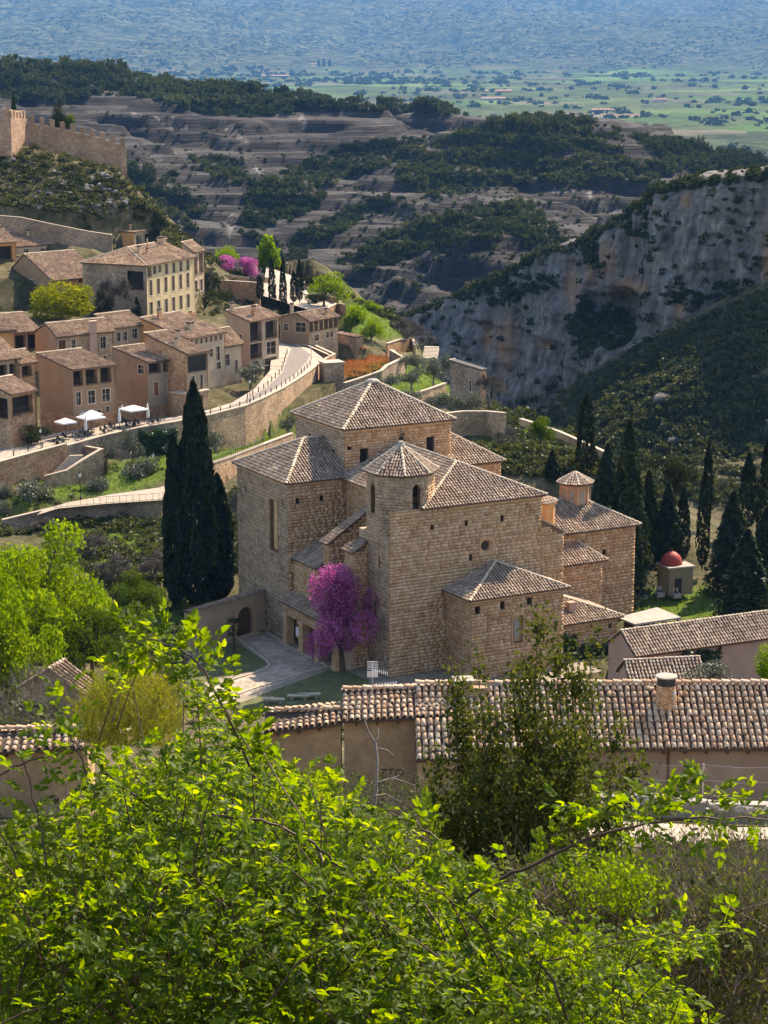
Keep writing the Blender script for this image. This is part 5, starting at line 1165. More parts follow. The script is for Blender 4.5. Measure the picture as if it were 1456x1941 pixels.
T = Tiles()
for sgn in (1, -1):
    lo0, lo1, t0_, t1_ = A + n * sgn * .45 - n * .25 + K * 5.0, B + n * sgn * .45 - n * .25 + K * 5.0, A - n * .25 + K * 5.35, B - n * .25 + K * 5.35
    T.plane([lo0, lo1, t1_, t0_] if sgn == 1 else [lo1, lo0, t0_, t1_], e, .36, .5)
T.build('roof_tiles', M['tile'], root)
mb = MB(); mb.slab([A + n * .2 + K * 4.99, B + n * .2 + K * 4.99, B - n * .7 + K * 4.99, A - n * .7 + K * 4.99], K * .2); mb.build('wall_top', M['tile_bed'], root)

# plaza
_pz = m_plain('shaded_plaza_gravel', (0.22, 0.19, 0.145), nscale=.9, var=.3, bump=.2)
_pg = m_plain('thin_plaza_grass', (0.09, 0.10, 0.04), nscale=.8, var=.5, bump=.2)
def flat(name, pts, z, mat):
    mb = MB(); mb.poly([at_z(x, y, 0) * [1, 1, 0] + K * z for x, y in pts]); return tag(mb.build(name, mat), kind='structure')
def flatuv(name, pts, z, mat):
    mb = MB(); mb.poly([cw(a, b, z) for a, b in pts]); return tag(mb.build(name, mat), kind='structure')
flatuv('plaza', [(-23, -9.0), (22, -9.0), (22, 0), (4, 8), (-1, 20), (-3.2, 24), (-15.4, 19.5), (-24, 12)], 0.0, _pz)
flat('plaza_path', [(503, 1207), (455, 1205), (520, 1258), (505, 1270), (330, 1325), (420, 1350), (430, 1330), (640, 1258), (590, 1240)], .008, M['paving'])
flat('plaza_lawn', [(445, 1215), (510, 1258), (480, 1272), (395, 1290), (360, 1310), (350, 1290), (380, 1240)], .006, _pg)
flat('plaza_verge', [(640, 1264), (420, 1345), (400, 1372), (560, 1360), (690, 1320), (700, 1290)], .007, _pg)
def kerb(name, pts, w=.25, h=.14):
    T = np.array([at_z(x, y, 0) for x, y in pts]); mb = MB()
    d = np.gradient(T[:, :2], axis=0); d /= np.linalg.norm(d, axis=1)[:, None]; n_ = np.stack([-d[:, 1], d[:, 0], 0 * d[:, 0]], 1) * w / 2
    m = len(T); V = np.concatenate([T - n_, T + n_, T - n_ + K * h, T + n_ + K * h]); fs = []
    for i in range(m - 1): fs += [(2*m+i, 2*m+i+1, 3*m+i+1, 3*m+i), (i, i+1, 2*m+i+1, 2*m+i), (m+i, 3*m+i, 3*m+i+1, m+i+1)]
    mb.add(V, fs + [(0, 2*m, 3*m, m), (m-1, 2*m-1, 4*m-1, 3*m-1)]); return tag(mb.build(name, M['coping']), kind='structure')
kerb('kerb', [(445, 1205), (478, 1232), (505, 1252), (511, 1262), (503, 1270), (470, 1280), (430, 1292), (395, 1302), (360, 1315)])
kerb('kerb', [(640, 1262), (590, 1272), (540, 1288), (490, 1303), (420, 1328)])
kerb('kerb', [(508, 1200), (540, 1222), (580, 1242), (620, 1262)])
kerb('kerb', [(440, 1208), (400, 1240), (372, 1265)])
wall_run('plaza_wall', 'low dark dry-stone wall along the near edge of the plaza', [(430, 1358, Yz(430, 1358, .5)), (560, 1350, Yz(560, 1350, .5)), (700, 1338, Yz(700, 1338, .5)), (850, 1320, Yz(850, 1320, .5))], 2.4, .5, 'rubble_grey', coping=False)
for k, (x, y) in enumerate(((498, 1334), (545, 1328), (566, 1326))):
    p = at_z(x, y, 0); root = thing('stone_bench', ('curved pale stone bench slab on the plaza verge, leftmost', 'curved pale stone bench slab on the plaza verge, middle', 'curved pale stone bench slab on the plaza verge, rightmost')[k], 'bench', p, 'plaza stone benches')
    mb = MB(); mb.box(p + K * .38, [2.3, .25 * (k - 1), 0], [0, .7, 0], K * .14); mb.build('seat', M['coping'], root)
    for s_ in (.3, 1.7): mb = MB(); mb.box(p + np.array([s_, .15 + .25 * (k-1) * s_ / 2.3, 0]), [.3, 0, 0], [0, .4, 0], K * .375); mb.build('leg', M['coping'], root)
# ------------------------------------------------------------------ foliage
def runit(n, rg): v = rg.normal(size=(n, 3)); return v / np.linalg.norm(v, axis=1)[:, None]
def leaf_cards(P, size, rg, asp=.55, up=0.0, fold=False):
    """rhombus leaves at points P; returns V, F (quads)"""
    n = len(P); size = np.broadcast_to(np.asarray(size, float), (n,)) * rg.uniform(.6, 1.35, n)
    d = runit(n, rg) + np.array([0, 0, up]); d /= np.linalg.norm(d, axis=1)[:, None]
    b = np.cross(d, runit(n, rg)); b /= np.linalg.norm(b, axis=1)[:, None] + 1e-9
    a = d * (size / 2)[:, None]; b = b * (size * asp / 2)[:, None]
    V = np.stack([P - a, P + b, P + a, P - b], 1).reshape(-1, 3)
    return V, np.arange(n * 4).reshape(n, 4)
def twig_cards(P, D, L, wd, rg):
    """thin triangles: twigs starting at P along D"""
    n = len(P); s = np.cross(D, runit(n, rg)); s /= np.linalg.norm(s, axis=1)[:, None] + 1e-9
    V = np.stack([P - s * wd / 2, P + s * wd / 2, P + D * np.broadcast_to(L, (n,))[:, None]], 1).reshape(-1, 3)
    return V, np.arange(n * 3).reshape(n, 3)
def blob_points(blobs, n, rg, shell=.55, lump=.25, freq=2.2):
    bl = np.array(blobs, float); vol = (bl[:, 3] * bl[:, 4] * bl[:, 5]) ** .67; k = rg.choice(len(bl), n, p=vol / vol.sum())
    d = runit(n, rg); r = shell + (1 - shell) * rg.random(n) ** .6
    r = r * (1 + lump * fbm(d[:, 0] * freq + k * 3.1, d[:, 1] * freq + k, d[:, 2] * freq, seed=int(rg.integers(1000)), octv=3))
    return bl[k, :3] + d * r[:, None] * bl[k, 3:6], k
def limb_mesh(trunk_h, r, limbs, seed, mat, top_r=.4, lean=0.0):
    rg = np.random.default_rng(seed); mb = MB()
    z = np.linspace(0, 1, 7); off = np.cumsum(rg.normal(0, r * .35, (7, 2)), 0); off[0] = 0
    pts = np.column_stack([off[:, 0] + lean * z * trunk_h, off[:, 1], z * trunk_h]); mb.tube(pts, r * (1.25 - (1.25 - top_r) * z ** .8), 7)
    for (p, q, rr) in limbs:
        p = np.asarray(p, float); q = np.asarray(q, float); m_ = (p + q) / 2 + rg.normal(0, .08, 3) * np.linalg.norm(q - p)
        mb.tube([p, m_, q], [rr, rr * .7, rr * .3], 5)
    return mb.mesh('trunk', mat, True)
def tree_proto(kind, seed):
    """returns (trunk mesh, crown mesh) for a tree of unit height 1 and unit crown width 1 (scaled on placing)"""
    rg = np.random.default_rng(seed); TW = None
    if kind in ('cypress', 'cypress_big'):
        n = 9000 if kind == 'cypress_big' else 1500; t = rg.random(n) ** .9; ang = rg.random(n) * 2 * math.pi
        prof = np.interp(t, [0, .04, .12, .3, .55, .8, .93, 1], [.25, .6, .85, 1, .9, .6, .32, .02])
        lum = 1 + .5 * fbm(np.cos(ang) * 1.6 + seed, np.sin(ang) * 1.6, t * 9, seed=seed, octv=3)
        rr = prof * .5 * (0.62 + .38 * rg.random(n) ** .5) * lum
        P = np.column_stack([rr * np.cos(ang), rr * np.sin(ang), .035 + t * .965])
        sz = (.032 if kind == 'cypress_big' else .05)
        V, Fc = leaf_cards(P * [1, 1, 5], sz * 5, rg, .45, 1.6); V = V / [1, 1, 5]; V[:, :2] = V[:, :2] * 1.0
        P0 = P; mat = M['cypress']; tm = limb_mesh(.4, .05, [], seed, M['bark'], .6); 
    elif kind == 'conifer':
        n = 15000; t = rg.random(n) ** .75; ang = rg.random(n) * 2 * math.pi; k = np.floor(t * 13)
        bough = .5 + .5 * np.sin(ang * 5 + k * 2.4)
        prof = (1 - t) ** .75 * (0.55 + .45 * bough); rr = prof * .5 * rg.random(n) ** .4
        P = np.column_stack([rr * np.cos(ang), rr * np.sin(ang), .05 + t * .95 - rr * .22 + rg.normal(0, .006, n)])
        V, Fc = leaf_cards(P * [1, 1, 2.4], .075, rg, .5, .3); V = V / [1, 1, 2.4]; P0 = P; mat = M['conifer']; tm = limb_mesh(.9, .03, [], seed, M['bark'], .15)
    elif kind in ('round', 'broad', 'poplar', 'olive', 'judas', 'evergreen', 'bigbright'):
        if kind == 'round': bl = [(0, 0, .55, .5, .5, .42)] + [(.3 * math.cos(a), .3 * math.sin(a), .5 + .18 * math.sin(a * 3), .22, .22, .2) for a in np.arange(0, 6.28, .8)]; n, ls = 6000, .05
        elif kind == 'poplar': bl = [(0, 0, .55, .28, .28, .3), (0.05, 0, .8, .2, .2, .2), (-.18, .1, .4, .24, .24, .2), (.2, -.05, .42, .24, .24, .22), (.1, .2, .6, .2, .2, .2), (-.1, -.15, .66, .2, .2, .2)]; n, ls = 2600, .075
        elif kind == 'olive': bl = [(rg.normal(0, .2), rg.normal(0, .2), .62 + rg.normal(0, .1), .24, .24, .2) for _ in range(9)]; n, ls = 2600, .055
        elif kind == 'judas': bl = [(rg.normal(0, .17), rg.normal(0, .17), .56 + rg.uniform(-.3, .34), .19, .19, .15) for _ in range(26)]; n, ls = 12000, .03
        elif kind == 'evergreen': bl = [(0, 0, .5, .46, .46, .42)] + [(rg.normal(0, .25), rg.normal(0, .25), .5 + rg.normal(0, .2), .22, .22, .2) for _ in range(7)]; n, ls = 4500, .055
        elif kind == 'bigbright': bl = [(rg.normal(0, .24), rg.normal(0, .24), .52 + rg.normal(0, .19), .2, .2, .16) for _ in range(24)]; n, ls = 20000, .032
        else: bl = [(rg.normal(0, .19), rg.normal(0, .19), .6 + rg.normal(0, .14), .24, .24, .2) for _ in range(12)]; n, ls = 4200, .05
        P, kk = blob_points(bl, n, rg, .45, .35, 2.6); P[:, 2] = np.maximum(P[:, 2], .06)
        V, Fc = leaf_cards(P, ls, rg, .6, .2); P0 = P
        mat = {'round': M['leaf_yellow'], 'poplar': M['leaf_lime'], 'olive': M['leaf_olive'], 'judas': M['blossom'], 'evergreen': M['leaf_dark'], 'bigbright': M['leaf_lime']}.get(kind, M['leaf_green'])
        tm = limb_mesh(.45, .035 if kind != 'olive' else .05, [((0, 0, .22 + .05 * (q % 3)), np.array(b[:3]) * [.8, .8, .95], .02) for q, b in enumerate(bl[:8])], seed, M['bark_grey'] if kind == 'olive' else M['bark'])
    elif kind == 'bare':
        pts, dirs, L = [], [], []
        mb = MB(); 
        def grow(p, d, l, r, depth):
            q = p + d * l; mb.tube([p, (p + q) / 2 + rg.normal(0, l * .05, 3), q], [r, r * .85, r * .6], 4, False)
            if depth == 0:
                for _ in range(26):
                    pts.append(q - d * l * rg.random()); dd = d * .6 + runit(1, rg)[0] * .8 + np.array([0, 0, .25]); dirs.append(dd / np.linalg.norm(dd)); L.append(l * rg.uniform(.4, 1.0))
                return
            for _ in range(4 if depth > 1 else 4):
                dd = d * .75 + runit(1, rg)[0] * .7 + np.array([0, 0, .15]); grow(q - d * l * rg.uniform(0, .3), dd / np.linalg.norm(dd), l * rg.uniform(.6, .85), r * .55, depth - 1)
        for _ in range(3): 
            dd = np.array([rg.normal(0, .3), rg.normal(0, .3), 1]); grow(np.zeros(3), dd / np.linalg.norm(dd), .3, .018, 3)
        tm = mb.mesh('trunk', M['bark_grey'], True); P0 = np.array(pts)
        V, Fc = twig_cards(P0, np.array(dirs), np.array(L), .011, rg); P0 = np.repeat(P0, 1, 0); mat = M['twig']
    k = Fc.shape[1]
    tint = np.repeat(np.clip(.5 + .9 * fbm(P0[:, 0] * 5, P0[:, 1] * 5, P0[:, 2] * 5, seed=seed + 5, octv=2) + rg.normal(0, .08, len(P0)), 0, 1), k)
    cm = arr_mesh('crown', V, [Fc], [mat], False, {'tint': tint})
    return tm, cm
M['cypress'] = m_leaf('dark_cypress_leaf', [(0.008, 0.013, 0.005), (0.015, 0.024, 0.008), (0.032, 0.044, 0.016)], .15, gloss=.01)
M['conifer'] = m_leaf('dark_conifer_needle', [(0.014, 0.026, 0.012), (0.028, 0.045, 0.02), (0.05, 0.07, 0.03)], .15, gloss=.01)
M['leaf_yellow'] = m_leaf('yellow_green_leaf', [(0.06, 0.085, 0.008), (0.13, 0.155, 0.01), (0.22, 0.24, 0.02)], .5, tcol=(1.7, 1.5, .5))
M['leaf_lime'] = m_leaf('lime_green_leaf', [(0.05, 0.10, 0.006), (0.105, 0.18, 0.01), (0.20, 0.27, 0.02)], .5, tcol=(1.7, 1.6, .5))
M['leaf_green'] = m_leaf('mid_green_leaf', [(0.022, 0.05, 0.007), (0.05, 0.09, 0.011), (0.09, 0.135, 0.02)], .45, tcol=(1.6, 1.4, .5))
M['leaf_olive'] = m_leaf('silvery_olive_leaf', [(0.045, 0.055, 0.035), (0.085, 0.097, 0.064), (0.16, 0.17, 0.125)], .2, gloss=.04)
M['leaf_dark'] = m_leaf('dark_evergreen_leaf', [(0.013, 0.02, 0.009), (0.028, 0.038, 0.016), (0.055, 0.067, 0.028)], .25)
M['blossom'] = m_leaf('magenta_blossom', [(0.17, 0.03, 0.11), (0.36, 0.08, 0.25), (0.58, 0.22, 0.44)], .4, tcol=(1.2, .75, 1.15), gloss=.03)
M['twig'] = m_leaf('grey_twig', [(0.08, 0.068, 0.057), (0.13, 0.115, 0.10), (0.20, 0.18, 0.16)], .05, gloss=0)
M['ivy'] = m_leaf('dark_ivy_leaf', [(0.015, 0.035, 0.012), (0.03, 0.065, 0.018), (0.06, 0.11, 0.03)], .25, gloss=.03)
M['grass'] = m_leaf('spring_grass_blade', [(0.04, 0.08, 0.008), (0.08, 0.135, 0.012), (0.13, 0.18, 0.03)], .5, tcol=(1.6, 1.5, .5), gloss=.05)
M['scrub'] = m_leaf('holm_oak_scrub_leaf', [(0.018, 0.026, 0.012), (0.034, 0.046, 0.019), (0.06, 0.074, 0.028), (0.11, 0.12, 0.042)], .2, gloss=0)
M['scrub_near'] = m_leaf('mixed_shrub_leaf', [(0.018, 0.026, 0.010), (0.04, 0.052, 0.018), (0.075, 0.088, 0.028), (0.13, 0.13, 0.055)], .35, gloss=.015)
M['dry'] = m_leaf('dry_red_grass', [(0.30, 0.08, 0.03), (0.42, 0.15, 0.05), (0.36, 0.22, 0.08)], .3, gloss=0)
PROTO = {}
def proto(kind, i):
    if (kind, i) not in PROTO: PROTO[(kind, i)] = tree_proto(kind, 100 + 17 * i + sum(map(ord, kind)))
    return PROTO[(kind, i)]
_tn = [0]
def tree(kind, name, label, x, yb, hpx, wpx, Y=None, group=None, cat='tree', var=3, z=None, crown_mat=None):
    """x, yb: photograph pixel of the foot; hpx, wpx: size in photograph pixels"""
    if z is not None: P = at_z(x, yb, z)
    elif Y: P = at_y(x, yb, Y)
    else:
        P = hit(x, yb)[0]
    if np.isnan(P).any(): P = at_y(x, yb, 300)
    m = float(ppm(P)); h = hpx / m * 1.02; w = wpx / m; _tn[0] += 1
    tm, cm = proto(kind, _tn[0] % var)
    r = thing(name, label, cat, P - K * .15, group); r.scale = (w, w, h); r.rotation_euler = (0, 0, random.uniform(0, 6.28))
    for nm, me in (('trunk', tm), ('crown', cm)):
        o = bpy.data.objects.new(nm, me); COL.objects.link(o); o.parent = r
        if nm == 'crown' and crown_mat:
            o.material_slots[0].link = 'OBJECT'; o.material_slots[0].material = M[crown_mat]
    return r
G1 = 'tall cypresses beside the church'
tree('cypress_big', 'cypress_tree', 'tallest black-green cypress, the middle one left of the church', 374, 1152, 425, 74, z=.3, group=G1, var=1)
tree('cypress_big', 'cypress_tree', 'slimmer black-green cypress, left of the trio beside the church', 334, 1152, 328, 46, z=.6, group=G1, var=2)
tree('cypress_big', 'cypress_tree', 'broad low black-green cypress touching the church transept', 415, 1142, 245, 62, z=.2, group=G1, var=2)
G2 = 'cypresses on the upper square'
for x, yb, h, lab in ((516, 590, 98, 'dark cypress left of centre on the upper square, standing before the lamp'), (537, 598, 108, 'tallest dark cypress in the middle of the upper square'), (557, 572, 58, 'short dark cypress between two taller ones on the upper square'), (568, 570, 78, 'rightmost slim dark cypress on the upper square'), (493, 566, 44, 'small dark cypress right of the purple trees')):
    tree('cypress', 'cypress_tree', lab, x, yb, h, 15, group=G2, Y=455)
G3 = 'cypresses in the cemetery'
for x, yb, h, w, Y, lab in ((1109, 905, 158, 38, 292, 'tall dark cypress rising above the lantern chapel roof'), (1340, 985, 146, 22, 290, 'slender cypress behind, taller of the joined pair right of the red dome'), (1331, 1075, 186, 26, 272, 'slender cypress in front, shorter of the joined pair right of the red dome'), (1293, 1062, 138, 28, 270, 'dull cypress standing just behind the red dome'), (1416, 1000, 140, 36, 290, 'pointed cypress near the right picture edge, the left of two'), (1448, 1040, 204, 34, 284, 'tall cypress cut by the right picture edge'), (368, 860, 125, 30, 328, 'thin cypress top in front of the sunlit road wall')):
    tree('cypress', 'cypress_tree', lab, x, yb, h, w, Y=Y, group=G3 if x > 1000 else None)
G4 = 'dark conifers right of the church'
for x, yb, h, w, Y, lab in ((1186, 1128, 330, 128, 262, 'huge drooping dark conifer behind the lantern chapel'), (1046, 930, 80, 56, 290, 'ragged dark conifer between the nave roof and lantern'), (1264, 1062, 150, 84, 268, 'dark conifer left of the red dome'), (1385, 1120, 190, 130, 266, 'wide dusky conifer at the right behind the lawn'), (1412, 1178, 175, 150, 254, 'broad black-green conifer mass at the right edge of the lawn'), (1226, 1080, 190, 90, 268, 'dark conifer filling the gap right of the lantern'), (1150, 960, 120, 80, 285, 'dark conifer behind the lantern roof'), (1448, 1130, 170, 110, 264, 'dusky conifer cut by the right picture edge')):
    tree('conifer', 'conifer_tree', lab, x, yb, h, w, Y=Y, group=G4)
tree('round', 'round_tree', 'dense round yellow-green tree above the village roofs', 118, 614, 84, 124, Y=392, var=1)
tree('poplar', 'poplar_tree', 'bright lime poplar above the upper square', 509, 535, 90, 66, Y=500, var=1)
tree('broad', 'leafy_tree', 'small green tree behind the purple blossoms', 428, 512, 50, 60, Y=492, crown_mat='leaf_lime')
tree('judas', 'judas_tree', 'distant purple-blossomed tree, left of the pair', 426, 540, 56, 62, Y=484, group='distant purple trees')
tree('judas', 'judas_tree', 'distant purple-blossomed tree, right of the pair', 466, 542, 54, 58, Y=482, group='distant purple trees')
tree('judas', 'judas_tree', 'magenta-blossomed tree against the church portico', 650, 1272, 205, 150, z=0, var=1)
tree('broad', 'leafy_tree', 'flat-topped olive-green tree on the upper square', 614, 580, 58, 72, Y=458, crown_mat='leaf_lime')
G5 = 'bright orchard trees beyond the bastion'
for x, yb, h, w, lab in ((676, 630, 54, 54, 'bright green orchard tree, largest, right of the bastion'), (705, 600, 34, 32, 'small bright green orchard tree farthest up the slope'), (703, 652, 46, 48, 'bright green orchard tree nearest the red garden'), (678, 588, 26, 22, 'tiny bright green orchard tree at the top left')):
    tree('broad', 'orchard_tree', lab, x, yb, h, w, group=G5, crown_mat='leaf_lime', Y=430 + (650 - yb) * .6)
G6 = 'olive trees on the right terraces'
for x, yb, h, w, lab in ((790, 708, 40, 40, 'olive tree below the garden steps'), (822, 732, 52, 48, 'largest olive tree on the bright grass terrace'), (782, 738, 44, 42, 'pale olive tree left on the bright grass terrace'), (741, 742, 36, 38, 'silvery olive bush right of the church roof tip'), (849, 718, 46, 32, 'narrow olive tree left of the slim tower'), (828, 786, 48, 48, 'round olive bush on the lower terrace, leftmost'), (864, 786, 40, 40, 'round olive bush on the lower terrace, middle'), (900, 786, 42, 42, 'round olive bush at the foot of the slim tower'), (782, 764, 30, 42, 'low olive bush half hidden by the crossing roof'), (770, 700, 30, 34, 'olive bush by the red garden wall')):
    tree('olive', 'olive_tree', lab, x, yb, h, w, group=G6, Y=np.interp(yb, [690, 745, 790], [395, 362, 324]))
G7 = 'olive trees in the left garden'
for x, yb, h, w, lab in ((246, 880, 64, 56, 'large silver olive tree beside the ivy wall'), (265, 926, 66, 62, 'olive tree in the middle of the garden path'), (186, 948, 50, 48, 'small twisted olive tree at the railing corner'), (203, 884, 46, 42, 'olive tree right of the stair wall'), (60, 968, 68, 78, 'dark spreading olive tree below the stair wall'), (12, 962, 50, 40, 'dark olive tree at the left edge of the garden'), (10, 990, 42, 36, 'pale olive bush at the left edge below the path'), (333, 872, 40, 50, 'olive tree behind the slim cypress'), (408, 868, 56, 44, 'silver olive tree before the sunlit road wall'), (474, 736, 46, 58, 'dark olive shrub beside the garage door'), (548, 828, 48, 34, 'dark olive bush at the church crossing corner')):
    tree('olive', 'olive_tree', lab, x, yb, h, w, group=G7, Y=np.interp(yb, [736, 830, 872, 990], [374, 350, 324, 296]))
for x, yb, h, w, k, lab, Y in ((52, 842, 48, 66, 'evergreen', 'dark green shrub in front of the pillared loggia house', 322), (398, 596, 52, 72, 'evergreen', 'black-green evergreen right of the yellow mansion', 446), (198, 600, 50, 46, 'evergreen', 'dull green shrub left of the yellow mansion', 400), (260, 604, 42, 34, 'conifer', 'small conifer at the mansion corner', 404), (1281, 940, 84, 60, 'evergreen', 'round grey-green evergreen on the slope above the cemetery', 306), (1024, 846, 58, 50, 'broad', 'fresh green tree beside the tall right cypress', 304), (600, 574, 20, 50, 'evergreen', 'low dark hedge bush by the cypresses', 450), (28, 260, 82, 26, 'conifer', 'dark conifer standing behind the castle wall', 500), (112, 250, 50, 34, 'evergreen', 'dark evergreen rising over the castle wall', 505), (132, 256, 46, 22, 'broad', 'light green bush behind the castle wall', 505), (590, 546, 28, 50, 'evergreen', 'dark bush behind the rightmost upper cypress', 480)):
    tree(k, 'evergreen_tree' if k == 'evergreen' else ('conifer_tree' if k == 'conifer' else 'leafy_tree'), lab, x, yb, h, w, Y=Y)
G8 = 'bright spring trees at the left edge'
for x, yb, h, w, z, lab, cm_ in ((52, 1262, 275, 210, 8, 'large sunlit yellow-green tree, the upper one at the left edge', None), (12, 1345, 290, 150, 14, 'nearest yellow-green tree at the left edge', None), (150, 1262, 225, 130, 6, 'yellow-green tree with dark lower boughs right of the large pair', None), (175, 1285, 160, 130, 8, 'dark green bushy tree below the yellow-green trees', 'leaf_green'), (262, 1172, 92, 100, 4, 'small light-green tree behind the brick gatepost', 'leaf_green'), (110, 1275, 120, 110, 9, 'shaded green tree under the yellow-green crowns', 'leaf_green')):
    tree('bigbright', 'spring_tree', lab, x, yb, h, w, z=z, group=G8, var=3, crown_mat=cm_)
G9 = 'bare grey shrubs in the gully'
for k, (x, yb, h, w) in enumerate(((180, 1062, 70, 90), (225, 1100, 66, 90), (290, 1120, 70, 90), (140, 1060, 50, 70), (300, 1075, 40, 60), (450, 1000, 90, 40), (90, 1010, 40, 60))):
    tree('bare', 'bare_shrub', ('leafless grey shrub below the terrace wall, leftmost big one', 'leafless grey shrub in the middle of the gully', 'leafless grey shrub beside the tall cypress foot', 'leafless shrub left of the gully thicket', 'small leafless shrub under the terrace wall end', 'tall leafless shrub against the transept wall', 'leafless brush at the left foot of the terrace wall')[k], x, yb, h, w, group=G9, cat='shrub')
G10 = 'bare trees near the village edge'
for k, (x, yb, h, w, Y) in enumerate(((792, 660, 70, 60, 420), (770, 640, 50, 50, 430), (930, 770, 90, 60, 345), (228, 604, 105, 76, 400), (200, 590, 84, 60, 405), (230, 420, 40, 60, 470), (965, 850, 60, 60, 308), (1110, 900, 40, 50, 296), (490, 560, 60, 40, 465))):
    tree('bare', 'bare_tree', ('bare grey tree by the garden steps', 'bare grey tree above the olive terrace', 'bare tree right of the slim tower', 'brown bare tree against the mansion gable', 'brown bare tree left of the mansion gable', 'bare tree on the castle slope', 'bare shrub below the broad terrace wall', 'bare shrub beside the tall right cypress', 'bare tree under the purple-blossomed trees')[k], x, yb, h, w, Y=Y, group=G10)
# palm on the plaza lawn
p = at_z(443, 1238, 0); palm = thing('palm_tree', 'small fan palm on the shaded plaza lawn', 'palm', p); mb = MB()
mb.tube([p, p + K * 1.5 + [.05, 0, 0], p + K * 3.0], [.17, .14, .15], 8); mb.build('trunk', M['bark'], palm)
rg = np.random.default_rng(5)
for k in range(26):
    a = rg.uniform(0, 6.28); el = rg.uniform(-.6, 1.3); d = np.array([math.cos(a) * math.cos(el), math.sin(a) * math.cos(el), math.sin(el)]); q = p + K * 3.0; e = q + d * .8
    mb = MB(); mb.tube([q, e], [.02, .012], 3); s = unit(np.cross(d, K + .01)); uu = np.cross(s, d)
    for t in np.linspace(-1.25, 1.25, 11):
        dd = d * math.cos(t) + s * math.sin(t); tip = e + dd * .75 - K * .12; wv = np.cross(dd, uu) * .035; mb.add([e - wv, e + wv, tip], [(0, 1, 2)])
    mb.build('frond', M['leaf_dark'], palm)

# ------------------------------------------------------------------ scattered scrub (too many to count)
def bush_protos(n, cards, seed, leaf=.42, up=.15, flat=.8):
    out = []
    for k in range(n):
        rg = np.random.default_rng(seed + k); bl = [(rg.normal(0, .3), rg.normal(0, .3), .45 + rg.normal(0, .15), .5, .5, .42 * flat) for _ in range(5)]
        P, _ = blob_points(bl, cards, rg, .55, .3); P[:, 2] = np.abs(P[:, 2]); out.append(leaf_cards(P, leaf, rg, .75, up)[0].reshape(-1, 4, 3))
    return out
def scatter_mesh(name, pos, size, tint, protos, mat, rg, zscale=1.0, label=None, cat=None):
    Vs = []; Ts = []
    which = rg.integers(len(protos), size=len(pos)); ang = rg.random(len(pos)) * 6.28; zs = rg.uniform(.75, 1.2, len(pos)) * zscale
    for k, pr in enumerate(protos):
        m = np.where(which == k)[0]
        if len(m) == 0: continue
        c, s = np.cos(ang[m]), np.sin(ang[m]); X = pr[None, ..., 0]; Yv = pr[None, ..., 1]
        A = np.stack([X * c[:, None, None] - Yv * s[:, None, None], X * s[:, None, None] + Yv * c[:, None, None], pr[None, ..., 2] * zs[m][:, None, None]], -1) * size[m][:, None, None, None] + pos[m][:, None, None]
        Vs.append(A.reshape(-1, 3)); Ts.append(np.repeat(tint[m], pr.shape[0] * pr.shape[1]))
    V = np.concatenate(Vs); Fq = np.arange(len(V)).reshape(-1, 4)
    o = obj(name, arr_mesh(name, V, [Fq], [mat], False, {'tint': np.concatenate(Ts)})); return tag(o, label, cat, kind='stuff')
def sample_polys(polys, rg):
    px, py, sz = [], [], []
    for poly, n, s0, s1 in polys:
        a = np.array(poly, float); lo, hi = a.min(0), a.max(0); got = 0
        while got < n:
            q = lo + rg.random((n * 2, 2)) * (hi - lo); q = q[in_poly(q[:, 0], q[:, 1], poly)][:n - got]; got += len(q)
            px.append(q[:, 0]); py.append(q[:, 1]); sz.append(rg.uniform(s0, s1, len(q)))
    return np.concatenate(px), np.concatenate(py), np.concatenate(sz)
rg = np.random.default_rng(77)
BP60 = bush_protos(6, 60, 300)
# woodland and scrub on the hills opposite: sizes in metres
wood = [([(0, 100), (130, 96), (230, 128), (300, 150), (420, 160), (420, 215), (300, 190), (200, 180), (110, 200), (0, 190)], 900, 2.2, 4.6),
        ([(300, 148), (560, 158), (720, 172), (900, 196), (900, 220), (760, 215), (600, 212), (470, 225), (380, 215), (300, 192)], 1000, 2.2, 4.4),
        ([(240, 310), (330, 330), (390, 400), (370, 440), (280, 400), (240, 380)], 170, 1.6, 3.2), ([(350, 296), (430, 300), (480, 345), (450, 350), (390, 330)], 130, 1.6, 3.0),
        ([(520, 330), (620, 290), (760, 262), (830, 260), (700, 330), (560, 370), (470, 400), (460, 375)], 420, 1.8, 3.4),
        ([(760, 290), (900, 245), (960, 225), (1060, 200), (1110, 215), (1120, 260), (1200, 300), (1300, 320), (1250, 345), (1100, 355), (980, 350), (900, 370), (820, 380), (740, 350)], 1300, 1.6, 3.6),
        ([(930, 215), (1060, 190), (1150, 215), (1130, 235), (1000, 240)], 220, 1.5, 3.0), ([(470, 400), (620, 360), (600, 400), (500, 440), (450, 430)], 200, 1.5, 3.0),
        ([(640, 500), (760, 430), (860, 400), (980, 395), (1000, 430), (900, 470), (800, 480), (700, 520)], 480, 1.4, 3.0), ([(880, 395), (1000, 380), (1060, 440), (1080, 460), (1000, 480), (960, 440)], 240, 1.4, 2.8),
        ([(580, 430), (660, 400), (760, 370), (760, 385), (650, 440), (560, 500), (540, 490)], 200, 1.4, 2.8), ([(450, 440), (560, 470), (620, 520), (600, 560), (500, 480)], 160, 1.3, 2.6),
        ([(180, 210), (480, 240), (650, 290), (400, 470), (300, 460)], 330, .6, 1.9), ([(600, 300), (1200, 350), (1150, 420), (800, 560), (650, 560)], 700, .6, 2.0),
        ([(1200, 260), (1456, 290), (1456, 330), (1330, 330), (1250, 300)], 420, 2.0, 4.2), ([(900, 190), (1000, 205), (1180, 245), (1180, 270), (950, 225)], 150, 1.2, 2.4)]
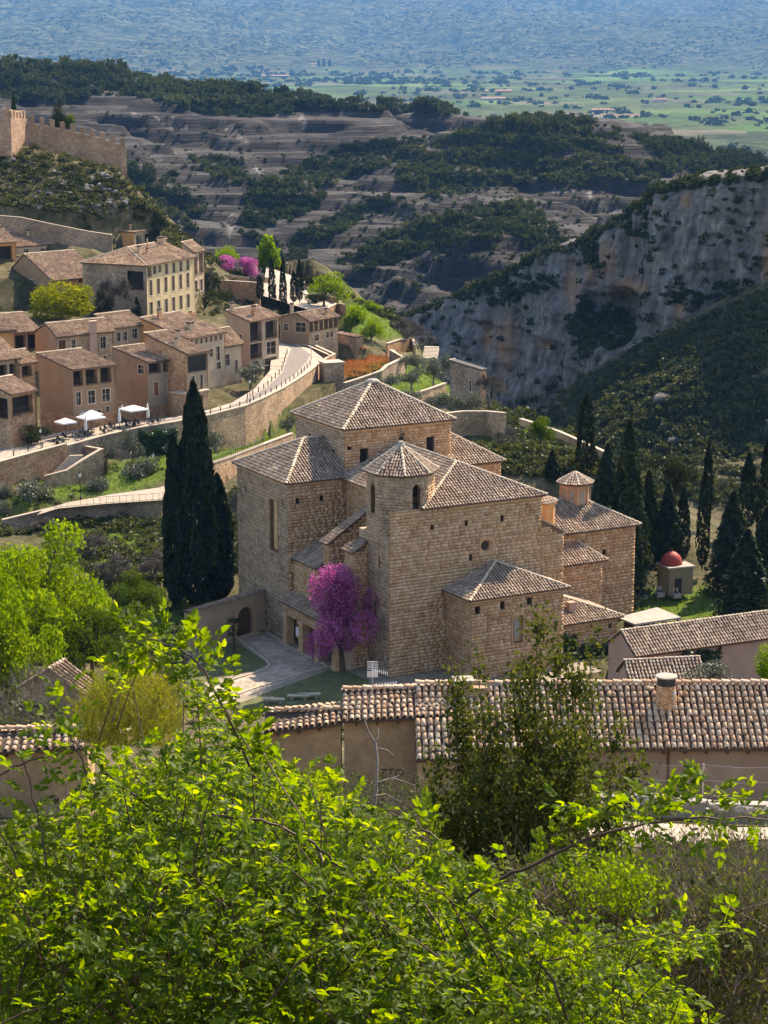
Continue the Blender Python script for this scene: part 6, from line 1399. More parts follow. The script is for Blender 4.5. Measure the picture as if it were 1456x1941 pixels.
px, py, sz = sample_polys(wood, rg); Ph = hit(px, py, 560, grids=(mid,)); ok = ~np.isnan(Ph[:, 0]); Ph, sz = Ph[ok], sz[ok]
tint = np.clip(.42 + .5 * fbm(Ph[:, 0] / 60, Ph[:, 1] / 60, seed=9, octv=2) + rg.normal(0, .16, len(Ph)) + (rg.random(len(Ph)) < .05) * .5, 0, 1)
scatter_mesh('woodland', Ph - K * .4, sz, tint, BP60, M['scrub'], rg, 1.05, 'dark holm-oak wood and scrub over the layered rock hills', 'woodland')
# scrub on the near slopes
brush = [([(0, 270), (60, 265), (150, 300), (245, 330), (250, 420), (180, 440), (60, 420), (0, 405)], 760, .4, 1.3), ([(190, 470), (400, 500), (500, 560), (420, 600), (240, 600), (150, 560)], 240, .4, 1.2), ([(230, 400), (330, 440), (400, 500), (300, 470)], 140, .6, 1.5), ([(400, 560), (500, 560), (520, 640), (430, 620)], 40, .4, 1.0), ([(250, 420), (380, 470), (480, 540), (400, 500), (300, 440)], 90, .8, 1.8),
         ([(880, 690), (960, 700), (1000, 800), (950, 840), (900, 780)], 120, .7, 1.7), ([(860, 860), (960, 840), (1160, 860), (1160, 900), (1050, 910), (880, 890)], 240, .6, 1.6), ([(930, 790), (1080, 830), (1150, 870), (1100, 890), (950, 850)], 150, .6, 1.6),
         ([(640, 560), (760, 575), (830, 640), (880, 690), (780, 660), (720, 600)], 150, .7, 1.7), ([(90, 985), (320, 985), (330, 1110), (230, 1130), (100, 1040)], 420, .5, 1.4), ([(0, 990), (110, 975), (110, 1010), (0, 1020)], 60, .5, 1.1),
         ([(0, 940), (190, 905), (190, 940), (90, 965), (0, 980)], 60, .3, .8), ([(195, 860), (330, 850), (330, 905), (200, 900)], 60, .3, .8), ([(1100, 720), (1456, 560), (1456, 860), (1200, 900), (1050, 830)], 2600, .7, 2.3), ([(960, 790), (1100, 720), (1150, 780), (1050, 850)], 260, .8, 2.0), ([(1100, 730), (1240, 640), (1456, 555), (1456, 610), (1260, 690), (1120, 760)], 520, .8, 2.2), ([(235, 330), (262, 342), (370, 455), (330, 465), (250, 400)], 200, .4, 1.3),
         ([(1200, 860), (1456, 840), (1456, 960), (1250, 960)], 300, .8, 2.0), ([(240, 1130), (330, 1120), (360, 1150), (340, 1230), (240, 1220)], 60, .4, 1.0), ([(640, 700), (735, 690), (720, 720), (660, 735)], 30, .4, .8), ([(450, 930), (460, 1100), (430, 1100), (430, 930)], 60, .6, 1.3),
         ([(0, 1290), (200, 1200), (350, 1240), (330, 1330), (0, 1420)], 150, .6, 1.5)]
px, py, sz = sample_polys(brush, rg); Pn = hit(px, py, 120, grids=(near,)); ok = ~np.isnan(Pn[:, 0]); Pn, sz, px, py = Pn[ok], sz[ok], px[ok], py[ok]
lu, lv = (Pn - O) @ U, (Pn - O) @ W; ok = ~((lu > -5) & (lu < 42) & (lv > -10) & (lv < 34)); Pn, sz, px, py = Pn[ok], sz[ok], px[ok], py[ok]
tint = np.clip(.4 + .5 * fbm(Pn[:, 0] / 14, Pn[:, 1] / 14, seed=19, octv=2) + rg.normal(0, .2, len(Pn)) - ((Pn[:, 1] > 390) & (px > 950)) * .05 + ((px > 90) & (px < 340) & (py > 980)) * .25, 0, 1)  # scrub under the cliff tinted slightly darker for the shade there
scatter_mesh('scrub', Pn - K * .15, sz, tint, bush_protos(6, 90, 400, .34), M['scrub_near'], rg, .95, 'mixed green and grey scrub on the near slopes and terraces', 'scrub')
# shrubs on the cliff edge and its ledges
cl = CL.reshape(-1, 3); ci = rg.integers(0, nu, 900); cr = np.where(rg.random(900) < .62, rg.integers(nv - 6, nvv - 2, 900), rg.integers(8, nv - 4, 900)); Pc = CL[cr, ci]
keepc = (rg.random(900) < .8) | (cr > nv - 8); cxx, cyy = project(Pc)
extra = []
for x0, y0, rx, ry, n in ((1165, 620, 40, 42, 150), (1110, 620, 30, 60, 90), (1120, 455, 14, 50, 60), (1000, 540, 60, 20, 60), (1340, 560, 90, 30, 60), (930, 560, 70, 20, 60), (1210, 420, 40, 30, 30)):
    c2x, c2y = project(CL[:nv]); m = np.argwhere((((c2x - x0) / rx) ** 2 + ((c2y - y0) / ry) ** 2) < 1); 
    if len(m): q = m[rg.integers(0, len(m), n)]; extra.append(CL[q[:, 0], q[:, 1]])
Pc = np.concatenate([Pc[keepc]] + extra)
scatter_mesh('cliff_shrubs', Pc + nrm * .4 - K * .3, rg.uniform(.9, 2.6, len(Pc)), np.clip(rg.normal(.32, .18, len(Pc)), 0, 1), BP60, M['scrub'], rg, .9, 'dark shrubs along the cliff rim and in its hollow', 'shrubs')
# hedges and groves of the plain
n = 5200; Yp = 2100 + (rg.random(n) ** .8) * 7600; Xp = (rg.random(n) * 2 - 1) * Yp * .2
line = vnoise(Xp / 160, Yp / 330, seed=61); keep = (np.abs(line - .5) < .07) | (vnoise(Xp / 500, Yp / 700, seed=62) > .66) | (Yp < 3300); keep &= Yp > 1950
Xp, Yp = Xp[keep], Yp[keep]; Pp = np.stack([Xp, Yp, far_h(Xp, Yp)], 1)
scatter_mesh('groves', Pp - K * .5, rg.uniform(4, 9.5, len(Pp)) * (1 + Yp / 9000), np.clip(rg.normal(.35, .2, len(Pp)), 0, 1), bush_protos(4, 26, 500, .7), M['scrub'], rg, .9, 'hedgerows and tree groves across the distant green plain', 'groves')
n = 16000; Yp = 9300 + rg.random(n) * 8500; Xp = (rg.random(n) * 2 - 1) * Yp * .2; Pp = np.stack([Xp, Yp, far_h(Xp, Yp)], 1); k_ = (vnoise(Xp / 260, Yp / 420, seed=66) > .45) & (Pp[:, 2] > -92); Pp = Pp[k_]
scatter_mesh('far_woods', Pp - K * 1, rg.uniform(5, 13, len(Pp)), np.clip(rg.normal(.5, .25, len(Pp)), 0, 1), bush_protos(4, 16, 520, .8), M['scrub'], rg, .7, 'open woods dotted over the hazy blue far hills', 'woods')
# grass
gp = np.argwhere(grass > .3); q = gp[rg.integers(0, len(gp), 26000)]
Pg = np.stack([near.xs[q[:, 1]], near.ys[q[:, 0]], near.Z[q[:, 0], q[:, 1]]], 1); Pg[:, :2] += rg.uniform(-.62, .62, (len(Pg), 2)); Pg[:, 2] = near(Pg[:, 0], Pg[:, 1]); D = runit(len(Pg), rg) * .45 + K; D /= np.linalg.norm(D, axis=1)[:, None]
V, Fg = twig_cards(Pg, D, rg.uniform(.25, .6, len(Pg)), .16, rg)
tag(obj('grass', arr_mesh('grass', V, [Fg], [M['grass']], False, {'tint': np.repeat(np.clip(.5 + .5 * fbm(Pg[:, 0] / 5, Pg[:, 1] / 5, seed=70, octv=2), 0, 1), 3)})), 'bright spring grass on the terraces and cemetery lawn', 'grass', kind='stuff')
# red and ochre herbs in the walled garden
px, py, sz = sample_polys([([(650, 688), (700, 675), (745, 676), (755, 690), (720, 702), (690, 712), (660, 722), (645, 705)], 2600, .3, .8)], rg)
Pr = hit(px, py, 330, grids=(near,)); D = runit(len(Pr), rg) * .5 + K; D /= np.linalg.norm(D, axis=1)[:, None]; V, Fg = twig_cards(Pr - K * .05, D, sz, .14, rg)
tag(obj('red_herbs', arr_mesh('red_herbs', V, [Fg], [M['dry']], False, {'tint': np.repeat(np.clip(1.35 - (py - 672) / 40 * .9 + rg.normal(0, .15, len(py)), 0, 1) * 0 + np.clip((py - 675) / 45 + rg.normal(0, .15, len(py)), 0, 1), 3)})), 'rust-red and ochre herbs in the walled garden', 'herbs', kind='stuff')
# ivy on walls: (pixel box, distance, lean normal)
def ivy(label, pts_fn, n, size, thick, seed, parent_mat='ivy', name='ivy'):
    rg = np.random.default_rng(seed); P = pts_fn(rg, n); V, Fc = leaf_cards(P, size, rg, .8, -.2)
    return tag(obj(name, arr_mesh(name, V, [Fc], [M[parent_mat]], False, {'tint': np.repeat(rg.random(len(P)), 4)})), label, 'ivy')
def wallpatch(A, B, z0, z1, n_, bulge=.35, ragged=.25):
    A = np.asarray(A, float); B = np.asarray(B, float)
    def f(rg, n):
        s = rg.random(n); t = rg.random(n); top = 1 - ragged * vnoise(s * 6, s * 0 + seedless[0], seed=5); bot = ragged * vnoise(s * 7, s * 0 + 4.2 + seedless[0], seed=6); seedless[0] += .37
        z = z0 + (z1 - z0) * (bot + (top - bot) * t)
        return A * [1, 1, 0] + (B - A) * [1, 1, 0] * s[:, None] + K * z[:, None] + unit(n_) * (rg.random(n) * bulge * (.5 + vnoise(s * 5, t * 4, seed=8)))[:, None]
    return f
seedless = [0.0]
a_, b_ = FP[4], FP[5]
ivy('thick dark ivy curtain over the cafe terrace wall', wallpatch(a_ - [0, .5, 0], b_ - [0, .5, 0], 4.5, 9.9, (.6, -.8, 0), 1.2, .2), 5000, .38, 1, 21)
# grey boulders and outcrops on the shaded slope and the castle hill
rgb_ = np.random.default_rng(88)
def boulder_mesh(seed):
    import bmesh
    r = np.random.default_rng(seed); bm_ = bmesh.new(); V_ = runit(26, r) * r.uniform(.75, 1.05, (26, 1)) * [1, .85, .7]
    for q in V_: bm_.verts.new(q)
    bmesh.ops.convex_hull(bm_, input=bm_.verts); bmesh.ops.bevel(bm_, geom=bm_.edges[:], offset=.06, segments=1, affect='EDGES'); me = bpy.data.meshes.new('boulder'); bm_.to_mesh(me); bm_.free(); me.materials.append(M['cliff']); return me
bms = [boulder_mesh(k) for k in range(5)]
for k, (x, y, s_, lab) in enumerate(((1258, 760, 3.6, 'largest grey boulder on the slope below the cliff'), (1185, 715, 1.8, 'rounded grey boulder left of the largest one'), (1090, 850, 1.7, 'low boulder above the tall right cypress'), (1228, 752, 1.6, 'small boulder leaning on the largest one'), (1395, 640, 2.2, 'pale boulder in the scree near the right edge'), (1280, 840, 2.4, 'dark outcrop above the round evergreen'))):
    p = hit(x, y, 330, grids=(near,))[0]; o = bpy.data.objects.new('boulder', bms[k % 5]); COL.objects.link(o); o.location = p.tolist(); o.scale = (s_, s_, s_ * rgb_.uniform(.8, 1.2)); o.rotation_euler = (0, 0, rgb_.uniform(0, 6)); tag(o, lab, 'boulder', 'boulders under the cliff')
def rubble_field(name, polys, s0, s1, label, seed):
    r = np.random.default_rng(seed); px, py, sz = sample_polys([(p, n, s0, s1) for p, n in polys], r); P = hit(px, py, 120, grids=(near,)); ok = ~np.isnan(P[:, 0]); P, sz = P[ok], sz[ok]
    pr = [np.array([v.co[:] for v in b.vertices]) for b in bms]; fc = [[tuple(f.vertices) for f in b.polygons] for b in bms]; mb = MB()
    for i, (p, s_) in enumerate(zip(P, sz)):
        k = i % 5; a = r.uniform(0, 6); c_, d_ = math.cos(a), math.sin(a); R_ = np.array([[c_, -d_, 0], [d_, c_, 0], [0, 0, 1]]); mb.add((pr[k] * s_ * [1, 1, r.uniform(.5, 1)]) @ R_.T + p, fc[k])
    return tag(mb.build(name, M['cliff']), label, 'rocks', kind='stuff')
rubble_field('scree', [([(1380, 600), (1430, 590), (1440, 640), (1370, 660)], 90), ([(1270, 660), (1330, 630), (1330, 680), (1260, 700)], 60), ([(1050, 760), (1456, 700), (1456, 880), (1150, 880)], 70)], .25, 1.0, 'grey scree and small rocks on the slope under the cliff', 5)
rubble_field('outcrops', [([(0, 280), (230, 330), (250, 400), (200, 420), (0, 395)], 130)], .3, 1.3, 'pale rock outcrops among the castle slope scrub', 6)
# ------------------------------------------------------------------ buildings right of the church
def px_house(*a, dd=None, **k):
    return house(*a, **k)
def gable_block(name, label, c, Y, ang, xr, d, zb, rise, wall, tile='tile', cat='building', f=.5, pitch=.34, left_px=None, R=()):
    """like house() but with its depth given in metres"""
    a = math.radians(ang); v = np.array([-math.sin(a), math.cos(a), 0]); C = at_y(*c, Y); xl, _ = project(C + v * d)
    q = C + v * d * f + K * rise; _, yt = project(q)
    return house(name, label, c, Y, ang, xr, float(xl), zb, float(yt), 'gable', f, R=R, mR=wall, tile=tile, cat=cat, pitch=pitch)
gable_block('long_outbuilding', 'long low tiled building with faded pink wall right of the church', (1204, 1240), 216, 25.5, 1530, 5.2, 2.0, 1.75, 'plaster_pink', pitch=.36)
gable_block('small_tiled_shed', 'small tiled shed roof showing behind the round stone chimney', (1197, 1294), 205, 10, 1334, 4.4, 1.0, 1.5, 'plaster_pink', pitch=.36)
# open shed with a concrete roof
rc_ = [at_z(x, y, 3.3) for x, y in ((1203, 1186), (1291, 1173), (1246, 1154), (1171, 1173))]; shed_ = thing('open_shed', 'open shed with pale concrete roof slab beside the lawn', 'shed', np.mean(rc_, 0) * [1, 1, 0] + K * .3)
mb = MB(); mb.slab(np.array(rc_), K * .2); mb.build('roof', M['concrete'], shed_)
for t in np.linspace(.04, .96, 4):
    q = np.asarray(rc_[0]) * (1 - t) + np.asarray(rc_[1]) * t; mb = MB(); mb.cbox(q + np.array([0, .35, -3.4]), .4, .4, 3.39, .4); mb.build('column', M['concrete'], shed_)
mb = MB(); q = np.array(rc_); ce = q.mean(0); q2 = ce + (q - ce) * .8; mb.quad(q2[3] - K * 3.5, q2[2] - K * 3.5, q2[2] - K * .01, q2[3] - K * .01); mb.quad(q2[0] - K * 3.5, q2[3] - K * 3.5, q2[3] - K * .01, q2[0] - K * .01); mb.build('back_wall', M['dark'], shed_)  # near-black walls stand in for the shade under the roof
# domed tomb
p = at_z(1282, 1128, .6); dome = thing('domed_tomb', 'small ochre tomb building with a red dome on the cemetery lawn', 'tomb', p); aa = .35
m_dome = m_plain('faded_red_dome', (0.30, 0.045, 0.035), nscale=2, var=.3, rough=.6); 
mb = MB(); mb.cbox(p + [0, 1.6, 0], 3.3, 3.2, 3.4, aa); mb.build('wall', m_plain('ochre_grey_render', (.24, .19, .11), nscale=1, var=.2), dome)
mb = MB(); mb.cbox(p + [0, 1.6, 3.4], 3.7, 3.6, .22, aa); mb.build('roof_slab', M['concrete'], dome)
mb = MB(); mb.lathe(p + [-.5, 1.6, 3.62], [(1.35 * math.cos(t), 1.6 * math.sin(t)) for t in np.linspace(0, 1.5, 9)], 20); dm = mb.build('dome', m_dome, dome, True)
mb = MB(); mb.tube([p + [-.5, 1.6, 5.15], p + [-.5, 1.6, 5.75]], [.09, .05], 6); mb.lathe(p + [-.5, 1.6, 5.45], [(.02, 0), (.14, .08), (.02, .2)], 8); mb.build('finial', M['iron'], dm)
mb = MB(); mb.cbox(p + [.2, -.06, 0], .9, .1, 2.1, aa); mb.build('door', M['iron'], dome)
for k, (x, y) in enumerate(((1250, 1130), (1281, 1132), (1217, 1134))):
    q = at_z(x, y, .5); t_ = thing('grave', ('low grave box with flowers left of the tomb door', 'low grave box with flowers right of the tomb door', 'small gabled gravestone on the lawn beside the church')[k], 'grave', q, 'graves on the lawn')
    mb = MB(); mb.cbox(q, 1.0, 1.2, .55, .3); mb.build('slab', M['concrete'], t_)
    mb = MB(); mb.cbox(q + [0, .5, .55], .7, .15, .55, .3); mb.build('headstone', M['coping'], t_)
    rgq = np.random.default_rng(k); V, Fc = leaf_cards(q + np.array([0, -.1, .65]) + rgq.normal(0, .2, (90, 3)) * [1, 1, .5], .14, rgq); obj('flowers', arr_mesh('flowers', V, [Fc], [M['leaf_dark']], False, {'tint': np.full(len(V), .4)}), t_, 'stuff')
ivy('dark ivy on the sacristy corner beside the annex', wallpatch(cw(19.1, -3.2), cw(22.0, -3.2), -.5, 3.6, -W, .5, .3), 2200, .3, 1, 31)
ivy('dark ivy and creeper over the low sacristy wall', wallpatch(cw(22.5, -3.1), cw(27.4, -3.1), -.8, 2.4, -W, .6, .7), 2600, .28, 1, 32)
A_, B_ = at_y(1290, 1232, 218.6), at_y(1362, 1224, 221.6)
ivy('ivy cascade on the pink wall, the left one', wallpatch(at_y(1286, 1235, 218.0), at_y(1362, 1224, 221.0), 3.0, 7.4, (.44, -.9, 0), .7, .5), 2600, .3, 1, 33)
ivy('ivy cascade on the pink wall, at the right edge', wallpatch(at_y(1398, 1218, 223.2), at_y(1470, 1206, 226.6), 2.5, 8.0, (.44, -.9, 0), .8, .35), 3600, .3, 1, 34)
tree('olive', 'olive_bush', 'grey olive bush before the pink wall', 1348, 1300, 52, 80, Y=196, cat='shrub')
tree('broad', 'leafy_shrub', 'lime green shrub at the right edge by the pink wall', 1456, 1305, 75, 60, Y=194, cat='shrub', crown_mat='leaf_lime')
# ------------------------------------------------------------------ near houses
def near_tiles(root, poly, e, pitch, row, r, single, name='tile'):
    """nearest tiles one by one, the rest as one part"""
    T = Tiles(); T.plane(poly, e, pitch, row, r, 8, .05, .018, keep=True)
    L = T.list; n = len(L); Kt = 8
    q = np.array([(k, k + 1, Kt + k + 1, Kt + k) for k in range(Kt - 1)])
    order = sorted(range(n), key=lambda i: np.linalg.norm(L[i].mean(0) - CAM)); one = set(order[:single])
    def solid(v):                                       # add the tile's thickness
        c = (v[0] + v[Kt - 1]) / 2; c2 = (v[Kt] + v[2*Kt - 1]) / 2
        i = np.concatenate([c + (v[:Kt] - c) * .86, c2 + (v[Kt:] - c2) * .86]); return np.concatenate([v, i])
    fs = np.concatenate([q, q[:, ::-1] + 2 * Kt, np.array([(k + 1, k, 2*Kt + k, 2*Kt + k + 1) for k in range(Kt - 1)])])
    rest = []
    for i in range(n):
        v = solid(L[i])
        if i in one:
            obj(name, arr_mesh(name, v, [fs], [M['tile_near']], False), root)
        else: rest.append(v)
    if rest:
        R_ = np.array(rest); base = np.arange(len(R_))[:, None, None] * (4 * Kt); obj('roof_tiles', arr_mesh('roof_tiles', R_.reshape(-1, 3), [(base + fs[None]).reshape(-1, 4)], [M['tile_near']], False), root, 'stuff')
def near_house(name, label, ex0, ex1, ye0, ye1, Ye, yr0, yr1, Yr, wall, zdrop, single, cat='house', pitch=.3, ridge=True):
    """eave pixels (ex0,ye0)-(ex1,ye1) at distance Ye; ridge rows yr0, yr1 at distance Yr"""
    a, b = at_y(ex0, ye0, Ye), at_y(ex1, ye1, Ye + (0 if np.isscalar(Ye) else 0)); e = unit(b - a)
    c, d = at_y(ex1, yr1, Yr), at_y(ex0, yr0, Yr); c = np.array([b[0], c[1], c[2]]); d = np.array([a[0], d[1], d[2]])
    root = thing(name, label, cat, (a + b) / 2 - K * zdrop)
    mb = MB(); mb.slab(np.array([a, b, c, d]) - K * .14, K * .12); roof = mb.build('roof', M['tile_bed'], root)
    near_tiles(roof, [a, b, c, d], e, pitch, .42, .115, single)
    if ridge:
        R = Tiles(); R.ridge(d + K * .06, c + K * .06, .16, .45, 8); R.build('ridge_tiles', M['tile_near'], roof)
    a2, b2 = a + np.array([.1, .35, 0]) , b + np.array([-.1, .35, 0]); z0 = min(a[2], b[2]) - zdrop
    def dn(p): return np.array([p[0], p[1], z0])
    mb = MB(); mb.add([dn(a2), dn(b2), b2 - K * .1, a2 - K * .1], [(0, 1, 2, 3)]); mb.build('front_wall', M[wall], root)
    bk = np.array([0, 2 * (Yr - (Ye if np.isscalar(Ye) else Ye)) - .7, 0])
    mb = MB(); rl = np.array([a2[0], d[1], d[2] - .1]); rr_ = np.array([b2[0], c[1], c[2] - .1])
    mb.poly([dn(a2), a2 - K * .1, rl, a2 + bk - K * .1, dn(a2 + bk)]); mb.build('end_wall', M[wall], root)
    mb = MB(); mb.poly([dn(b2), dn(b2 + bk), b2 + bk - K * .1, rr_, b2 - K * .1]); mb.build('end_wall', M[wall], root)
    mb = MB(); a3, b3 = a + np.array([0, 2 * (Yr - Ye), 0]), b + np.array([0, 2 * (Yr - Ye), 0])
    mb.slab(np.array([d, c, b3, a3]) - K * .14, K * .12); rb2 = mb.build('rear_roof', M['tile_bed'], root)
    T = Tiles(); T.plane([b3, a3, d, c], -e, pitch, .42, .115, 6); T.build('roof_tiles', M['tile_near'], rb2)
    # beam ends under the eave
    for t in np.arange(.6, np.linalg.norm(b - a) - .4, .95):
        mb = MB(); mb.box(a + e * t - K * .3 + np.array([0, .05, 0]), e * .12, np.array([0, .5, 0]), K * .13); mb.build('rafter', M['wood'], root)
    return root, a, b, c, d, e
M['plaster_near'] = m_island('patched_buff_plaster', [(0.42, 0.27, 0.145), (0.44, 0.29, 0.16)], .3, .9, stain=(0.22, 0.13, 0.08), stain_scale=.55, stain_amt=.8, bump=.3, grain=14)
M['plaster_brown'] = m_island('smooth_brown_plaster', [(0.30, 0.205, 0.14), (0.31, 0.215, 0.148)], .12, .5, stain=(0.22, 0.15, 0.1), stain_scale=.4, stain_amt=.5, bump=.15, grain=20)
nA, aA, bA, cA, dA, eA = near_house('tiled_house', 'long brown house with the largest tiled roof and round stone chimney', 790, 1640, 1420, 1418, 93.6, 1299, 1297, 97.4, 'plaster_brown', 4.2, 260)
nB, aB, bB, cB, dB, eB = near_house('plaster_house', 'patched buff-plaster house with graffiti on its wall', 648, 868, 1366, 1356, 95.2, 1310, 1305, 97.6, 'plaster_near', 5.0, 90)
nC, aC, bC, cC, dC, eC = near_house('lean_to_house', 'low buff wing with a ragged tile edge left of the graffiti', 500, 650, 1388, 1370, 95.3, 1350, 1347, 96.7, 'plaster_near', 4.5, 60)
nD, aD, bD, cD, dD, eD = near_house('corner_house', 'ochre-walled house with pale slab roof at the lower left edge', -60, 168, 1428, 1416, 90.0, 1386, 1384, 91.4, 'plaster_near', 5.2, 0, pitch=.36)
# the lower lip of roof at the join of the two houses
mb = MB(); q = at_y(788, 1441, 92.8); q2 = at_y(868, 1437, 92.8); u_ = at_y(868, 1365, 94.9); v_ = at_y(788, 1368, 94.9); u_[0] = q2[0]; v_[0] = q[0]
mb.slab(np.array([q, q2, u_, v_]) - K * .14, K * .12); lip = mb.build('side_roof', M['tile_bed'], nB); near_tiles(lip, [q, q2, u_, v_], q2 - q, .3, .42, .115, 20)
mb = MB(); mb.box(q + np.array([.1, .3, -3.5]), [q2[0] - q[0] - .2, 0, 0], [0, 2.0, 0], K * 3.3); mb.build('side_wall', M['plaster_near'], nB)
# graffiti on the plaster wall
def text_part(s, loc, size, mat, parent, rx=math.pi / 2, rz=0.0, shear=.15):
    cu = bpy.data.curves.new('lettering', 'FONT'); cu.body = s; cu.size = size; cu.extrude = .004; cu.shear = shear; cu.resolution_u = 3; cu.space_character = 1.1
    cu.materials.append(mat); o = bpy.data.objects.new('lettering', cu); COL.objects.link(o)
    dg = bpy.context.evaluated_depsgraph_get(); me = bpy.data.meshes.new_from_object(o.evaluated_get(dg)); bpy.data.objects.remove(o)
    o = bpy.data.objects.new('lettering', me); COL.objects.link(o); o.rotation_euler = (rx, 0, rz); o.location = [float(t) for t in loc]
    o.parent = parent; o.matrix_parent_inverse = Matrix.Translation(-Vector(parent.location)); return o
g_ = at_y(718, 1472, 95.5); g_[1] = aB[1] + .35 - .012
m_spray = m_plain('dark_spray_paint', (.05, .045, .045), var=.3, nscale=10)
text_part('ZTO', g_, .52, m_spray, nB)
g2 = at_y(664, 1474, 95.5); g2[1] = aB[1] + .338; text_part('eo', g2, .42, m_spray, nB)
# chimneys, pipe, antenna on the near roofs
def near_chimney(root, px, py, Y, w, h, mat, cap=True):
    p = at_y(px, py, Y); mb = MB(); mb.cbox(p - K * 1.0, w, w, h + 1.0, .15); ch = mb.build('chimney', M[mat], root)
    if cap: mb = MB(); mb.cbox(p + K * (h + .12), w * 1.25, w * 1.2, .07, .15); mb.build('chimney_cap', M['concrete'], ch); mb = MB(); mb.cbox(p + K * h, w * .75, w * .75, .12, .15); mb.build('chimney_pot', M['iron'], ch)
near_chimney(nA, 878, 1325, 97.0, .75, .8, 'plaster_brown'); near_chimney(nA, 908, 1325, 97.0, .7, .62, 'plaster_brown', False)
p = at_y(1262, 1335, 96.2); rch = MB(); rch.lathe(p - K * .3, [(.48, 0), (.46, .5), (.40, 1.2), (.39, 1.25)], 18); chm = rch.build('round_chimney', M['rubble_red'], nA, True)
rg6 = np.random.default_rng(3)
mb = MB()
for k in range(14):
    for j in range(16):
        a = 2 * math.pi * (j + .5 * (k % 2)) / 16 + rg6.normal(0, .05); z = .02 + k * .088 + rg6.normal(0, .01); r_ = np.interp(z, [0, .5, 1.25], [.48, .46, .39])
        d_ = np.array([math.cos(a), math.sin(a), 0]); s_ = np.array([-d_[1], d_[0], 0]); mb.box(p - K * .3 + d_ * (r_ - .02) - s_ * .075 + K * z, s_ * .14, d_ * rg6.uniform(.03, .06), K * .072)
mb.build('stones', M['ashlar_red'], chm, kind='stuff')
mb = MB(); mb.lathe(p + K * .95, [(.43, 0), (.43, .3)], 18); mb.build('chimney_collar', M['iron'], chm); mb = MB(); mb.lathe(p + K * 1.25, [(.36, .0), (.5, .05), (.5, .12), (.3, .16)], 18); mb.build('chimney_lid', M['concrete'], chm)
p = at_y(1277, 1338, 95.9); mb = MB(); mb.tube([p - K * .3, p + K * .55], .06, 8); vp = mb.build('vent_pipe', M['metal'], nA); mb = MB(); mb.lathe(p + K * .55, [(.11, 0), (.11, .05), (.03, .16)], 10); mb.build('vent_cowl', M['metal'], vp)
p = at_y(1238, 1310, 97.0); T = Tiles(); T.add_many(np.array([p]), np.array([.8, .6, 0]), np.array([-.6, .75, .2]), np.array([0, -.2, .98]), .5, .2, .17, 8, 0, 0); T.build('loose_ridge_tile', M['tile_near'], nA, None)
p = at_y(1265, 1505, 93.9); mb = MB(); mb.tube([p - K * .5, p + K * 2.1], .05, 6); mb.build('downpipe', M['wood'], nA)
ant = thing('television_antenna', 'white grid television antenna on a mast above the near ridge', 'antenna', at_y(706, 1312, 97.3)); b0 = at_y(706, 1312, 97.3)
mb = MB(); mb.tube([b0 - K * .1, b0 + K * 1.45], .02, 6); mb.build('mast', M['metal'], ant)
m_wht = m_plain('white_enamel', (.75, .75, .74), rough=.4, var=.05)
for zc, tl in ((1.3, .35), (.88, -.35)):
    for k in range(6):
        c = b0 + K * (zc + (k - 2.5) * .062) + np.array([0, -.05 + tl * (k - 2.5) * .1, 0]); mb = MB(); mb.tube([c - [.24, 0, 0], c + [.26, .02, 0]], .013, 4); mb.build('grid_bar', m_wht, ant)
mb = MB(); bm = b0 + K * 1.08; bd = unit(np.array([.9, -.35, -.12])); mb.tube([bm, bm + bd * .75], .014, 4); boom = mb.build('boom', m_wht, ant)
for k in range(7):
    c = bm + bd * (.15 + .1 * k); mb = MB(); mb.tube([c - [0, .04, .1], c + [0, .04, .1]], .009, 4); mb.build('director', m_wht, boom)
bm = b0 + K * .32; bd = unit(np.array([1, -.1, .13])); mb = MB(); mb.tube([bm, bm + bd * 1.15], .014, 4); boom = mb.build('boom', m_wht, ant)
for k in range(8):
    c = bm + bd * (.2 + .13 * k); mb = MB(); mb.tube([c - K * .07 - [0, .1, 0], c + K * .07 + [0, .1, 0]], .009, 4); mb.build('director', m_wht, boom)
# pale stone wall, wire fence, earth track in front of the brown house
def wob(pts): return pts
root = wall_run('field_wall', 'rough pale stone wall along the track below the brown house', [(1080, 1512, 90.5), (1230, 1510, 90), (1290, 1514, 89.5), (1350, 1524, 89), (1456, 1526, 88.5), (1560, 1530, 88)], .9, .5, 'concrete', coping=False)
rgw = np.random.default_rng(12)
for k in range(46):
    t = rgw.random(); x = 1090 + t * 430; y = np.interp(x, [1080, 1230, 1350, 1560], [1512, 1510, 1524, 1530]) + rgw.uniform(-2, 16); p = at_y(x, y, 89.2 - t * 1.2); s_ = rgw.uniform(.14, .34)
    mb = MB(); V_ = runit(14, rgw) * s_ * [1, .7, .55]; 
    import bmesh
    bm_ = bmesh.new(); [bm_.verts.new(q) for q in (V_ + p)]; bmesh.ops.convex_hull(bm_, input=bm_.verts); me = bpy.data.meshes.new('stone'); bm_.to_mesh(me); bm_.free(); me.materials.append(M['concrete']); obj('stone', me, root)
fence = thing('wire_fence', 'sagging wire fence on steel posts before the brown house', 'fence', at_y(1332, 1512, 90.2))
fp_ = [at_y(x, 1512 + (x - 1332) * .03, 90.3) for x in (1195, 1332, 1480)]
for q in fp_: mb = MB(); mb.tube([q - K * .4, q + K * 1.55], .03, 6); mb.build('post', M['metal'], fence)
for zz in (1.5, .8, .1):
    for q, q2 in zip(fp_[:-1], fp_[1:]): mb = MB(); mb.tube([q + K * zz, (q + q2) / 2 + K * (zz - .08), q2 + K * zz], .006, 4); mb.build('wire', M['metal'], fence)
mb = MB()
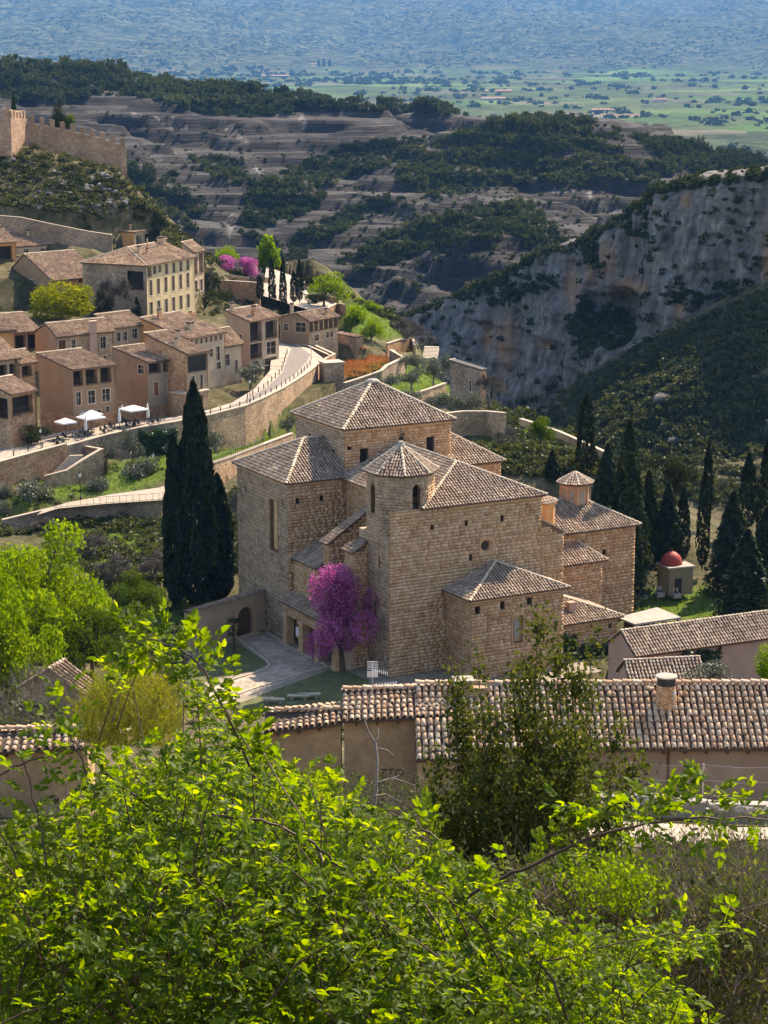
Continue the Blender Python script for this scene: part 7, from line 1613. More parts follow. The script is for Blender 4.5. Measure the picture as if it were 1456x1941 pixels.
for q, q2 in zip(fp_[:-1], fp_[1:]):
    for t in np.arange(0, 1, .05):
        for sg in (1, -1):
            a = q + (q2 - q) * t; b = q + (q2 - q) * min(1, max(0, t + sg * .4)); mb.add([a + K * .1 - K * .003, a + K * .1 + K * .003, b + K * 1.45 + K * .003, b + K * 1.45 - K * .003], [(0, 1, 2, 3)])
mb.build('mesh', M['metal'], fence, kind='stuff')
# pale track draped on the slope
def drape(name, pts, mat, dz=.06, n=24):
    a = np.array([p[0] for p in pts], float); b = np.array([p[1] for p in pts], float)
    A_, B_ = strip(np.column_stack([a, 0 * a[:, 0]]), np.column_stack([b, 0 * b[:, 0]]), n); rows = []
    for t in np.linspace(0, 1, 9):
        q = A_ * (1 - t) + B_ * t; q[:, 2] = near(q[:, 0], q[:, 1]) + dz; rows.append(q)
    V = np.stack(rows, 1); m, k = V.shape[:2]; idx = np.arange(m * k).reshape(m, k); Q = np.stack([idx[:-1, :-1], idx[:-1, 1:], idx[1:, 1:], idx[1:, :-1]], -1).reshape(-1, 4)
    return tag(obj(name, arr_mesh(name, V.reshape(-1, 3), [Q], [mat], True)), kind='structure')
M['earth'] = m_plain('pale_stony_earth', (.36, .31, .24), nscale=.8, var=.35, bump=.5)
drape('track', [((4, 70), (4, 84)), ((10, 72), (10, 86.5)), ((17, 74), (17, 87.5)), ((26, 75), (26, 88))], M['earth'])
drape('lane', [((-30, 120), (-30, 135)), ((-24, 150), (-19, 152)), ((-23, 190), (-18.5, 190)), ((-25, 206), (-21, 207))], M['earth'], .08)
# ruined slab-roofed hut and gatepost at the left
gable_block('slab_roofed_hut', 'ruined hut with rough stone-slab roof beside the lane', (150, 1312), 166, 72, 176, 5.0, 14, 1.6, 'rubble', tile='tile_old', cat='hut', pitch=.5)
p = at_z(244, 1200, 1.5); gp_ = thing('gatepost', 'brick gatepost with pointed cap beside the lane', 'gatepost', p); mb = MB(); mb.cbox(p - K * .5, 1.0, 1.0, 3.0, .3); mb.build('pillar', M['rubble_red'], gp_); mb = MB(); mb.lathe(p + K * 2.5, [(.78, 0), (.7, .2), (.1, .75)], 4); mb.build('cap', M['tile_near'], gp_)
wall_run('lane_gate_wall', 'low tile-topped garden wall behind the brick gatepost', [(236, 1122, 246), (268, 1120, 248), (300, 1118, 250)], 1.7, .4, 'rubble_red')
# ------------------------------------------------------------------ street furniture
def lamp(label, x, yb, hpx, Y=None, z=None):
    p = at_y(x, yb, Y) if Y else at_z(x, yb, z); h = hpx / float(ppm(p)) * 1.03
    r = thing('street_lamp', label, 'street lamp', p, 'black lantern street lamps'); s = h / 4.2
    mb = MB(); mb.lathe(p - K * .05, [(.16 * s, 0), (.14 * s, .5 * s), (.06 * s, .6 * s), (.05 * s, 3.4 * s), (.09 * s, 3.45 * s)], 8); mb.build('pole', M['iron'], r)
    mb = MB(); mb.lathe(p + K * 3.42 * s, [(.13 * s, 0), (.22 * s, .5 * s)], 6); mb.build('lantern', M['lampglass'], r)
    mb = MB(); mb.lathe(p + K * 3.93 * s, [(.27 * s, 0), (.2 * s, .1 * s), (.05 * s, .3 * s)], 6); mb.build('lantern_roof', M['iron'], r)
for lab, x, yb, h, Y in (('street lamp at the road edge above the sunlit wall', 474, 762, 43, 349.6), ('street lamp inside the road bend', 590, 693, 40, 392), ('street lamp beside the cafe stairs at left', 78, 857, 45, 316.5), ('street lamp between the cafe umbrellas', 232, 806, 40, 335), ('street lamp on the garden path corner', 153, 947, 52, 301), ('street lamp by the garden olive', 291, 905, 46, 312), ('lamp rising behind the brick gatepost', 263, 1190, 52, 235), ('lamp beside the courtyard wall corner', 316, 1198, 30, 228),
        ('lamp at the right of the upper square', 577, 560, 28, 466), ('lamp behind the tall upper cypresses', 544, 520, 24, 490), ('lamp near the flat-topped tree', 600, 575, 28, 462)):
    lamp(lab, x, yb, h, Y)
bol = None; cnt = 0
A2, B2 = strip(FP[:12], BP[:12], 10); s = np.concatenate([[0], np.cumsum(np.linalg.norm(np.diff(A2, axis=0), axis=1))])
mb = MB(); mb.lathe((0, 0, 0), [(.09, 0), (.08, .75), (.1, .8), (.05, .9)], 8); bmesh_ = mb.mesh('bollard', M['iron'])
def bollards(lo, hi, step, f, label, group):
    for d in np.arange(lo, hi, step):
        q = np.array([np.interp(d, s, A2[:, k]) for k in range(3)]); q2 = np.array([np.interp(d, s, B2[:, k]) for k in range(3)]); p = q + (q2 - q) * f
        o = bpy.data.objects.new('bollard', bmesh_); COL.objects.link(o); o.location = p.tolist(); tag(o, label, 'bollard', group)
bollards(s[60] + 1, s[-1] - 1, 2.6, .12, 'short black bollard along the outer edge of the curving road', 'bollards along the outer road edge')
bollards(s[82], s[-1], 2.6, .66, 'short black bollard on the inner side of the road bend', 'bollards inside the road bend')
bollards(2, s[20], 3.2, .3, 'short black bollard beside the road at the left', 'bollards near the cafe stairs')
# cafe umbrellas, tables and chairs
def on_road(px, f):
    i = np.interp(px, [x for x, y in front], np.arange(len(front))); a = np.array([np.interp(i, np.arange(len(FP)), FP[:, k]) for k in range(3)]); b = np.array([np.interp(i, np.arange(len(BP)), BP[:, k]) for k in range(3)]); return a + (b - a) * f
def umbrella(label, px, f, w, h=2.6):
    p = on_road(px, f); r = thing('cafe_umbrella', label, 'umbrella', p, 'white square cafe umbrellas'); mb = MB(); a = .7; hw = w / 2
    mb.tube([p, p + K * (h + .55)], .035, 6); mb.build('pole', M['wood'], r)
    c = [p + K * h + np.array([math.cos(a + k * math.pi/2 + .785), math.sin(a + k * math.pi/2 + .785), 0]) * hw * 1.414 for k in range(4)]; t = p + K * (h + .6); mb = MB()
    for k in range(4): mb.add([c[k], c[(k+1) % 4], t], [(0, 1, 2)]); mb.add([c[k], c[k] - K * .22, c[(k+1) % 4] - K * .22, c[(k+1) % 4]], [(0, 1, 2, 3)])
    mb.build('canopy', M['white'], r); mb = MB(); mb.cbox(p, .7, .7, .1); mb.build('base', M['iron'], r)
umbrella('white cafe umbrella in front of the gallery house door, lowest', 158, .55, 2.5, 2.4); umbrella('large white cafe umbrella left of the closed one', 205, .45, 3.3, 2.5); umbrella('white cafe umbrella behind the large one', 224, .75, 2.7, 2.5); umbrella('white cafe umbrella standing alone at the right by the ivy', 288, .55, 3.3, 2.5)
for lab, px, f in (('closed white umbrella left of the ivy wall', 183, .3), ('closed white umbrella between the open umbrellas', 252, .4), ('closed white umbrella at the right end of the cafe', 308, .45)):
    p = on_road(px, f); r = thing('closed_umbrella', lab, 'umbrella', p, 'closed cafe umbrellas'); mb = MB(); mb.tube([p, p + K * 3.2], .035, 6); mb.build('pole', M['wood'], r); mb = MB(); mb.lathe(p + K * .9, [(.2, 0), (.26, .3), (.2, 1.2), (.09, 2.1), (.03, 2.35)], 10); mb.build('canopy', M['white'], r); mb = MB(); mb.cbox(p, .6, .6, .1); mb.build('base', M['iron'], r)
def table_set():
    mt = MB(); mt.lathe((0, 0, .72), [(.42, 0), (.42, .03)], 10); m1 = mt.mesh('table_top', M['iron']); ml = MB(); ml.lathe((0, 0, 0), [(.22, 0), (.2, .03), (.03, .06), (.03, .72)], 8); m2 = ml.mesh('pedestal', M['iron'])
    ms = MB(); ms.cbox((0, 0, .44), .44, .44, .04); m3 = ms.mesh('seat', M['iron']); mk = MB(); mk.cbox((0, .21, .48), .44, .03, .45); m4 = mk.mesh('backrest', M['iron']); mg = MB(); mg.tube([(0, 0, 0), (0, 0, .44)], .018, 4); m5 = mg.mesh('leg', M['iron'])
    return m1, m2, m3, m4, m5
m1, m2, m3, m4, m5 = table_set(); rgt = np.random.default_rng(4); k = 0
for px in np.linspace(118, 318, 14):
    p = on_road(px, .16 + .12 * (k % 3)); k += 1
    t_ = thing('cafe_table', 'small dark round table on the cafe terrace', 'table', p, 'cafe tables on the terrace')
    for nm, me in (('table_top', m1), ('pedestal', m2)): o = bpy.data.objects.new(nm, me); COL.objects.link(o); o.parent = t_
    for j in range(3):
        a = rgt.uniform(0, .6) + j * 2.1; q = p + np.array([math.cos(a), math.sin(a), 0]) * .75; c_ = thing('cafe_chair', 'dark cafe chair around the terrace tables', 'chair', q, 'cafe chairs on the terrace'); c_.rotation_euler = (0, 0, a - math.pi / 2)
        for nm, me in (('seat', m3), ('backrest', m4)): o = bpy.data.objects.new(nm, me); COL.objects.link(o); o.parent = c_
        for sx in (-.19, .19):
            for sy in (-.19, .19): o = bpy.data.objects.new('leg', m5); COL.objects.link(o); o.parent = c_; o.location = (sx, sy, 0)
# garage door next to the road, planter shrubs
p = on_road(425, 1.02); a = math.radians(55); gr = thing('garage', 'small garage with dark wooden door beside the road', 'garage', p); u_ = np.array([math.cos(a), math.sin(a), 0]); v_ = np.array([-math.sin(a), math.cos(a), 0])
mb = MB(); mb.box(p + v_ * .05 - u_ * .3 - K * .5, u_ * 5.2, v_ * 3, K * 3.6); mb.build('wall', M['rubble'], gr); mb = MB(); mb.box(p + u_ * .6, u_ * 3.2, v_ * .04, K * 2.5); mb.build('door', M['wood'], gr); mb = MB(); mb.box(p - u_ * .6 - v_ * .3 + K * 3.1, u_ * 5.8, v_ * 3.6, K * .2); mb.build('roof', M['coping'], gr)
# farm buildings out on the plain
for lab, x, y, wpx, hpx, mat in (('white farmhouse on the green plain', 1250, 194, 26, 8, 'plaster_pale'), ('long reddish farm shed on the plain behind the right dome', 945, 175, 50, 5, 'plaster_orange'), ('pale farm shed just above the rock dome ridge', 935, 190, 44, 6, 'concrete'), ('tan bare barn on the plain below the farmhouse', 1142, 211, 40, 5, 'plaster'), ('pale farm buildings near the far cypresses', 596, 124, 16, 4, 'plaster_pale'), ('ochre warehouse roofs at the plain edge left', 520, 146, 54, 4, 'plaster')):
    q = at_y(x, y, 5000); 
    for Yq in np.arange(2500, 11500, 20.0):
        q = at_y(x, y, Yq)
        if q[2] < far_h(q[0], q[1]): break
    m = float(ppm(q)); w_, h_ = wpx / m, hpx / m; b_ = thing('farm_building', lab, 'farm building', q, 'farm buildings on the plain')
    mb = MB(); mb.cbox(q - K * 3, w_, w_ * .35, h_ * .65 + 3, .15); mb.build('wall', M[mat], b_)
    mb = MB(); hw, hd = w_ * .52, w_ * .2; z = h_ * .65; mb.add([q + [-hw, -hd, z], q + [hw, -hd, z], q + [hw, hd, z], q + [-hw, hd, z], q + [-hw, 0, z + h_ * .4], q + [hw, 0, z + h_ * .4]], [(0, 1, 5, 4), (2, 3, 4, 5), (0, 4, 3), (1, 2, 5), (0, 3, 2, 1)]); mb.build('roof', M['tile_old'], b_)
for k, (x, h) in enumerate(((604, 13), (614, 15), (625, 13))):
    tree('cypress', 'cypress_tree', ('leftmost of three tiny cypresses on the far plain', 'middle of three tiny cypresses on the far plain', 'rightmost of three tiny cypresses on the far plain')[k], x, 126, h, 6, Y=9300, group='three far cypresses')
# ------------------------------------------------------------------ foreground shrubs
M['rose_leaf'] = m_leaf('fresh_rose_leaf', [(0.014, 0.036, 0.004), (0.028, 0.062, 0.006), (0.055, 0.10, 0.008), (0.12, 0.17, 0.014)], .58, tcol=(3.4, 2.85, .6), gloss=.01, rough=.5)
M['rose_leaf_obj'] = m_leaf('fresh_rose_leaf_sprig', [(0.016, 0.04, 0.004), (0.032, 0.068, 0.006), (0.06, 0.105, 0.008), (0.12, 0.17, 0.014)], .58, tcol=(3.4, 2.85, .6), gloss=.01, rough=.5, attr=False)
M['privet'] = m_leaf('small_shrub_leaf', [(0.02, 0.034, 0.008), (0.042, 0.062, 0.012), (0.085, 0.105, 0.02), (0.16, 0.175, 0.05)], .45, gloss=.008, rough=.5)
M['brown_twig'] = m_leaf('brown_grey_twig', [(0.06, 0.048, 0.038), (0.13, 0.105, 0.085), (0.26, 0.225, 0.185)], .05, gloss=0)
M['reed'] = m_leaf('straw_green_whip', [(0.10, 0.12, 0.02), (0.18, 0.19, 0.04), (0.30, 0.29, 0.10)], .3, tcol=(1.3, 1.2, .6))
rg = np.random.default_rng(2024)
def leaflet(base, d, n, L, wd, fold=.25, curl=.15):
    """ovate leaflet: 8 vertices, folded along the midrib"""
    d = unit(d); s = unit(np.cross(d, n)); n = np.cross(s, d)
    mid = [base, base + d * L * .35 - n * 0, base + d * L * .7 - n * L * curl * .4, base + d * L - n * L * curl]
    l = [base + d * L * .3 - s * wd * .5 + n * wd * fold, base + d * L * .68 - s * wd * .38 + n * wd * fold - n * L * curl * .35]
    r = [base + d * L * .3 + s * wd * .5 + n * wd * fold, base + d * L * .68 + s * wd * .38 + n * wd * fold - n * L * curl * .35]
    V = mid + l + r
    return V, [(0, 1, 4), (1, 2, 5, 4), (2, 3, 5), (0, 6, 1), (1, 6, 7, 2), (2, 7, 3)]
def compound(seed):
    r = np.random.default_rng(seed); V = []; Fc = []
    n_pair = int(r.integers(2, 4)); Lr = .075; d = np.array([1.0, 0, .0]); up = np.array([0, 0, 1.0])
    def add(v, f):
        k = len(V); V.extend(v); Fc.extend([tuple(i + k for i in q) for q in f])
    for k in range(n_pair):
        b = d * Lr * (.35 + .5 * k / max(1, n_pair - 1)) - up * .006 * k
        for sg in (-1, 1): add(*leaflet(b, d * .65 + np.array([0, sg, 0]) * .8 + up * r.normal(0, .25), up + r.normal(0, .25, 3), r.uniform(.026, .036), r.uniform(.017, .023)))
    add(*leaflet(d * Lr * .98 - up * .014, d + up * r.normal(-.2, .2), up + r.normal(0, .2, 3), r.uniform(.033, .042), r.uniform(.021, .027)))
    rib = [(0, -.001, 0), (0, .001, 0), (Lr, .001, -.014), (Lr, -.001, -.014)]; add([np.array(q, float) for q in rib], [(0, 1, 2, 3)])
    return np.array(V), Fc
CV = [compound(600 + i) for i in range(10)]
SIL = [(-40, 1580), (30, 1552), (90, 1520), (150, 1500), (190, 1455), (230, 1425), (260, 1405), (300, 1398), (345, 1400), (400, 1372), (350, 1310), (352, 1255), (300, 1235), (258, 1240), (235, 1290), (205, 1275), (195, 1225), (240, 1208), (285, 1192), (330, 1205), (365, 1240), (390, 1262), (395, 1300), (420, 1345), (455, 1375), (500, 1392), (540, 1420), (590, 1440), (610, 1462), (640, 1490), (700, 1508), (760, 1530), (820, 1560), (850, 1600), (880, 1625), (930, 1640), (985, 1680), (1050, 1700), (1080, 1740), (1180, 1750), (1300, 1745), (1390, 1760), (1330, 1800), (1200, 1800), (1150, 1815), (1220, 1850), (1300, 1880), (1350, 1920), (1390, 1990), (1390, 2060), (-40, 2060)]
def dist_poly(px, py, poly):
    best = np.full(np.shape(px), 1e9); n = len(poly)
    for i in range(n):
        x1, y1 = poly[i]; x2, y2 = poly[(i + 1) % n]; t = np.clip(((px - x1) * (x2 - x1) + (py - y1) * (y2 - y1)) / ((x2 - x1) ** 2 + (y2 - y1) ** 2 + 1e-9), 0, 1)
        best = np.minimum(best, np.hypot(px - x1 - t * (x2 - x1), py - y1 - t * (y2 - y1)))
    return best
bush = thing('rose_bush', 'bright green wild rose bush filling the foreground', 'bush', (-.35, 5.4, gz(-.35, 5.4)))
# shoots: start deep in the bush, run up and outwards, carry leaves
NSH = 2700
qx = rg.uniform(-40, 1390, NSH * 4); qy = rg.uniform(1190, 2050, NSH * 4); ins = in_poly(qx, qy, SIL); qx, qy = qx[ins][:NSH], qy[ins][:NSH]
edge_ = dist_poly(qx, qy, SIL)
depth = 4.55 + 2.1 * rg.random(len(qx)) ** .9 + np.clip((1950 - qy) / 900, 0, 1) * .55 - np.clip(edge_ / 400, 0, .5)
tips = at_y(qx, qy, depth)
Vr, Fr, Tn = [], [], 0
canes = MB(); leaves = []
centre = np.array([-.25, 5.7, 66.2])
for i, tip in enumerate(tips):
    out = unit(tip - centre + rg.normal(0, .35, 3)); ln = rg.uniform(.16, .36); d0 = unit(out * .6 + np.array([rg.normal(0, .5), rg.normal(0, .4), .8])); sag = np.array([0, 0, -.35]) * rg.random()
    p0 = tip - d0 * ln; pts = [p0, p0 + d0 * ln * .5, tip + sag * ln * .3]
    if i % 2 == 0: canes.tube(pts, [.0022, .0018, .001], 4, False)
    nl = int(rg.integers(5, 9))
    for k in range(nl):
        t = (k + .6) / nl; b = pts[0] * (1 - t) + pts[2] * t; side = (-1) ** k
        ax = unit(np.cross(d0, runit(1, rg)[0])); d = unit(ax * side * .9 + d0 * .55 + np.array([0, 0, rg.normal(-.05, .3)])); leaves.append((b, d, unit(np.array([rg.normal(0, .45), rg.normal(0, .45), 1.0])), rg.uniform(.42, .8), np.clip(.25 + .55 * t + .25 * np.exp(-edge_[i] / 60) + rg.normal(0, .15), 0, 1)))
NSHOOT = len(leaves); LEAFY_CANE = 0
def frame(d, n):
    d = unit(d); s = unit(np.cross(n, d)); return np.stack([d, s, np.cross(d, s)], 1)
# long hand-placed canes
def cane(pts, r0, r1, leafy=0, seg=7):
    P = np.array([at_y(*p) for p in pts]); t = np.linspace(0, len(P) - 1, len(P) * 4); Q = np.stack([np.interp(t, np.arange(len(P)), P[:, k]) for k in range(3)], 1)
    Q[1:-1] = (Q[:-2] + 2 * Q[1:-1] + Q[2:]) / 4; Q += rg.normal(0, .002, Q.shape); canes.tube(Q, np.linspace(r0, r1, len(Q)) * .48, seg, False)
    for _ in range(leafy):
        i = rg.integers(1, len(Q)); dd = unit(Q[i] - Q[i-1]); ax = unit(np.cross(dd, runit(1, rg)[0])); leaves.append((Q[i] + ax * rg.uniform(0, .04), unit(ax + dd * .4 + np.array([0, 0, .25])), unit(np.array([rg.normal(0, .4), rg.normal(0, .4), 1])), rg.uniform(.48, .82), rg.uniform(.45, 1)))
cane([(375, 2060, 5.0), (385, 1900, 5.0), (372, 1740, 5.0), (350, 1600, 5.05), (330, 1490, 5.1), (308, 1430, 5.15)], .009, .004)
cane([(520, 1560, 5.3), (470, 1440, 5.25), (425, 1345, 5.2), (390, 1275, 5.2), (350, 1232, 5.2), (300, 1212, 5.25), (240, 1216, 5.3)], .008, .003, 150)
cane([(-30, 1480, 5.0), (40, 1450, 5.0), (120, 1418, 5.0), (170, 1400, 5.05)], .006, .003, 22)
cane([(860, 1715, 4.8), (920, 1680, 4.8), (1010, 1640, 4.75), (1110, 1590, 4.7), (1200, 1563, 4.7), (1290, 1552, 4.7), (1380, 1550, 4.7), (1480, 1556, 4.7)], .010, .004, 90)
cane([(400, 1545, 4.75), (460, 1550, 4.7), (530, 1565, 4.7), (600, 1600, 4.7), (660, 1660, 4.75)], .007, .006)
cane([(30, 1900, 4.7), (60, 1760, 4.8), (30, 1620, 4.9), (-20, 1560, 5)], .007, .004, 10)
cane([(90, 1640, 4.9), (75, 1560, 4.95), (55, 1480, 5.0), (40, 1430, 5.0)], .005, .003, 14)
cane([(180, 1510, 5), (150, 1430, 5.05), (120, 1360, 5.1), (110, 1340, 5.1)], .005, .002, 26)
cane([(330, 1560, 5.1), (240, 1500, 5.1), (200, 1460, 5.1), (130, 1400, 5.15)], .006, .003, 16)
cane([(620, 1820, 4.6), (640, 1700, 4.7), (580, 1560, 4.9), (500, 1430, 5.1)], .008, .003, 20)
cane([(900, 2000, 4.6), (880, 1850, 4.6), (800, 1700, 4.8), (700, 1590, 5.0)], .008, .003, 14)
cane([(1100, 2000, 4.6), (1050, 1860, 4.6), (960, 1760, 4.7), (900, 1700, 4.8)], .007, .004, 10)
cane([(1000, 1830, 4.7), (1120, 1800, 4.7), (1260, 1770, 4.7), (1400, 1765, 4.7)], .005, .002, 40)
cane([(830, 1590, 5.0), (760, 1545, 5.05), (700, 1530, 5.1), (640, 1505, 5.1)], .005, .002, 24)
for x in (1060, 1130, 1225, 1330): cane([(x, 1580 - (x - 1060) * .1, 4.72), (x + 12, 1540 - (x - 1060) * .1, 4.72), (x + 30, 1515 - (x - 1060) * .1, 4.75)], .003, .0015, 16)
obj('canes', canes.mesh('canes', M['cane'], True), bush, 'stuff')
_lx, _ly = project(np.array([l[0] + l[1] * .05 for l in leaves])); _in = in_poly(_lx, _ly, SIL) | (dist_poly(_lx, _ly, SIL) < 16); _nsh = len(leaves) - LEAFY_CANE
leaves = [l for i, l in enumerate(leaves) if _in[i] or i >= NSHOOT]
near_first = sorted(range(len(leaves)), key=lambda i: np.linalg.norm(leaves[i][0] - CAM)); single = set(near_first[:3000:10][:300])
cmesh = []
for v, f in CV:
    me = bpy.data.meshes.new('leaf'); me.from_pydata(v.tolist(), [], f); me.materials.append(M['rose_leaf_obj']); me.update(); cmesh.append(me)
VV = [[] for _ in CV]; TT = [[] for _ in CV]
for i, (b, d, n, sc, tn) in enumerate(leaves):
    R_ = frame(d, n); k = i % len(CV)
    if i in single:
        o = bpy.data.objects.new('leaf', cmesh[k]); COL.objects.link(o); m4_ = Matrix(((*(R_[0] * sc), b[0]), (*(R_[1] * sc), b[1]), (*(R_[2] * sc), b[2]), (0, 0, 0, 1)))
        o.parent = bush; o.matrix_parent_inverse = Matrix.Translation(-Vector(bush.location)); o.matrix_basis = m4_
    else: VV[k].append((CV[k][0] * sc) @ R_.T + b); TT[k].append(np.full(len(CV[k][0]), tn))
Vall, F3, F4, nb = [], [], [], 0; tall = []
for k, (v, f) in enumerate(CV):
    if not VV[k]: continue
    A = np.array(VV[k]); m = len(A); base = nb + np.arange(m)[:, None, None] * len(v)
    F3.append((base + np.array([q for q in f if len(q) == 3])[None]).reshape(-1, 3)); F4.append((base + np.array([q for q in f if len(q) == 4])[None]).reshape(-1, 4)); Vall.append(A.reshape(-1, 3)); tall.append(np.concatenate(TT[k])); nb += m * len(v)
obj('leaves', arr_mesh('leaves', np.concatenate(Vall), [np.concatenate(F3), np.concatenate(F4)], [M['rose_leaf']], False, {'tint': np.concatenate(tall)}), bush, 'stuff')

# the tall small-leaved shrub behind it
def shrub(name, label, root_px, Y, tips_px, sub, leaves_n, leaf, mat, stem_mat, seed, spread=.16, stems_r=.008, z0=None):
    r = np.random.default_rng(seed); root = at_y(*root_px, Y); root[2] = gz(root[0], root[1]) if z0 is None else z0
    th = thing(name, label, 'shrub', root); mb = MB(); segs = []
    for (x, y, dY) in tips_px:
        tip = at_y(x, y, Y + dY); m_ = root * .45 + tip * .55 + np.array([(tip[0] - root[0]) * .12, r.normal(0, .1), .1]); pts = [root + r.normal(0, .05, 3) * [1, 1, 0], m_, tip]
        t = np.linspace(0, 2, 12); q = np.stack([np.interp(t, [0, 1, 2], [p[k] for p in pts]) for k in range(3)], 1); q[1:-1] = (q[:-2] + 2 * q[1:-1] + q[2:]) / 4; q[1:-1] += r.normal(0, .012, q[1:-1].shape)
        mb.tube(q, np.linspace(stems_r, stems_r * .2, 12), 5, False); segs.append(q)
        for _ in range(sub):
            i = int(r.integers(3, 11)); d = unit(unit(q[i] - q[i-1]) * .8 + r.normal(0, .55, 3) + [0, 0, .25]); L = r.uniform(.4, 1.0) * spread * 3.2 * (1.15 - i / 12); e = q[i] + d * L; mb.tube([q[i], (q[i] + e) / 2 + r.normal(0, .015, 3), e], [stems_r * .35, stems_r * .25, stems_r * .1], 3, False); segs.append(np.linspace(q[i], e, 5))
    obj('stems', mb.mesh('stems', stem_mat, True), th, 'stuff')
    w = np.array([np.linalg.norm(s[-1] - s[0]) for s in segs]); k = r.choice(len(segs), leaves_n, p=w / w.sum()); P = np.empty((leaves_n, 3))
    for j in range(leaves_n):
        s_ = segs[k[j]]; t = r.uniform(.25, 1) * (len(s_) - 1); i = min(int(t), len(s_) - 2); P[j] = s_[i] + (s_[i+1] - s_[i]) * (t - i)
    P += r.normal(0, spread * .22, P.shape); V, Fc = leaf_cards(P, leaf, r, .5, .3)
    obj('leaves', arr_mesh('leaves', V, [Fc], [mat], False, {'tint': np.repeat(np.clip(r.normal(.45, .28, leaves_n), 0, 1), 4)}), th, 'stuff'); return th
tipsA = [(862, 1262, .3), (905, 1225, -.2), (880, 1330, .2), (940, 1345, 0), (1018, 1140, 0), (1000, 1290, .3), (1062, 1205, .2), (1040, 1330, -.3), (1100, 1250, .1), (1130, 1190, .4), (1090, 1360, -.3), (1180, 1360, .3), (1205, 1420, 0), (830, 1420, .2), (820, 1500, 0), (1240, 1400, .5), (960, 1420, -.5), (1020, 1450, -.6), (900, 1450, -.4), (1120, 1450, -.5), (1160, 1520, -.3), (860, 1540, -.3), (980, 1240, .4), (1220, 1500, .2), (800, 1560, .2)]; tipsA = [t for t in tipsA if t[0] < 1215]
shrub('small_leaved_shrub', 'tall twiggy shrub with tiny leaves in front of the church annex', (1010, 1720), 14, tipsA, 40, 46000, .042, M['privet'], M['cane'], 5, .2, .010)
# broken undergrowth at the lower right
def brush(name, label, cat, polys, Ys, n_tw, n_lf, tw_len, leaf, mat, seed, twmat='brown_twig'):
    r = np.random.default_rng(seed); px, py, _ = sample_polys([(p, n, 0, 1) for p, n in polys], r); P = at_y(px, py, r.uniform(*Ys, len(px)))
    D = runit(len(P), r) * .8 + K * .9; D /= np.linalg.norm(D, axis=1)[:, None]; k = r.integers(0, len(P), n_tw); V, Fc = twig_cards(P[k] + r.normal(0, .03, (n_tw, 3)), D[k], r.uniform(.5, 1.4, n_tw) * tw_len, tw_len * .016, r)
    th = thing(name, label, cat, [float(P[:, 0].mean()), float(P[:, 1].mean()), gz(P[:, 0].mean(), P[:, 1].mean())])
    obj('twigs', arr_mesh('twigs', V, [Fc], [M[twmat]], False, {'tint': np.repeat(r.random(n_tw), 3)}), th, 'stuff')
    if n_lf:
        k = r.integers(0, len(P), n_lf); V, Fc = leaf_cards(P[k] + D[k] * (r.random(n_lf) * tw_len)[:, None] + r.normal(0, .03, (n_lf, 3)), leaf, r, .5, .3); obj('leaves', arr_mesh('leaves', V, [Fc], [M[mat]], False, {'tint': np.repeat(r.random(n_lf), 4)}), th, 'stuff')
    return th
brush('bramble_thicket', 'tangled grey-brown brambles with sparse leaves at the lower right', 'thicket', [([(930, 1720), (1060, 1710), (1250, 1740), (1470, 1730), (1470, 1980), (1330, 1980), (1200, 1860), (1080, 1790)], 3000)], (8.5, 13), 9000, 26000, .36, .032, 'privet', 41)
brush('spurge_clump', 'yellow-green flowering spurge among the brambles', 'shrub', [([(1090, 1660), (1130, 1640), (1200, 1645), (1245, 1690), (1225, 1740), (1130, 1740), (1085, 1700)], 260)], (8.2, 9), 400, 1700, .12, .026, 'leaf_lime', 42)
brush('grass_tussocks', 'dull green grass tussocks behind the brambles', 'grass', [([(1240, 1650), (1470, 1640), (1470, 1780), (1260, 1780)], 900)], (14, 20), 4200, 2500, .26, .03, 'privet', 43, 'brown_twig')
brush('reed_shrub', 'yellow-green whippy willow shrub between bush and lane', 'shrub', [([(150, 1400), (165, 1330), (230, 1285), (300, 1300), (335, 1340), (340, 1400), (300, 1420), (180, 1425)], 900)], (52, 58), 7000, 9000, .75, .085, 'leaf_yellow', 44, 'reed')
brush('leafless_thicket', 'grey leafless thicket at the left edge above the ochre house', 'thicket', [([(-10, 1300), (60, 1270), (150, 1280), (170, 1360), (120, 1400), (20, 1400), (-10, 1380)], 500)], (100, 112), 2500, 600, 1.0, .14, 'privet', 45, 'twig')
brush('bush_depth_filler', 'shadowed dark undergrowth under the rose bush', 'thicket', [([(-20, 1650), (500, 1600), (900, 1750), (1100, 1990), (-20, 1990)], 1600)], (6.8, 9), 5000, 12000, .3, .04, 'leaf_dark', 46)  # dark filler added to deepen the shade inside the rose bush
brush('slope_weeds', 'low weeds on the slope below the graffiti wall', 'weeds', [([(520, 1500), (860, 1500), (880, 1620), (560, 1560)], 900)], (60, 84), 3000, 7000, .9, .12, 'scrub_near', 47)
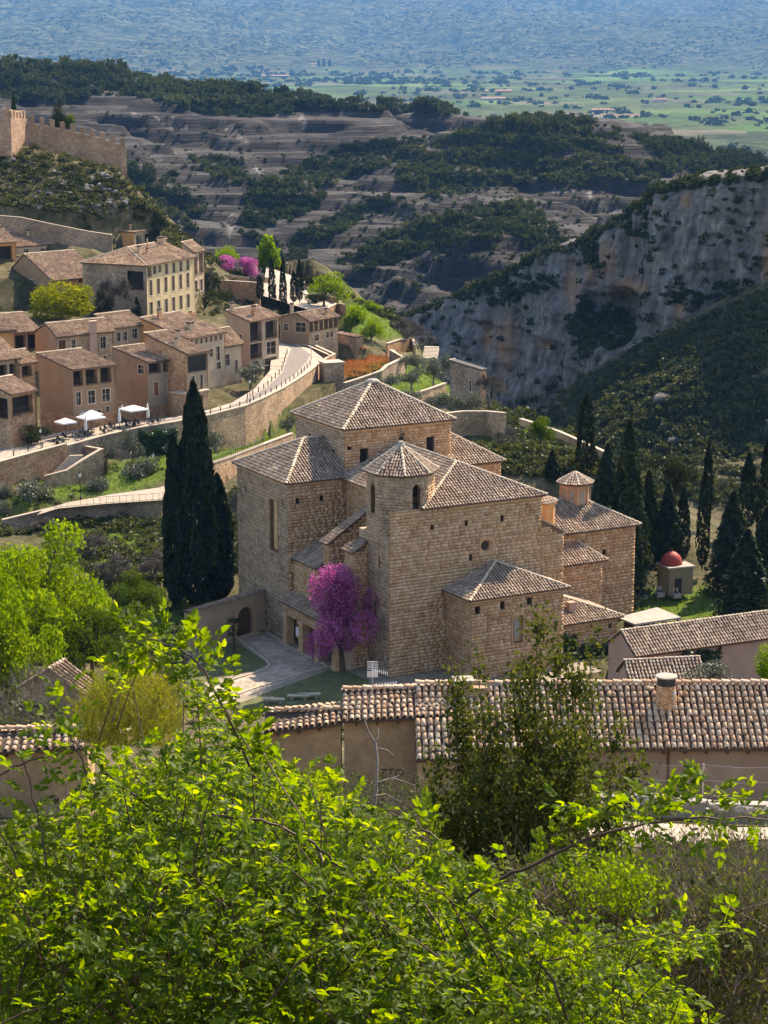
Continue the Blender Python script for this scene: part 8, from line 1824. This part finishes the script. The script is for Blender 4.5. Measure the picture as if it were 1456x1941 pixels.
# a bare white branch standing in front of the graffiti wall
br = thing('bare_branch', 'bleached bare branch standing before the graffiti wall', 'branch', at_y(712, 1560, 9)); mb = MB()
def bpx(l, r0, r1): P = np.array([at_y(x, y, 9 + .02 * i) for i, (x, y) in enumerate(l)]); mb.tube(P, np.linspace(r0, r1, len(P)), 5, False)
bpx([(705, 1560), (713, 1500), (715, 1440), (712, 1410), (697, 1385), (690, 1360)], .0085, .003); bpx([(712, 1408), (718, 1390), (717, 1380)], .004, .0015); bpx([(716, 1418), (735, 1422), (745, 1432)], .004, .002); bpx([(714, 1484), (740, 1476), (757, 1470)], .0045, .002); bpx([(712, 1490), (730, 1478), (750, 1476), (788, 1490)], .005, .002); bpx([(700, 1512), (730, 1505), (760, 1520)], .005, .002)
mb.build('wood', M['bark_grey'], br, True)
brush('slope_brush', 'thin grey-green brush over the stony slope below the track', 'thicket', [([(900, 1640), (1000, 1610), (1200, 1650), (1470, 1640), (1470, 1760), (1100, 1760)], 700)], (20, 34), 5000, 9000, .8, .06, 'privet', 48, 'brown_twig')
# scrub over the whole near slope, so that the hillside holds from other positions too
r = np.random.default_rng(91); n = 1500; Ys = 14 + 180 * r.random(n) ** 1.2; Xs = (r.random(n) * 2 - 1) * (8 + Ys * .32); sz = r.uniform(.18, .55, n) * np.interp(Ys, [14, 60, 200], [.7, 1, 2.0])
P = np.stack([Xs, Ys, near(Xs, Ys)], 1); _, ty = project(P + K * (sz * 1.1)[:, None]); lim = np.interp(Ys, [14, 60, 95, 100, 200], [1640, 1560, 1530, 1330, 1300]); lu, lv = (P - O) @ U, (P - O) @ W
ok = (ty > lim) & ~((Xs > 2) & (Ys > 68) & (Ys < 90)) & ~((np.abs(Xs) < 26) & (Ys > 90) & (Ys < 102)) & ~((lu > -26) & (lu < 50) & (lv > -12)) & (np.hypot(Xs + 22, 0) > 5) & ~((Ys < 20) & (np.abs(Xs) < 2))
P, sz = P[ok], sz[ok]
scatter_mesh('slope_scrub', P - K * .05, sz, np.clip(r.normal(.45, .25, len(P)), 0, 1), bush_protos(6, 120, 700, .26), M['scrub_near'], r, .9, 'low scrub dotted over the near hillside', 'scrub')
n = 30000; Ys = 10 + 190 * r.random(n) ** 1.3; Xs = (r.random(n) * 2 - 1) * (6 + Ys * .3); P = np.stack([Xs, Ys, near(Xs, Ys)], 1); g_ok = (vnoise(Xs / 5, Ys / 5, seed=95) > .4) & ~((Xs > 2) & (Ys > 68) & (Ys < 90)); P = P[g_ok]; D = runit(len(P), r) * .5 + K; D /= np.linalg.norm(D, axis=1)[:, None]
V, Fg = twig_cards(P, D, r.uniform(.15, .4, len(P)), .05, r); tag(obj('dry_grass', arr_mesh('dry_grass', V, [Fg], [M['scrub_near']], False, {'tint': np.repeat(np.clip(r.normal(.75, .2, len(P)), 0, 1), 3)})), 'thin dry grass on the near hillside', 'grass', kind='stuff')
# ------------------------------------------------------------------ haze
def haze_box():
    me = bpy.data.meshes.new('haze'); x0, x1, y0, y1, z0, z1 = -4300, 4300, -60, 20100, -140, 1150
    V = [(x0, y0, z0), (x1, y0, z0), (x1, y1, z0), (x0, y1, z0), (x0, y0, z1), (x1, y0, z1), (x1, y1, z1), (x0, y1, z1)]
    me.from_pydata(V, [], [(0, 3, 2, 1), (4, 5, 6, 7), (0, 1, 5, 4), (1, 2, 6, 5), (2, 3, 7, 6), (3, 0, 4, 7)]); me.update()
    m = bpy.data.materials.new('blue_air'); m.use_nodes = True; nt = m.node_tree; nt.nodes.clear(); out = nt.nodes.new('ShaderNodeOutputMaterial'); v = nt.nodes.new('ShaderNodeVolumePrincipled')
    v.inputs['Color'].default_value = (0.14, 0.47, 1.0, 1); v.inputs['Density'].default_value = 3.2e-5; v.inputs['Anisotropy'].default_value = 0.0
    nt.links.new(v.outputs[0], out.inputs['Volume']); me.materials.append(m)
    return tag(obj('haze', me), 'thin blue air haze filling the distance', 'haze', kind='stuff')
haze_box()
